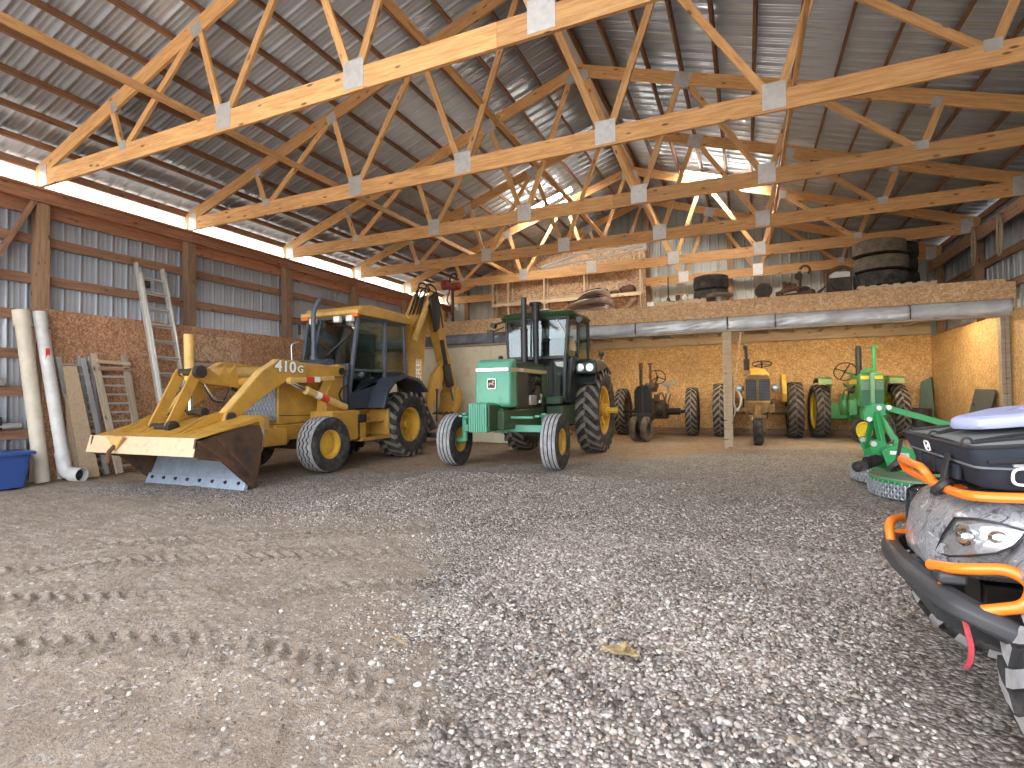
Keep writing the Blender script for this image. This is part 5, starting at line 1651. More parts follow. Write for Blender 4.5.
obj('pipework', MB().tube(smooth([(JX - .24, 13.85, 1.25), (JX - .34, 13.95, 1.1), (JX - .36, 14.0, .85), (JX - .30, 13.9, .6)], 6), .022, 7).tube(smooth([(JX - .24, 14.0, 1.2), (JX - .40, 14.1, 1.15), (JX - .44, 14.05, .95)], 6), .016, 7).cyl((JX - .36, 13.9, 1.15), (JX - .26, 13.9, 1.15), .06), DARK, jt)
obj('rear_axle', MB().cyl((JX - .79, 15.3, .655), (JX + .79, 15.3, .655), .06, n=14).box(JX - .66, JX - .2, 15.05, 15.45, .46, .86).box(JX + .2, JX + .66, 15.05, 15.45, .46, .86), JGRN, jt, bevel=.03)
obj('transmission', MB().box(JX - .22, JX + .22, 14.8, 15.5, .42, 1.05), JGRN, jt, bevel=.03)
steering(jt, (JX - .30, 14.65, 1.60), .23, -1.1, BLACK, 4)
obj('steering_column', MB().tube([(JX - .30, 14.67, 1.6), (JX - .12, 14.2, 1.45)], .02, 8), JGRN, jt)
for s in (1, -1):
    a, b_ = sorted((JX + s * .56, JX + s * .86))
    obj('fender', MB().prism([(14.60, 1.30), (14.64, 1.42), (14.72, 1.47), (15.3, 1.50), (15.8, 1.40), (15.8, 1.36), (15.3, 1.45), (14.75, 1.43), (14.68, 1.39), (14.66, 1.30)], 'x', a, b_).prism([(15.0, 1.0), (14.75, 1.43), (15.3, 1.46), (15.8, 1.38), (15.6, 1.0)], 'x', *(sorted((JX + s * .55, JX + s * .575)))), OLIVE, jt, bevel=.012)
springseat(jt, JX, 15.4, 1.2, JGRN)

# ------------------------------------------------------------------ rotary mower
MGRN = paint('mower green', (.025, .30, .085), rough=.35, var=.08, vs=4, dirt=(.10, .20, .09), damt=.12, ds=5, coat=.2)
DECKG = paint('dusty deck green', (.16, .25, .15), rough=.55, var=.15, vs=3, dirt=(.30, .30, .24), damt=.4, ds=4)
CHAIN = paint('galvanised chain', (.50, .53, .58), rough=.4, metal=.6, var=.25, vs=20)
mx = thing('rotary_mower', 'green rotary mower with hitch frame and chain guards beside the quad bike', 'mower', (2.3, 7.5, 0))
DZ = .21


def lobe(cx, cy, R, a0, a1, n=18):
    return [(cx + R * math.cos(lerp(a0, a1, i / n)), cy + R * math.sin(lerp(a0, a1, i / n))) for i in range(n + 1)]


# two rounded lobes towards -x, body towards +x
outl = lobe(1.80, 8.12, .56, PI * .55, PI * 1.32) + lobe(1.85, 7.08, .60, PI * .72, PI * 1.5) + [(3.3, 6.48), (3.7, 7.0), (3.7, 8.2), (3.2, 8.8)]
deck = obj('deck', MB().prism(outl, 'z', DZ - .02, DZ + .01), DECKG, mx, bevel=.006)
for cx, cy, R_ in ((1.80, 8.12, .56), (1.85, 7.08, .60)):
    obj('deck_rim', MB().tube([(x, y, DZ - .03) for x, y in lobe(cx, cy, R_, PI * .60, PI * 1.45)], .02, 8), MGRN, mx)
    obj('blade_pan', MB().cyl((cx + .1, cy, .08), (cx + .1, cy, .19), .25, n=20), DARK, mx)
    ch = MB()
    pts = lobe(cx, cy, R_ + .005, PI * .62, PI * 1.45, 46)
    for i, (x, y) in enumerate(pts):
        t = V((x - cx, y - cy, 0)).normalized()
        for j in range(4):
            z = DZ - .045 - j * .042
            a = (i + j) % 2
            s_ = V((-t.y, t.x, 0))
            n0 = len(ch.v)
            ch.torus((0, 0, 0), .017, .006, 'x' if a else 'y', 8, 4)
            M = Matrix.Translation((x, y, z)) @ Matrix.Rotation(math.atan2(t.y, t.x), 4, 'Z') @ Matrix.Diagonal((1, 1, 1.5, 1))
            ch.xform(M, n0)
    tag(obj('chain_guard', ch, CHAIN, mx, ang=60), kind='stuff')
hx, hy = 1.41, 7.65
# mast: side plates and A frame
obj('hitch_plate', MB().prism([(hx - .13, .80), (hx - .10, .94), (hx - .02, .99), (hx + .10, .985), (hx + .12, .86), (hx + .05, .82), (hx - .03, .77)], 'y', hy - .06, hy - .035).prism([(hx - .13, .80), (hx - .10, .94), (hx - .02, .99), (hx + .10, .985), (hx + .12, .86), (hx + .05, .82), (hx - .03, .77)], 'y', hy + .035, hy + .06).box(hx - .1, hx + .1, hy - .04, hy + .04, .84, .96), MGRN, mx, bevel=.008)
for dx, z in ((-.07, .80), (.03, .935), (.13, .94)):
    obj('hitch_pin', MB().cyl((hx + dx, hy - .10, z), (hx + dx, hy + .10, z), .028, n=14), STEEL, mx)
obj('mast_leg', MB().bar((hx + .0, hy - .05, .88), (hx + .05, hy - .18, .42), .05, .085), MGRN, mx, bevel=.006)
obj('mast_leg', MB().bar((hx + .03, hy - .02, .88), (hx + .24, hy - .12, .44), .05, .07), MGRN, mx, bevel=.006)
obj('mast_leg', MB().bar((hx, hy + .05, .88), (hx - .02, hy + .45, .42), .05, .07), MGRN, mx, bevel=.006)
for y in (hy - .22, hy + .42):
    obj('lift_arm_plate', MB().prism([(hx - .10, .54), (hx - .02, .57), (hx + .24, .45), (hx + .28, .22), (hx - .02, .24)], 'y', y, y + .03), MGRN, mx, bevel=.006)
for y in (hy - .205, hy + .435):
    obj('lift_pin', MB().cyl((hx - .06, y - .06, .52), (hx - .06, y + .06, .52), .03, n=14), STEEL, mx)
gb = obj('gearbox_shield', MB().prism([(hx - .02, .46), (hx + .10, .53), (hx + .28, .48), (hx + .34, .22), (hx + .05, .22)], 'y', hy - .42, hy - .28), MGRN, mx, bevel=.012)
obj('warning_label', MB().box(hx + .06, hx + .13, hy - .424, hy - .42, .42, .46), WLENS, gb)
obj('warning_label', MB().box(hx + .15, hx + .24, hy - .424, hy - .42, .28, .44), paint('label print', (.55, .55, .58), rough=.4, var=.5, vs=60), gb)
obj('deck_beam', MB().box(hx + .1, 3.5, hy - .1, hy + .1, .20, .32).box(hx + .25, hx + .45, 6.8, 8.5, .20, .26), MGRN, mx, bevel=.012)
obj('push_bar', MB().bar((hx + .12, hy - .02, .935), (3.35, hy - .05, .33), .045, .07), MGRN, mx, bevel=.006)
obj('drive_shaft', MB().cyl((1.46, 7.36, .37), (1.26, 7.18, .33), .045, n=16).cyl((1.34, 7.25, .35), (1.24, 7.16, .325), .07, n=18), BLACK, mx)
obj('shaft_yoke', MB().cyl((1.26, 7.18, .33), (1.17, 7.09, .30), .05, n=14).cyl((1.17, 7.02, .30), (1.17, 7.16, .30), .055, n=12).ball((1.13, 7.06, .29), .06), DARK, mx)
wheel(mx, (3.9, 7.2, .22), .22, .14, .1, 'rib', 'dish', [T_BLK, T_BLK], MGRN)
wheel(mx, (3.9, 8.0, .22), .22, .14, .1, 'rib', 'dish', [T_BLK, T_BLK], MGRN)
obj('wheel_fork', MB().bar((3.5, 7.6, .34), (3.9, 7.6, .42), .1, .08).bar((3.9, 7.05, .3), (3.9, 8.15, .3), .06, .06).box(3.87, 3.93, 7.55, 7.65, .3, .44), MGRN, mx, bevel=.006)
obj('hose', MB().tube(smooth([(hx + .08, hy - .04, .92), (hx + .17, hy - .08, .78), (hx + .18, hy - .1, .6), (hx + .12, hy - .1, .45)], 7), .014, 6), DARK, mx)
# ------------------------------------------------------------------ quad bike
def camo():
    m, nt, b = _nt('grey woodland camouflage')
    vec = coords(nt)
    n1 = noise_t(nt, vec, 13, 8, .68, 1.8)
    r1 = ramp(nt, [(.30, (.035, .037, .04)), (.42, (.13, .135, .145)), (.50, (.34, .35, .38)), (.58, (.20, .205, .22)), (.70, (.60, .62, .68))], n1)
    v2 = coords(nt, (5, 22, 9), rot=(.4, .5, .9))
    n2 = noise_t(nt, v2, 2.4, 5, .7, 1.2)
    r2 = ramp(nt, [(.58, (0, 0, 0)), (.64, (1, 1, 1))], n2)
    v3 = coords(nt, (24, 6, 11), rot=(.9, .2, .3))
    n3 = noise_t(nt, v3, 2.0, 5, .7, 1.0)
    r3 = ramp(nt, [(.60, (0, 0, 0)), (.66, (1, 1, 1))], n3)
    c = mixc(nt, r2.outputs['Color'], r1.outputs['Color'], (.045, .045, .048))
    c = mixc(nt, r3.outputs['Color'], c, (.58, .58, .60))
    nt.links.new(c, b.inputs['Base Color'])
    b.inputs['Roughness'].default_value = .28
    b.inputs['Coat Weight'].default_value = .35
    return m


CAMO = camo()
ORANGE = paint('orange powder coat', (.86, .20, .015), rough=.32, var=.05, coat=.3)
BUMP = paint('black bumper plastic', (.035, .036, .04), rough=.5, var=.2, bmp=.1)
FAB = paint('dark bag fabric', (.011, .015, .027), rough=.8, var=.15, vs=12, bmp=.12, bs=300)
FABG = paint('grey bag top fabric', (.13, .14, .135), rough=.85, var=.15, vs=10, bmp=.1, bs=300)
T_MUD = rubber('muddy quad tyre', (.17, .175, .185), (.50, .49, .49), .65)
qb = thing('quad_bike', 'camouflage quad bike with orange rack and bumper loops at the right', 'quad bike', (1.6, 2.46, 0))
QX = .985
for y, o in ((2.97, 1), (1.95, -1)):
    w_ = wheel(qb, (QX, y, .325), .33, .23, .16, 'atv', 'dish', [T_BLK, T_MUD], BLACK, out=o)
    w_.matrix_basis = Matrix.Translation(V((QX, y, .325)) - qb.location) @ Matrix.Rotation(PI / 2, 4, 'Z')
    w2 = wheel(qb, (2.32, y, .325), .33, .25, .16, 'atv', 'dish', [T_BLK, T_MUD], BLACK, out=o)
    w2.matrix_basis = Matrix.Translation(V((2.32, y, .325)) - qb.location) @ Matrix.Rotation(PI / 2, 4, 'Z')
obj('frame', MB().box(.72, 2.6, 2.3, 2.62, .28, .48).box(1.2, 2.2, 2.28, 2.64, .48, .62).cyl((QX, 1.98, .34), (QX, 2.94, .34), .025).cyl((2.32, 1.98, .33), (2.32, 2.94, .33), .03), DARK, qb, bevel=.01)
for y, yo in ((2.28, 2.02), (2.64, 2.90)):
    obj('suspension_arm', MB().bar((.82, y, .40), (QX, yo, .33), .035, .035).bar((1.2, y, .40), (QX, yo, .33), .035, .035), BLACK, qb)
    sh_ = obj('shock_absorber', MB().cyl((.92, lerp(y, yo, .65), .36), (.90, lerp(y, yo, .1), .72), .022, n=12), CHROME, qb)
    mb = MB()
    p0, p1 = V((.92, lerp(y, yo, .6), .40)), V((.90, lerp(y, yo, .15), .68))
    pts = []
    ax_ = (p1 - p0).normalized()
    a_ = ax_.orthogonal().normalized()
    b2 = ax_.cross(a_)
    for i in range(73):
        t = i / 72
        pts.append(lerp(p0, p1, t) + (a_ * math.cos(t * 12 * PI) + b2 * math.sin(t * 12 * PI)) * .04)
    mb.tube(pts, .007, 6)
    obj('spring', mb, BLACK, sh_)


def outline(z, fx, ya, yb, bx, r, k=6):
    P = rnd_poly([(bx, ya, 0), (fx, ya, 0), (fx, yb, 0), (bx, yb, 0)], r, k)
    return [(p.x - .25 * r * max(0, 1 - abs(p.y - (ya + yb) / 2) / ((yb - ya) / 2)) * (1 if p.x < fx + r else 0), p.y, z) for p in P]


body = MB()
L = [(.525, .590, 2.20, 2.70, 1.20, .12), (.560, .590, 2.15, 2.74, 1.20, .15), (.615, .600, 2.10, 2.774, 1.25, .17), (.68, .622, 2.062, 2.812, 1.3, .18),
     (.735, .655, 2.060, 2.814, 1.32, .17), (.770, .705, 2.075, 2.799, 1.32, .15), (.790, .755, 2.11, 2.764, 1.30, .12), (.797, .82, 2.2, 2.68, 1.25, .08)]
body.ring_loft([outline(*l) for l in L])
hoodq = obj('front_bodywork', body, CAMO, qb, ang=50)
obj('grille_opening', MB().box(.585, .64, 2.30, 2.58, .545, .58), BLACK, hoodq, bevel=.01)
# wheel arch and fender flares
for y0, y1 in ((1.86, 2.12), (2.80, 3.06)):
    prof = [(.70, .60), (.74, .70), (.86, .775), (1.05, .80), (1.25, .77), (1.42, .66), (1.44, .55), (1.40, .56), (1.36, .65), (1.22, .735), (1.04, .76), (.87, .735), (.77, .66), (.73, .585)]
    obj('front_fender', MB().prism(prof, 'y', y0, y1), CAMO, qb, bevel=.01)
    prof = [(1.9, .60), (2.0, .74), (2.2, .80), (2.5, .78), (2.7, .66), (2.66, .63), (2.48, .74), (2.2, .76), (2.02, .70), (1.94, .58)]
    obj('rear_fender', MB().prism(prof, 'y', y0, y1), CAMO, qb, bevel=.01)
obj('rear_bodywork', MB().prism([(1.3, .62), (1.32, .86), (1.5, .84), (1.75, .74), (2.0, .80), (2.65, .82), (2.7, .62)], 'y', 2.16, 2.76), CAMO, qb, bevel=.03)
obj('seat', MB().prism([(1.52, .84), (1.6, .90), (1.9, .87), (2.2, .93), (2.35, .93), (2.35, .82), (1.55, .78)], 'y', 2.3, 2.62), SEAT, qb, bevel=.04)
obj('handlebar', MB().tube(bend([(1.52, 2.02, 1.10), (1.45, 2.2, 1.10), (1.38, 2.4, 1.02), (1.38, 2.52, 1.02), (1.45, 2.72, 1.10), (1.52, 2.90, 1.10)], .06), .014, 8).cyl((1.40, 2.46, .84), (1.38, 2.46, 1.03), .03).cyl((1.52, 2.02, 1.10), (1.49, 2.13, 1.10), .02).cyl((1.52, 2.90, 1.10), (1.49, 2.79, 1.10), .02), BLACK, qb)
# headlamps: curved lenses wrapped on the front corners
LENS = glass('lamp lens', (.92, .94, .96), .16, .06)
POCKET = paint('lamp pocket', (.62, .66, .70), rough=.22, metal=.6, var=.3, vs=30)
REFL = paint('lamp reflector', (.82, .84, .86), rough=.08, metal=1.0, var=.02)
for sgn in (-1, 1):
    yc = 2.437
    def my(y):
        return yc + (y - yc) * (1 if sgn < 0 else -1)
    rim_ = [(.592, 2.275, .588), (.600, 2.225, .66), (.618, 2.172, .728), (.655, 2.118, .740), (.70, 2.078, .738), (.752, 2.056, .726), (.738, 2.05, .70), (.722, 2.048, .681), (.684, 2.058, .652), (.636, 2.118, .622), (.606, 2.20, .596)]
    rim_ = [V((x - .008, my(y - .010), z)) for x, y, z in rim_]
    c_ = V((.655, my(2.105), .680))
    nrm = V((-.6, -.8 if sgn < 0 else .8, .12)).normalized()
    ringA = rim_
    ringB = [lerp(p, c_, .35) + nrm * .016 for p in rim_]
    ringC = [lerp(p, c_, .75) + nrm * .022 for p in rim_]
    ring0 = [p - nrm * .05 for p in rim_]
    mb = MB().ring_loft([ring0, ringA, ringB, ringC])
    hl = obj('head_lamp', mb, LENS, qb, ang=60)
    obj('lamp_pocket', MB().ring_loft([[p - nrm * .002 for p in rim_], [lerp(p, c_, .5) - nrm * .004 for p in rim_]]), POCKET, qb)
    for cc, rr_ in ((V((.640, my(2.150), .672)), .032), (V((.695, my(2.082), .690)), .030)):
        obj('lamp_bowl', MB().ball(cc + nrm * .006, rr_, 1, 1, 1, 14, 8), REFL, qb)
    obj('lamp_trim', MB().tube([p + nrm * .002 for p in rim_], .0035, 6, closed=True), BLACK, hl)
# front rack: orange tube
rk = obj('front_rack', MB().tube(bend([(1.25, 2.05, .835), (.80, 2.03, .825), (.625, 2.06, .815), (.610, 2.20, .810), (.610, 2.72, .810), (.635, 2.85, .815), (.80, 2.88, .825), (1.25, 2.86, .835)], .07), .0155, 10), ORANGE, qb)
obj('rack_handle', MB().tube(bend([(.606, 2.35, .812), (.575, 2.36, .865), (.575, 2.66, .865), (.606, 2.70, .812)], .05), .0145, 10), ORANGE, rk)
for y in (2.2, 2.45, 2.7):
    obj('rack_bar', MB().tube([(.61, y, .806), (1.25, y, .826)], .012, 8), BLACK, rk)
for x, y in ((.78, 2.06), (.78, 2.85), (1.2, 2.06), (1.2, 2.85)):
    obj('rack_mount', MB().cyl((x, y, .74), (x, y, .825), .016), ORANGE, rk)
for y in (2.24, 2.83):
    obj('strap_knot', MB().tube(smooth([(.59, y - .02, .82), (.578, y, .80), (.595, y + .02, .795), (.62, y + .01, .81), (.61, y - .015, .835)], 6, True), .014, 6, closed=True).bar((.600, y, .83), (.618, y, .93), .03, .008, up=(1, 0, 0)), BLACK, rk)
# bumper: broad black beam sweeping across the front and back along the near side
path = smooth([(.98, 3.00, .46), (.70, 2.93, .47), (.565, 2.80, .475), (.530, 2.45, .485), (.555, 2.14, .485), (.61, 2.02, .470), (.76, 1.965, .42), (1.02, 1.95, .37)], 8)
bmq = MB()
rings = []
for i, p in enumerate(path):
    d = (path[min(i + 1, len(path) - 1)] - path[max(i - 1, 0)]).normalized()
    o_ = V((d.y, -d.x, 0)).normalized() * -1
    if o_.x > 0 and p.x < .7:
        o_ = -o_
    if p.x >= .7 and (o_.y > 0) == (p.y < 2.4):
        o_ = -o_
    h = .038
    rings.append([p + o_ * .012 + V((0, 0, h)), p + o_ * .034 + V((0, 0, h * .4)), p + o_ * .034 - V((0, 0, h * .5)), p + o_ * .005 - V((0, 0, h)), p - o_ * .03 - V((0, 0, h * .9)), p - o_ * .03 + V((0, 0, h * .95))])
bmq.ring_loft(rings)
bq = obj('front_bumper', bmq, BUMP, qb, bevel=.006, ang=50)
obj('bumper_cap', MB().box(.545, .62, 2.09, 2.17, .53, .565), BUMP, bq, bevel=.01)
obj('bumper_loop', MB().tube(bend([(.548, 2.185, .563), (.585, 2.08, .585), (.69, 2.01, .618), (.735, 1.985, .59), (.720, 1.98, .525), (.600, 2.015, .478)], .05), .0175, 12), ORANGE, bq)
obj('bumper_loop', MB().tube(bend([(.548, 2.715, .505), (.548, 2.76, .575), (.60, 2.84, .585), (.69, 2.88, .575), (.70, 2.90, .53), (.60, 2.88, .50)], .04), .0175, 12), ORANGE, bq)
obj('accent', MB().bar((.600, 2.0, .462), (.665, 1.962, .435), .006, .014), ORANGE, bq)
obj('accent', MB().bar((.552, 2.13, .52), (.575, 2.07, .50), .006, .012), ORANGE, bq)
obj('bumper_stay', MB().bar((.56, 2.3, .47), (.80, 2.34, .42), .03, .05).bar((.56, 2.6, .47), (.80, 2.58, .42), .03, .05), BLACK, bq)
obj('skid_plate', MB().prism([(.575, .40), (.60, .40), (.80, .30), (1.3, .26), (1.3, .24), (.79, .27), (.58, .36)], 'y', 2.26, 2.66), BUMP, qb)
obj('radiator', MB().box(.66, .70, 2.26, 2.66, .44, .60), DARK, qb)
obj('winch', MB().cyl((.60, 2.36, .44), (.60, 2.56, .44), .04, n=18).box(.58, .64, 2.32, 2.36, .40, .49).box(.58, .64, 2.56, 2.60, .40, .49), STEEL, qb)
STRAPR = paint('red web strap', (.34, .035, .045), rough=.8, var=.35, vs=40)
obj('pull_strap', MB().ring_loft([[(p[0] - .007, p[1] - .003, p[2]), (p[0] + .007, p[1] - .003, p[2]), (p[0] + .007, p[1] + .001, p[2]), (p[0] - .007, p[1] + .001, p[2])] for p in smooth([(.583, 2.03, .47), (.585, 2.00, .43), (.592, 1.995, .38), (.588, 2.00, .335), (.580, 2.01, .312)], 5)]), STRAPR, bq)
# orange lettering blocks on the nose
mb = MB()
for i in range(8):
    y = 2.555 - i * .024
    a, b_ = V((.674, y, .7795)), V((.712, y - .004, .7945))
    t_ = V((0, -.013, 0))
    mb.bar(a, b_, .005, .006)
    mb.bar(a, a + t_, .006, .006)
    if i % 2 == 0:
        mb.bar(b_, b_ + t_, .006, .006)
    if i % 3 == 0:
        mb.bar(lerp(a, b_, .5), lerp(a, b_, .5) + t_, .006, .006)
obj('nose_decal', mb, ORANGE, hoodq)

# ------------------------------------------------------------------ cargo bag on the rack
bg_ = thing('cargo_bag', 'dark blue cargo bag strapped on the front rack of the quad bike', 'bag', (.95, 2.44, .835))


def sect(x, g, z0=.842):
    return None


rings = []
for z, fx, ya, yb, r in ((.838, .665, 2.075, 2.775, .05), (.848, .655, 2.065, 2.785, .05), (.90, .640, 2.055, 2.80, .045), (.945, .622, 2.045, 2.815, .04), (.962, .620, 2.045, 2.815, .04), (.968, .630, 2.055, 2.805, .04)):
    rings.append([(p.x, p.y, z + (.055 * min(1, max(0, (p.x - .62) / .5)) if z > .93 else 0)) for p in rnd_poly([(1.30, ya, 0), (fx, ya, 0), (fx, yb, 0), (1.30, yb, 0)], r, 4)])
obj('bag_body', MB().ring_loft(rings), FAB, bg_, ang=40)


def topz(x, y):
    t = max(0, 1 - abs(y - 2.43) / .37)
    return .966 + .055 * min(1, max(0, (x - .62) / .5)) + .020 * min(1, t * 1.6) * min(1, (x - .60) / .12)


lid = MB().grid(lambda u, v: (lerp(.635, 1.29, u), lerp(2.06, 2.80, v), topz(lerp(.635, 1.29, u), lerp(2.06, 2.80, v))), 20, 20)
solid(obj('bag_lid', lid, FABG, bg_, ang=60), .006)
obj('piping', MB().tube(bend([(1.29, 2.045, 1.022), (.622, 2.043, .966), (.618, 2.815, .966), (1.29, 2.818, 1.022)], .04), .006, 6), BLACK, bg_)
obj('zip_line', MB().tube(bend([(1.29, 2.047, .985), (.66, 2.040, .925)], .04), .006, 6), BLACK, bg_)
obj('seam', MB().tube(bend([(1.29, 2.052, .90), (.636, 2.052, .905), (.638, 2.806, .905), (1.29, 2.80, .9)], .03), .004, 5), FABG, bg_)
obj('side_zip', MB().tube([(.72, 2.046, .915), (1.29, 2.046, .940)], .005, 6), GALV, bg_)
obj('front_pocket', MB().box(.628, .645, 2.20, 2.66, .845, .895), FAB, bg_, bevel=.006)
for y in (2.28, 2.43, 2.58):
    obj('webbing', MB().box(.622, .63, y - .012, y + .012, .845, .90), BLACK, bg_)


def cord(pts):
    P = [V((x, y, topz(x, y) + .007)) for x, y in pts]
    out = []
    for a, b in zip(P[:-1], P[1:]):
        for i in range(10):
            q = lerp(a, b, i / 10)
            q.z = max(topz(q.x, q.y) + .007, q.z if i == 0 else 0)
            out.append(q)
    out.append(P[-1])
    return MB().tube(out, .006, 6)


for pts in ([(.64, 2.75), (1.2, 2.70)], [(.64, 2.74), (.98, 2.30), (1.28, 2.2)], [(.645, 2.44), (1.0, 2.66), (1.28, 2.72)], [(.645, 2.43), (1.28, 2.33)], [(.64, 2.10), (1.28, 2.14)], [(.65, 2.12), (1.0, 2.24), (1.28, 2.12)]):
    obj('bungee_cord', cord(pts), BLACK, bg_)
for y in (2.74, 2.435, 2.11):
    obj('cord_loop', MB().torus((.632, y, .978), .013, .004, 'y', 14, 6), BLACK, bg_)


def ogmark(M, w, h):
    t = .006
    ring = rnd_poly([(-w / 2, -h / 2, 0), (w / 2, -h / 2, 0), (w / 2, h / 2, 0), (-w / 2, h / 2, 0)], h * .42, 6)
    b = MB().tube([M @ V(p) for p in ring], h * .085, 6, closed=True)
    n0 = len(b.v)
    b.box(-w * .17, w * .17, -h * .14, h * .14, -.002, .003)
    b.xform(M, n0)
    return b


obj('bag_badge', ogmark(frame((.616, 2.455, .935), (0, -1, 0), (-.25, 0, 1)), .05, .036), WLENS, bg_)
obj('bag_badge', ogmark(frame((.778, 2.046, .884), (1, 0, .03), (0, -.2, 1)), .12, .050), WLENS, bg_)
# lavender pad under the cords
PAD = paint('lavender foam', (.33, .355, .54), rough=.6, var=.04)
pd = MB()
rings = []
PZ0 = lambda x, y: 1.008 + (x - .66) * .11
for z, g in ((.0, 0), (.010, .006), (.032, .003), (.040, -.010), (.042, -.026)):
    rings.append([(p.x, p.y, PZ0(p.x, p.y) + z) for p in rnd_poly([(.70 - g, 2.20 - g, 0), (1.16 + g, 2.19 - g, 0), (1.2 + g, 2.64 + g, 0), (.86 - g, 2.65 + g, 0), (.648 - g, 2.33, 0)], .045, 5)])
pd.ring_loft(rings)
pad = tag(obj('foam_pad', pd, PAD, org=(1.0, 2.42, 1.02), ang=50), 'lavender foam seat pad lying on top of the cargo bag', 'pad')
mb = MB()
for p, q in (((.82, 2.36), (.90, 2.50)), ((.86, 2.44), (.98, 2.40)), ((.90, 2.34), (.97, 2.48)), ((.95, 2.52), (1.05, 2.50)), ((.98, 2.56), (1.08, 2.54))):
    mb.bar((p[0], p[1], PZ0(*p) + .043), (q[0], q[1], PZ0(*q) + .043), .006, .003)
obj('moulded_lines', mb, paint('lavender groove', (.24, .26, .42), rough=.7), pad)

# ------------------------------------------------------------------ along the left wall
PVC = paint('tan plastic pipe', (.60, .54, .44), rough=.5, var=.08, dirt=(.42, .36, .28), damt=.3)
PVCG = paint('grey plastic pipe', (.58, .58, .56), rough=.42, var=.08, dirt=(.38, .36, .33), damt=.3)
t = thing('plastic_pipe', 'tall tan plastic pipe leaning on the left wall behind the blue tub', 'pipe', (-9.12, 4.25, 0))
p0, p1 = V((-9.14, 4.22, .0)), V((-9.30, 4.03, 2.43))
d_ = (p1 - p0).normalized()
obj('pipe', MB().pipe(p0, p1 - d_ * .2, .088, .006), PVC, t)
obj('bell_end', MB().pipe(p1 - d_ * .22, p1, .102, .008), PVC, t)
t = thing('plastic_pipe', 'tall grey plastic pipe with an elbow at its foot and a red label', 'pipe', (-9.05, 4.42, 0))
p0, p1 = V((-8.98, 4.40, .22)), V((-9.30, 4.235, 2.43))
d_ = (p1 - p0).normalized()
obj('pipe', MB().pipe(p0, p1 - d_ * .2, .078, .006), PVCG, t)
obj('bell_end', MB().pipe(p1 - d_ * .22, p1, .092, .008), PVCG, t)
el = obj('elbow', MB().tube(bend([p0 + d_ * .12, p0 - d_ * .10, p0 + V((.20, .04, -.13))], .16, 8), .085, 16, caps=False), PVCG, t)
solid(el, .008)
obj('elbow_bell', MB().pipe(p0 + V((.14, .03, -.125)), p0 + V((.30, .07, -.13)), .102, .010), PVCG, t)
obj('pipe_mouth_shade', MB().cyl(p0 + V((.20, .045, -.128)), p0 + V((.21, .047, -.128)), .094, n=20), BLACK, t)  # black disc put in as the shade inside the elbow mouth
obj('coupling', MB().pipe(p0 + d_ * .05, p0 + d_ * .20, .09, .01), PVCG, t)
q_ = lerp(p0, p1, .72)
obj('red_label', MB().add([q_ + V((.075, -.04, -.07)), q_ + V((.080, .01, -.07)), q_ + V((.080, .01, .09)), q_ + V((.075, -.04, .09))], [(0, 1, 2, 3)]), RED, t)
t = tag(obj('plastic_pipe', MB().pipe((-9.29, 4.50, .0), (-9.345, 4.36, 2.20), .035, .004), PVC, org=(-9.2, 4.5, 0)), 'thin tan pipe leaning behind the grey pipe with the elbow', 'pipe')

BLUEP = paint('blue plastic tub', (.035, .085, .30), rough=.42, var=.08)
t = thing('storage_tub', 'blue plastic storage tub on the floor at the left edge', 'tub', (-8.98, 3.5, 0))
rings = []
for z, g in ((.0, 0), (.44, .05)):
    rings.append([(p.x, p.y, z + .005) for p in rnd_poly([(-9.22 - g, 3.18 - g, 0), (-8.84 + g, 3.18 - g, 0), (-8.84 + g, 3.90 + g, 0), (-9.22 - g, 3.90 + g, 0)], .06, 4)])
obj('tub', MB().ring_loft(rings), BLUEP, t, bevel=.006)
obj('lid', MB().ring_loft([[(p.x, p.y, z) for p in rnd_poly([(-9.29 - g, 3.11 - g, 0), (-8.77 + g, 3.11 - g, 0), (-8.77 + g, 3.97 + g, 0), (-9.29 - g, 3.97 + g, 0)], .07, 4)] for z, g in ((.44, .0), (.44, .02), (.47, .02), (.485, 0))]), BLUEP, t)


def leaning_frame(name, label, y0, y1, zt, x0, x1, rails, rungs, m, rm, rail_w=.07, cat='frame', grp=None):
    """ladder like frame leaning on the wall; x0 at the foot, x1 at the head"""
    t = thing(name, label, cat, (x0, (y0 + y1) / 2, 0), grp)
    for ya, yb in rails:
        board('rail', (x0, ya, .0), (x1, yb, zt), rail_w, .04, m, t, up=(1, 0, 0), bevel=.004)
    for k in rungs:
        a, b = V((lerp(x0, x1, k), lerp(rails[0][0], rails[0][1], k), zt * k)), V((lerp(x0, x1, k), lerp(rails[-1][0], rails[-1][1], k), zt * k))
        obj('rung', MB().bar(a, b, .03, .03), rm, t)
    return t


ALUD = paint('dull aluminium', (.46, .47, .47), rough=.45, metal=.5, var=.15)
leaning_frame('metal_gate_frame', 'dull aluminium rung frame leaning behind the plywood offcuts', 4.4, 5.0, 1.80, -9.10, -9.29, [(4.70, 4.46), (5.02, 4.78)], [.08 * i + .06 for i in range(12)], ALUD, ALUD, .07, 'ladder')
leaning_frame('metal_gate_frame', 'narrow aluminium ladder section between the plywood and the wooden frame', 4.9, 5.1, 1.84, -9.26, -9.36, [(4.94, 4.76), (5.12, 4.90)], [.06 * i + .06 for i in range(16)], ALUD, ALUD, .04, 'ladder')
wf = leaning_frame('wooden_rung_frame', 'weathered wooden rung frame with two top rails leaning by the ladder', 5.0, 5.5, 1.88, -9.02, -9.30, [(5.16, 4.93), (5.52, 5.38)], [.075 * i + .06 for i in range(12)], W_GREY, GALV, .10, 'ladder')
board('top_rail', (-9.26, 4.95, 1.76), (-9.26, 5.44, 1.74), .07, .05, W_PALE, wf)
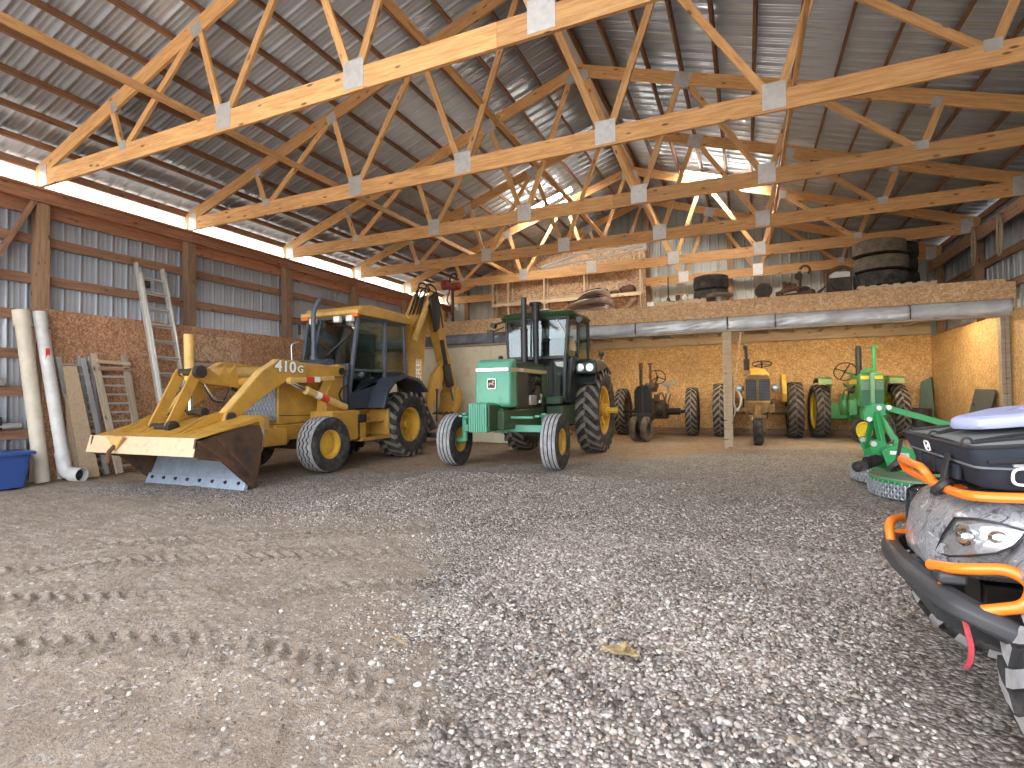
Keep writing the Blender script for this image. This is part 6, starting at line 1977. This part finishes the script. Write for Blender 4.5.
board('top_rail', (-9.24, 4.97, 1.64), (-9.24, 5.46, 1.64), .07, .05, W_POST, wf)
for ya, yb, yc, zt, lab, xx, ln_ in ((4.46, 4.64, 4.82, 1.66, 'tall warped plywood offcut leaning on the rung frame', -8.975, .20), (4.50, 4.55, 4.70, 1.25, 'shorter plywood strip leaning behind the tall offcut', -9.035, .15)):
    w_ = .22
    mb = MB().hexa([(xx, yc - w_, 0), (xx, yc + .03, 0), (xx + .016, yc + .03, 0), (xx + .016, yc - w_, 0), (xx - ln_, ya, zt), (xx - ln_, yb, zt), (xx - ln_ + .016, yb, zt), (xx - ln_ + .016, ya, zt)])
    tag(obj('plywood_offcut', mb, W_PLY, org=(xx, yc, 0)), lab, 'plank')
# extension ladder
ALU = paint('ladder aluminium', (.58, .57, .54), rough=.4, metal=.55, var=.12)
t = thing('extension_ladder', 'tall aluminium extension ladder leaning on the left wall', 'ladder', (-8.95, 6.0, 0))
f0, f1 = V((-8.88, 5.86, 0)), V((-9.365, 5.60, 3.46))
g0, g1 = V((-8.88, 6.34, 0)), V((-9.365, 6.04, 3.44))
for a, b in ((f0, f1), (g0, g1)):
    board('rail', a, b, .075, .035, ALU, t, up=(0, 1, 0), bevel=.004)
    o = V((.06, .02 if a is f0 else -.02, 0))
    board('fly_rail', lerp(a, b, .06) + o, lerp(a, b, .95) + o, .065, .03, ALU, t, up=(0, 1, 0), bevel=.004)
for i in range(12):
    k = .05 + i * .0805
    a, b = lerp(f0, f1, k), lerp(g0, g1, k)
    obj('rung', MB().cyl(a, b, .017, n=10), ALU, t)
    if 0 < i < 11:
        obj('rung', MB().cyl(a + V((.06, .02, .03)), b + V((.06, -.02, .03)), .015, n=10), ALU, t)
obj('rung_lock', MB().box(-9.33, -9.26, 5.70, 5.78, 3.05, 3.17), DARK, t, bevel=.006)
# strand board sheet with rails leaning on the wall behind the loader
t = thing('strand_board_sheet', 'pale strand board sheet leaning on the lining behind the loader bucket', 'board', (-9.3, 7.0, 0))
obj('sheet', MB().box(-9.365, -9.345, 6.50, 7.62, 1.86, 2.35), OSB_OLD, t)
for z in (1.80, 1.62, 1.40):
    obj('metal_rail', MB().box(-9.37, -9.34, 6.46, 7.6, z - .03, z + .03), GALV, t)
for y in (6.52, 7.55):
    obj('stile', MB().box(-9.38, -9.35, y - .03, y + .03, .0, 2.3), W_GREY, t)
# odds and ends on the girts
tag(obj('rag', MB().ring_loft([[(-9.52 + .07 * math.sin(a) * s_, 3.82 + .14 * math.cos(a) * s_, 1.372 + z) for a in [2 * PI * k / 14 for k in range(14)]] for z, s_ in ((0, 1), (.03, 1.05), (.08, .8), (.12, .35), (.13, .1))]), paint('grey rag', (.38, .36, .33), rough=.9, var=.25, vs=12), org=(-9.52, 3.82, 1.37)), 'crumpled grey rag lying on a wall girt at the left edge', 'rag')
t = thing('metal_clamp', 'old grey metal fitting lying on the lower wall girt above the blue tub', 'fitting', (-9.5, 3.85, .75))
obj('bar', MB().cyl((-9.50, 3.60, .80), (-9.50, 4.12, .80), .042, n=12), GALV, t)
obj('fitting', MB().box(-9.53, -9.46, 3.80, 3.90, .752, .93).cyl((-9.50, 3.85, .86), (-9.40, 3.85, .86), .03), DARK, t, bevel=.008)

# ------------------------------------------------------------------ in the loft
LZ = 3.062


def crate_shelf():
    t = thing('wooden_shelf', 'open timber shelving backed with strand board on the loft by the gable', 'shelving', (-4.86, 15.2, LZ))
    obj('back_board', MB().box(-7.28, -2.58, 15.48, 15.50, LZ, 5.49), OSB_OLD, t)
    for x in (-7.28, -6.75, -5.55, -4.29, -2.67):
        board('upright', (x, 15.10, LZ), (x, 15.10, 4.87 + (.35 if x > -3 else 0)), .04, .09, W_PALE, t, up=(0, 1, 0))
        board('upright', (x + .01, 15.42, LZ), (x + .01, 15.42, 4.89), .04, .09, W_PALE, t, up=(0, 1, 0))
    for z in (3.965, 4.82):
        board('shelf_edge', (-7.30, 15.06, z), (-2.65, 15.06, z), .035, .10, W_PALE, t)
        obj('shelf', MB().box(-7.28, -2.66, 15.09, 15.47, z + .035, z + .05), W_PALE, t)
        board('back_edge', (-7.28, 15.43, z + .15), (-2.66, 15.43, z + .15), .03, .09, W_PALE, t)
    return t


crate_shelf()
TARPB = paint('brown vinyl covers', (.23, .165, .135), rough=.55, var=.15, vs=4)
for k, (x0, x1, z0, h, lab) in enumerate(((-4.35, -2.95, LZ, .24, 'wide brown vinyl cover at the bottom of the folded pile on the loft'), (-4.15, -2.97, LZ + .245, .20, 'brown vinyl cover folded in the middle of the loft pile'), (-3.80, -3.05, LZ + .45, .18, 'small brown cover on top of the folded loft pile'))):
    mb = MB()
    rings = []
    n_ = 14
    for i in range(n_ + 1):
        u = i / n_
        x = lerp(x0, x1, u)
        w_ = (1 - (1 - u) ** 3) * (1 - max(0, u - .9) * 4)
        hh = max(.03, h * (1 - (1 - u) ** 1.7) * (1 if u < .93 else .85))
        rings.append([(x, 12.25 + .5 - .5 * w_, z0), (x, 12.25 + .5 - .54 * w_, z0 + hh * .5), (x, 12.25 + .5 - .40 * w_, z0 + hh), (x, 12.25 + .5 + .40 * w_, z0 + hh), (x, 12.25 + .5 + .5 * w_, z0 + hh * .5), (x, 12.25 + .5 + .48 * w_, z0)])
    mb.ring_loft(rings)
    o = tag(obj('folded_cover', mb, TARPB, org=((x0 + x1) / 2, 12.75, z0), ang=70), lab, 'cover', 'folded vinyl covers on the loft')
    obj('fold_gap', MB().tube([(lerp(x0 + .25, x1 - .02, q / 8), 12.20 + .06 * (1 - q / 8) ** 2, z0 + h * (.30 + .35 * math.sin(q / 8 * PI * .6))) for q in range(9)], .012, 5), DARK, o)


def loft_tyre(name, label, c, R, w, rr, group, mt=None, tilt=(0, 0)):
    b = tyre_mesh(R, w, rr, 'rib', 40)
    M = Matrix.Translation(c) @ Matrix.Rotation(tilt[0], 4, 'X') @ Matrix.Rotation(tilt[1], 4, 'Y') @ Matrix.Rotation(PI / 2, 4, 'Y')
    b.xform(M)
    # close the inside so that the casing has thickness
    return tag(solid(obj(name, b, [T_BLK, mt or T_BLK], org=c, ang=40), .02), label, 'tyre', group)


loft_tyre('truck_tyre', 'lower black tyre of the pair stacked on the loft', (-.71, 13.2, LZ + .14 + .162), .38, .31, .22, 'pair of tyres on the loft')
loft_tyre('truck_tyre', 'upper black tyre of the pair stacked on the loft', (-.71, 13.2, LZ + .14 + .49), .38, .31, .22, 'pair of tyres on the loft')


def pallet(x0, x1, y0, y1, label, grp=None):
    t = thing('pallet', label, 'pallet', ((x0 + x1) / 2, (y0 + y1) / 2, LZ), grp)
    for y in (y0 + .03, (y0 + y1) / 2, y1 - .03):
        board('bearer', (x0, y, LZ + .068), (x1, y, LZ + .068), .04, .09, W_PALE, t)
    for i in range(7):
        x = lerp(x0 + .05, x1 - .05, i / 6)
        board('deck_board', (x, y0, LZ + .124), (x, y1, LZ + .124), .10, .02, W_PALE, t)
    for i in range(3):
        x = lerp(x0 + .05, x1 - .05, i / 2)
        board('base_board', (x, y0, LZ + .011), (x, y1, LZ + .011), .10, .02, W_PALE, t)
        for y in (y0 + .005,):
            obj('block', MB().box(x - .05, x + .05, y, y + .03, LZ + .022, LZ + .112), W_PALE, t)
    return t


pallet(-1.80, -.76, 12.15, 13.7, 'wooden pallet on the loft under the pair of stacked tyres')
pallet(2.06, 3.30, 12.25, 13.65, 'wooden pallet on the loft under the big tyre pile')
for i, (x, y, z) in enumerate(((2.52, 12.80, 0), (2.54, 12.80, .315), (2.50, 12.78, .63))):
    loft_tyre('tractor_tyre', ['lowest', 'middle', 'top'][i] + ' dusty tyre of the front pile on the loft pallet', (x, y, LZ + .155 + .145 + z), .455, .28, .26, 'big tyres piled on the loft', T_OLD if i else T_BLK, (0, .012 * i))
for i, (x, y, z) in enumerate(((3.07, 13.72, 0), (3.07, 13.70, .33), (3.05, 13.72, .66), (3.07, 13.72, .99))):
    loft_tyre('tractor_tyre', ['lowest', 'second', 'third', 'top'][i] + ' black tyre of the rear pile on the loft', (x, y + .55, LZ + .165 + z), .45, .31, .26, 'big tyres piled on the loft', T_BLK)
# spoked wheel lying at the pallet's end
t = thing('spoked_wheel', 'rusty spoked wheel lying flat beside the loft pallet', 'wheel', (-.50, 12.32, LZ))
obj('rim', MB().torus((-.50, 12.32, LZ + .17), .23, .05, 'z', 32, 8), T_OLD, t)
mb = MB()
for k in range(9):
    a = 2 * PI * k / 9
    mb.bar((-.50 + .04 * math.cos(a), 12.32 + .04 * math.sin(a), LZ + .19), (-.50 + .22 * math.cos(a), 12.32 + .22 * math.sin(a), LZ + .18), .022, .02)
mb.cyl((-.5, 12.32, LZ), (-.5, 12.32, LZ + .24), .06, n=14)
obj('spokes', mb, GALV, t)
# small parts on the left pallet
PZ = LZ + .137
t = thing('jack_stand', 'thin upright iron rod on a foot on the left loft pallet', 'stand', (-1.60, 12.6, PZ))
obj('rod', MB().cyl((-1.60, 12.6, PZ), (-1.60, 12.6, PZ + .62), .014, n=8), DARK, t)
obj('foot', MB().cyl((-1.60, 12.6, PZ), (-1.60, 12.6, PZ + .14), .07, .03, n=12), DARK, t)
tag(obj('tin_can', MB().cyl((-1.38, 12.5, PZ), (-1.38, 12.5, PZ + .16), .05, n=14), RUST, org=(-1.38, 12.5, PZ)), 'small rusty can standing on the left loft pallet', 'can')
tag(obj('white_jug', MB().lathe([(0, .001), (0, .06), (.10, .06), (.13, .02), (.15, .02), (.15, .001)], (0, 0, 0), 'z', 14).xform(Matrix.Translation((-1.22, 12.4, PZ))), WHITE, org=(-1.22, 12.4, PZ)), 'small white jug on the left loft pallet', 'jug')
tag(obj('cardboard_box', MB().box(-1.42, -1.20, 12.72, 12.92, PZ, PZ + .24), W_PLY, org=(-1.31, 12.8, PZ), bevel=.006), 'little brown box on the left loft pallet', 'box')
tag(obj('white_sheet', MB().box(-2.0, -1.85, 12.1, 12.4, LZ, LZ + .13), WHITE, org=(-1.9, 12.2, LZ), bevel=.01), 'white packet lying on the loft left of the pallet', 'packet')
# iron parts on the right of the loft
t = thing('hub_assembly', 'dark round iron hub lying on the loft edge', 'machine part', (.37, 12.45, LZ))
obj('drum', MB().cyl((.37, 12.38, LZ + .22), (.37, 12.55, LZ + .22), .13, n=20), DARK, t, bevel=.01)
obj('rim', MB().torus((.37, 12.36, LZ + .22), .15, .025, 'y', 24, 6), RUST, t)
obj('foot', MB().box(.25, .5, 12.38, 12.6, LZ, LZ + .10), RUST, t, bevel=.01)
t = thing('steering_gear', 'upright iron shaft with a hooked arm and round base on the loft', 'machine part', (1.1, 12.6, LZ))
obj('base', MB().lathe([(0, .12), (.12, .14), (.24, .12), (.28, .05), (.28, .001)], (0, 0, 0), 'z', 18).xform(Matrix.Translation((1.14, 12.6, LZ))), DARK, t)
obj('shaft', MB().cyl((1.07, 12.6, LZ + .2), (1.07, 12.6, LZ + .60), .03, n=10), RUST, t)
obj('arm', MB().torus((1.17, 12.6, LZ + .62), .09, .028, 'y', 18, 6, -.9, 2.9), RUST, t)
obj('knuckle', MB().box(1.0, 1.1, 12.55, 12.65, LZ + .44, LZ + .56).cyl((.98, 12.6, LZ + .5), (1.12, 12.6, LZ + .5), .05, n=12), DARK, t, bevel=.01)
t = thing('rusty_linkage', 'heap of rusty linkage bars lying along the loft edge', 'machine part', (.75, 12.4, LZ))
for a, b, r in (((.60, 12.3, LZ + .12), (1.0, 12.35, LZ + .20), .035), ((.64, 12.45, LZ + .15), (.95, 12.4, LZ + .28), .03), ((.62, 12.5, LZ + .1), (.86, 12.5, LZ + .33), .03), ((.72, 12.45, LZ + .10), (.78, 12.5, LZ + .36), .025), ((.60, 12.35, LZ + .04), (1.25, 12.38, LZ + .1), .05)):
    obj('bar', MB().cyl(a, b, r, n=9).ball(b, r * 1.7, n=9, m=6), RUST, t)
board('skid', (.55, 12.3, LZ + .02), (1.75, 12.32, LZ + .02), .1, .04, W_POST, t)
t = thing('old_engine', 'grey cast iron engine standing on the loft beside the big tyre pile', 'engine', (1.8, 12.75, LZ))
obj('block', MB().box(1.60, 2.02, 12.7, 13.1, LZ, LZ + .42), BRONZE, t, bevel=.02)
obj('head', MB().box(1.62, 2.0, 12.74, 13.0, LZ + .42, LZ + .56), GALV, t, bevel=.015)
obj('manifold', MB().tube(smooth([(1.58, 12.72, LZ + .5), (1.7, 12.66, LZ + .58), (1.85, 12.66, LZ + .62), (2.0, 12.68, LZ + .55)], 6), .04, 8), RUST, t)
obj('stand_leg', MB().box(1.56, 1.60, 12.62, 12.66, LZ, LZ + .5), DARK, t)
obj('pulley', MB().cyl((1.76, 12.58, LZ + .26), (1.76, 12.68, LZ + .26), .11, n=18), DARK, t)
tag(obj('mudguard', MB().prism([(1.31, LZ), (1.40, LZ + .16), (1.54, LZ + .26), (1.54, LZ + .23), (1.43, LZ + .12), (1.36, LZ)], 'y', 12.6, 12.95), DARK, org=(1.4, 12.7, LZ)), 'curved dark mudguard on the loft left of the engine', 'mudguard')
# red implement by the left wall
REDM = paint('faded red machine', (.22, .028, .02), rough=.5, var=.2, dirt=(.16, .05, .03), damt=.3)
t = thing('red_implement', 'red machine part with round housings on the loft above the backhoe', 'machine part', (-7.15, 12.35, LZ))
obj('stand', MB().cyl((-7.15, 12.35, LZ), (-7.15, 12.35, LZ + 1.0), .04, n=10).box(-7.3, -7.0, 12.2, 12.5, LZ, LZ + .05), DARK, t, bevel=.006)
obj('housing', MB().cyl((-7.42, 12.30, 4.12), (-7.22, 12.30, 4.12), .13, n=18), REDM, t, bevel=.02)
obj('housing', MB().cyl((-7.10, 12.24, 4.05), (-6.86, 12.24, 4.05), .10, n=18), REDM, t, bevel=.02)
obj('handle', MB().tube(smooth([(-7.2, 12.3, 4.2), (-7.18, 12.3, 4.36), (-7.05, 12.3, 4.40), (-6.98, 12.3, 4.3)], 6), .02, 7), DARK, t)
obj('hose', MB().tube(smooth([(-7.2, 12.3, 4.0), (-7.28, 12.28, 3.7), (-7.15, 12.3, 3.5), (-7.2, 12.3, 3.3)], 6), .02, 7), REDM, t)
# things on the shelves
for i, (x, z, s_, m, lab) in enumerate(((-3.83, 4.018, .20, DARK, 'dark lump of gear on the middle shelf of the loft shelving'), (-3.44, 4.018, .12, BRONZE, 'grey fitting beside the dark gear on the middle loft shelf'), (-3.06, 4.018, .21, RUST, 'reddish brown sack on the middle loft shelf'))):
    b = MB().ball((x, 15.25, z + s_ * .55), s_, 1.15, .7, .62, 14, 9)
    b.v = [tuple(V(p) + V((0, 0, 1)) * .05 * noise.noise(V(p) * 9)) for p in b.v]
    b.v = [(p[0], p[1], max(p[2], z + .002)) for p in b.v]
    tag(obj('shelf_bundle', b, m, org=(x, 15.25, z)), lab, 'bundle')
tag(obj('spare_plank', MB().bar((-3.5, 14.9, 3.08), (-2.78, 14.95, 3.85), .03, .12, up=(0, 0, 1)), W_POST, org=(-3.2, 15.3, LZ)), 'dark plank leaning inside the lower bay of the loft shelving', 'plank')

# white pipes hung under the fourth truss
t = thing('hanging_pipes', 'two white pipes joined at the ends and hung under a roof truss', 'pipes', (-3.0, 11.1, 4.1))
obj('bent_pipe', MB().tube(bend([(-4.13, 11.08, 3.985), (-3.75, 11.08, 4.07), (-3.25, 11.08, 4.19), (-2.8, 11.08, 4.20), (-1.85, 11.08, 4.185)], .3), .028, 10), WHITE, t)
obj('straight_pipe', MB().tube([(-4.13, 11.10, 3.965), (-1.85, 11.10, 4.135)], .020, 10), WHITE, t)
obj('end_plate', MB().box(-1.90, -1.82, 11.05, 11.13, 4.11, 4.22), WHITE, t, bevel=.006)
for x, z in ((-3.9, 4.03), (-2.0, 4.19)):
    obj('wire', MB().cyl((x, 11.1, z), (x, 11.17, 4.30), .004, n=5), DARK, t)

# ropes on the right header
ROPE = paint('weathered rope', (.30, .24, .17), rough=.9, var=.3, vs=40)
for y, z0, lab in ((13.10, 4.30, 'coil of rope hanging on the right header beside the big tyres'), (11.95, 4.22, 'long loop of rope hanging on the right header above the loft corner')):
    t = thing('rope_coil', lab, 'rope', (4.12, y, z0), 'ropes on the right header')
    obj('nail', MB().cyl((4.19, y, z0), (4.09, y, z0 + .01), .006, n=6), DARK, t)
    for k in range(3):
        w_ = .05 + .03 * k
        L_ = .58 + .08 * k
        obj('loop', MB().tube(smooth([(4.13 - .01 * k, y, z0), (4.12, y - w_, z0 - L_ * .35), (4.11, y - w_ * .8, z0 - L_ * .85), (4.12 - .01 * k, y, z0 - L_), (4.11, y + w_ * .8, z0 - L_ * .85), (4.12, y + w_, z0 - L_ * .35)], 6, True), .013, 6, closed=True), ROPE, t)
# rope and hose on the loft post
t = thing('rope_coil', 'pale rope with a hanging loop tied beside the loft post', 'rope', (-.10, 11.93, 2.4))
obj('line', MB().tube(smooth([(-.08, 11.93, 2.40), (-.13, 11.93, 2.0), (-.20, 11.92, 1.5), (-.235, 11.91, 1.15)], 6), .012, 6), W_PALE, t)
for k in range(2):
    obj('loop', MB().tube(smooth([(-.225, 11.91, 1.18), (-.245, 11.9, .95), (-.20 + .02 * k, 11.9, .80 - .03 * k), (-.13, 11.9, .86), (-.11 + .02 * k, 11.9, 1.02), (-.16, 11.905, 1.16)], 6, True), .016, 6, closed=True), PVCG, t)
obj('line', MB().tube(smooth([(-.22, 11.91, .85), (-.23, 11.91, .70), (-.255, 11.92, .64)], 6), .012, 6), PVCG, t)

# leaning panels and drum in the bay corner
DGRN = paint('dark green sheet metal', (.03, .085, .05), rough=.5, var=.2, dirt=(.10, .10, .07), damt=.25)
DGRY = paint('charcoal sheet metal', (.075, .085, .085), rough=.5, var=.2, dirt=(.16, .15, .13), damt=.2)
tag(obj('sheet_metal', MB().hexa([(3.72, 15.55, 0), (4.06, 15.45, 0), (4.08, 15.52, 0), (3.74, 15.62, 0), (3.90, 15.92, 1.34), (4.10, 15.86, 1.46), (4.14, 15.93, 1.46), (3.92, 15.98, 1.34)]), DGRN, org=(3.9, 15.7, 0), bevel=.008), 'tall dark green metal panel leaning in the bay corner', 'panel')
t = thing('sheet_metal', 'charcoal metal panel with a latch hole leaning on the right board wall', 'panel', (4.05, 12.9, 0))
obj('sheet', MB().hexa([(3.88, 12.38, 0), (3.91, 12.38, 0), (3.94, 13.42, 0), (3.91, 13.42, 0), (4.10, 12.30, 1.13), (4.13, 12.30, 1.13), (4.145, 13.25, 1.15), (4.115, 13.25, 1.15)]), DGRY, t, bevel=.006)
obj('latch', MB().cyl((4.05, 13.16, .84), (4.09, 13.16, .84), .035, n=10), BLACK, t)
t = thing('steel_drum', 'squat dark drum on the floor behind the vintage green tractor', 'drum', (3.58, 15.05, 0))
obj('drum', MB().cyl((3.66, 15.15, 0), (3.66, 15.15, .72), .24, n=28), DARK, t, bevel=.01)
for z in (.24, .48, .70):
    obj('hoop', MB().torus((3.66, 15.15, z), .242, .012, 'z', 28, 6), RUST, t)

# litter on the ground
HUSK = paint('dry husk', (.34, .25, .12), rough=.85, var=.3, vs=25)
for i, (x, y, s_, a, lab) in enumerate(((-.525, 2.311, 1.0, .5, 'large dry tan leaf lying on the pebbles in front of the camera'), (-1.476, 2.021, .5, .2, 'small yellowish leaf on the tyre tracks'), (-1.799, 2.794, .5, 1.2, 'small brown leaf on the dirt beyond the tyre tracks'))):
    z = float(floor_z(np.array([x]), np.array([y]))[0]) + .026
    mb = MB()
    for k in range(4 if i == 0 else 2):
        ln, wd = (.085 - .012 * k) * s_, .020 * s_
        M = Matrix.Translation((x, y, z + .004 * k)) @ Matrix.Rotation(a + .28 * k - .3, 4, 'Z')
        n0 = len(mb.v)
        mb.grid(lambda u, v: ((u - .5) * 2 * ln, (v - .5) * 2 * wd * math.sin(PI * min(1, u * .92 + .04)), .012 * s_ * math.sin(u * 5 + k) + .9 * (v - .5) ** 2 * .06 * s_ + .008), 10, 4)
        mb.xform(M, n0)
    o = tag(obj('dry_leaf', mb, HUSK, org=(x, y, z)), lab, 'leaf')
    solid(o, .0015)

# strip lights under the loft floor, hidden from the doorway by the front beam
TUBE2 = emit('warm lit tube', (1.0, .84, .58), 48)
for x, lab in ((-3.2, 'warm strip light under the loft above the black tractor'), (-.9, 'warm strip light under the loft behind the middle post'), (1.4, 'warm strip light under the loft above the yellow tractor'), (3.2, 'warm strip light under the loft in the bay corner')):
    t = thing('loft_strip_light', lab, 'lamp', (x, 13.0, 2.66), 'strip lights under the loft')
    obj('housing', MB().box(x - .6, x + .6, 12.93, 13.07, 2.665, 2.70), WHITE, t)
    for dy in (-.035, .035):
        obj('tube', MB().cyl((x - .57, 13.0 + dy, 2.645), (x + .57, 13.0 + dy, 2.645), .016, n=8), TUBE2, t)
# ------------------------------------------------------------------ light, camera
w = bpy.data.worlds.new('world')
SC.world = w
w.use_nodes = True
nt = w.node_tree
bg = nt.nodes['Background']
sky = nt.nodes.new('ShaderNodeTexSky')
sky.sky_type = 'NISHITA'
sky.sun_disc = False
sky.sun_elevation = math.radians(38)
sky.sun_rotation = math.radians(-95)
sky.air_density = 1.0
sky.dust_density = 2.0
mxs = nt.nodes.new('ShaderNodeMix')
mxs.data_type = 'RGBA'
mxs.inputs[0].default_value = .8
nt.links.new(sky.outputs[0], mxs.inputs[6])
mxs.inputs[7].default_value = (1.58, 1.51, 1.42, 1)
nt.links.new(mxs.outputs[2], bg.inputs['Color'])
bg.inputs['Strength'].default_value = 1.05


def lamp(name, typ, loc, energy, col, rot=(0, 0, 0), size=1, sy=None):
    l = bpy.data.lights.new(name, typ)
    l.energy = energy
    l.color = col
    if typ == 'AREA':
        l.shape = 'RECTANGLE'
        l.size = size
        l.size_y = sy or size
    elif typ == 'SUN':
        l.angle = math.radians(.6)
    else:
        l.shadow_soft_size = size
    o = bpy.data.objects.new(name, l)
    COL.objects.link(o)
    o.location = loc
    o.rotation_euler = rot
    return o


sun = lamp('sun', 'SUN', (-20, 0, 15), 5.5, (1, .95, .86))
sun.rotation_euler = V((.80, .10, -.62)).to_track_quat('-Z', 'Y').to_euler()

cam = bpy.data.cameras.new('camera')
cam.sensor_width = 36
cam.lens = 531.3 / 1024 * 36
cam.clip_end = 200
co = bpy.data.objects.new('camera', cam)
COL.objects.link(co)
co.matrix_world = Matrix.Translation((0, 0, 1.144)) @ Matrix.Rotation(.4153, 4, 'Z') @ Matrix.Rotation(PI / 2 + .0212, 4, 'X') @ Matrix.Rotation(-.0130, 4, 'Z')
SC.camera = co
vs = SC.view_settings
vs.view_transform = 'Standard'
vs.look = 'None'
vs.gamma = 1
vs.use_curve_mapping = False
vs.exposure = 1.5
SC.cycles.max_bounces = 10
SC.cycles.diffuse_bounces = 6
SC.cycles.glossy_bounces = 4
SC.cycles.transparent_max_bounces = 12
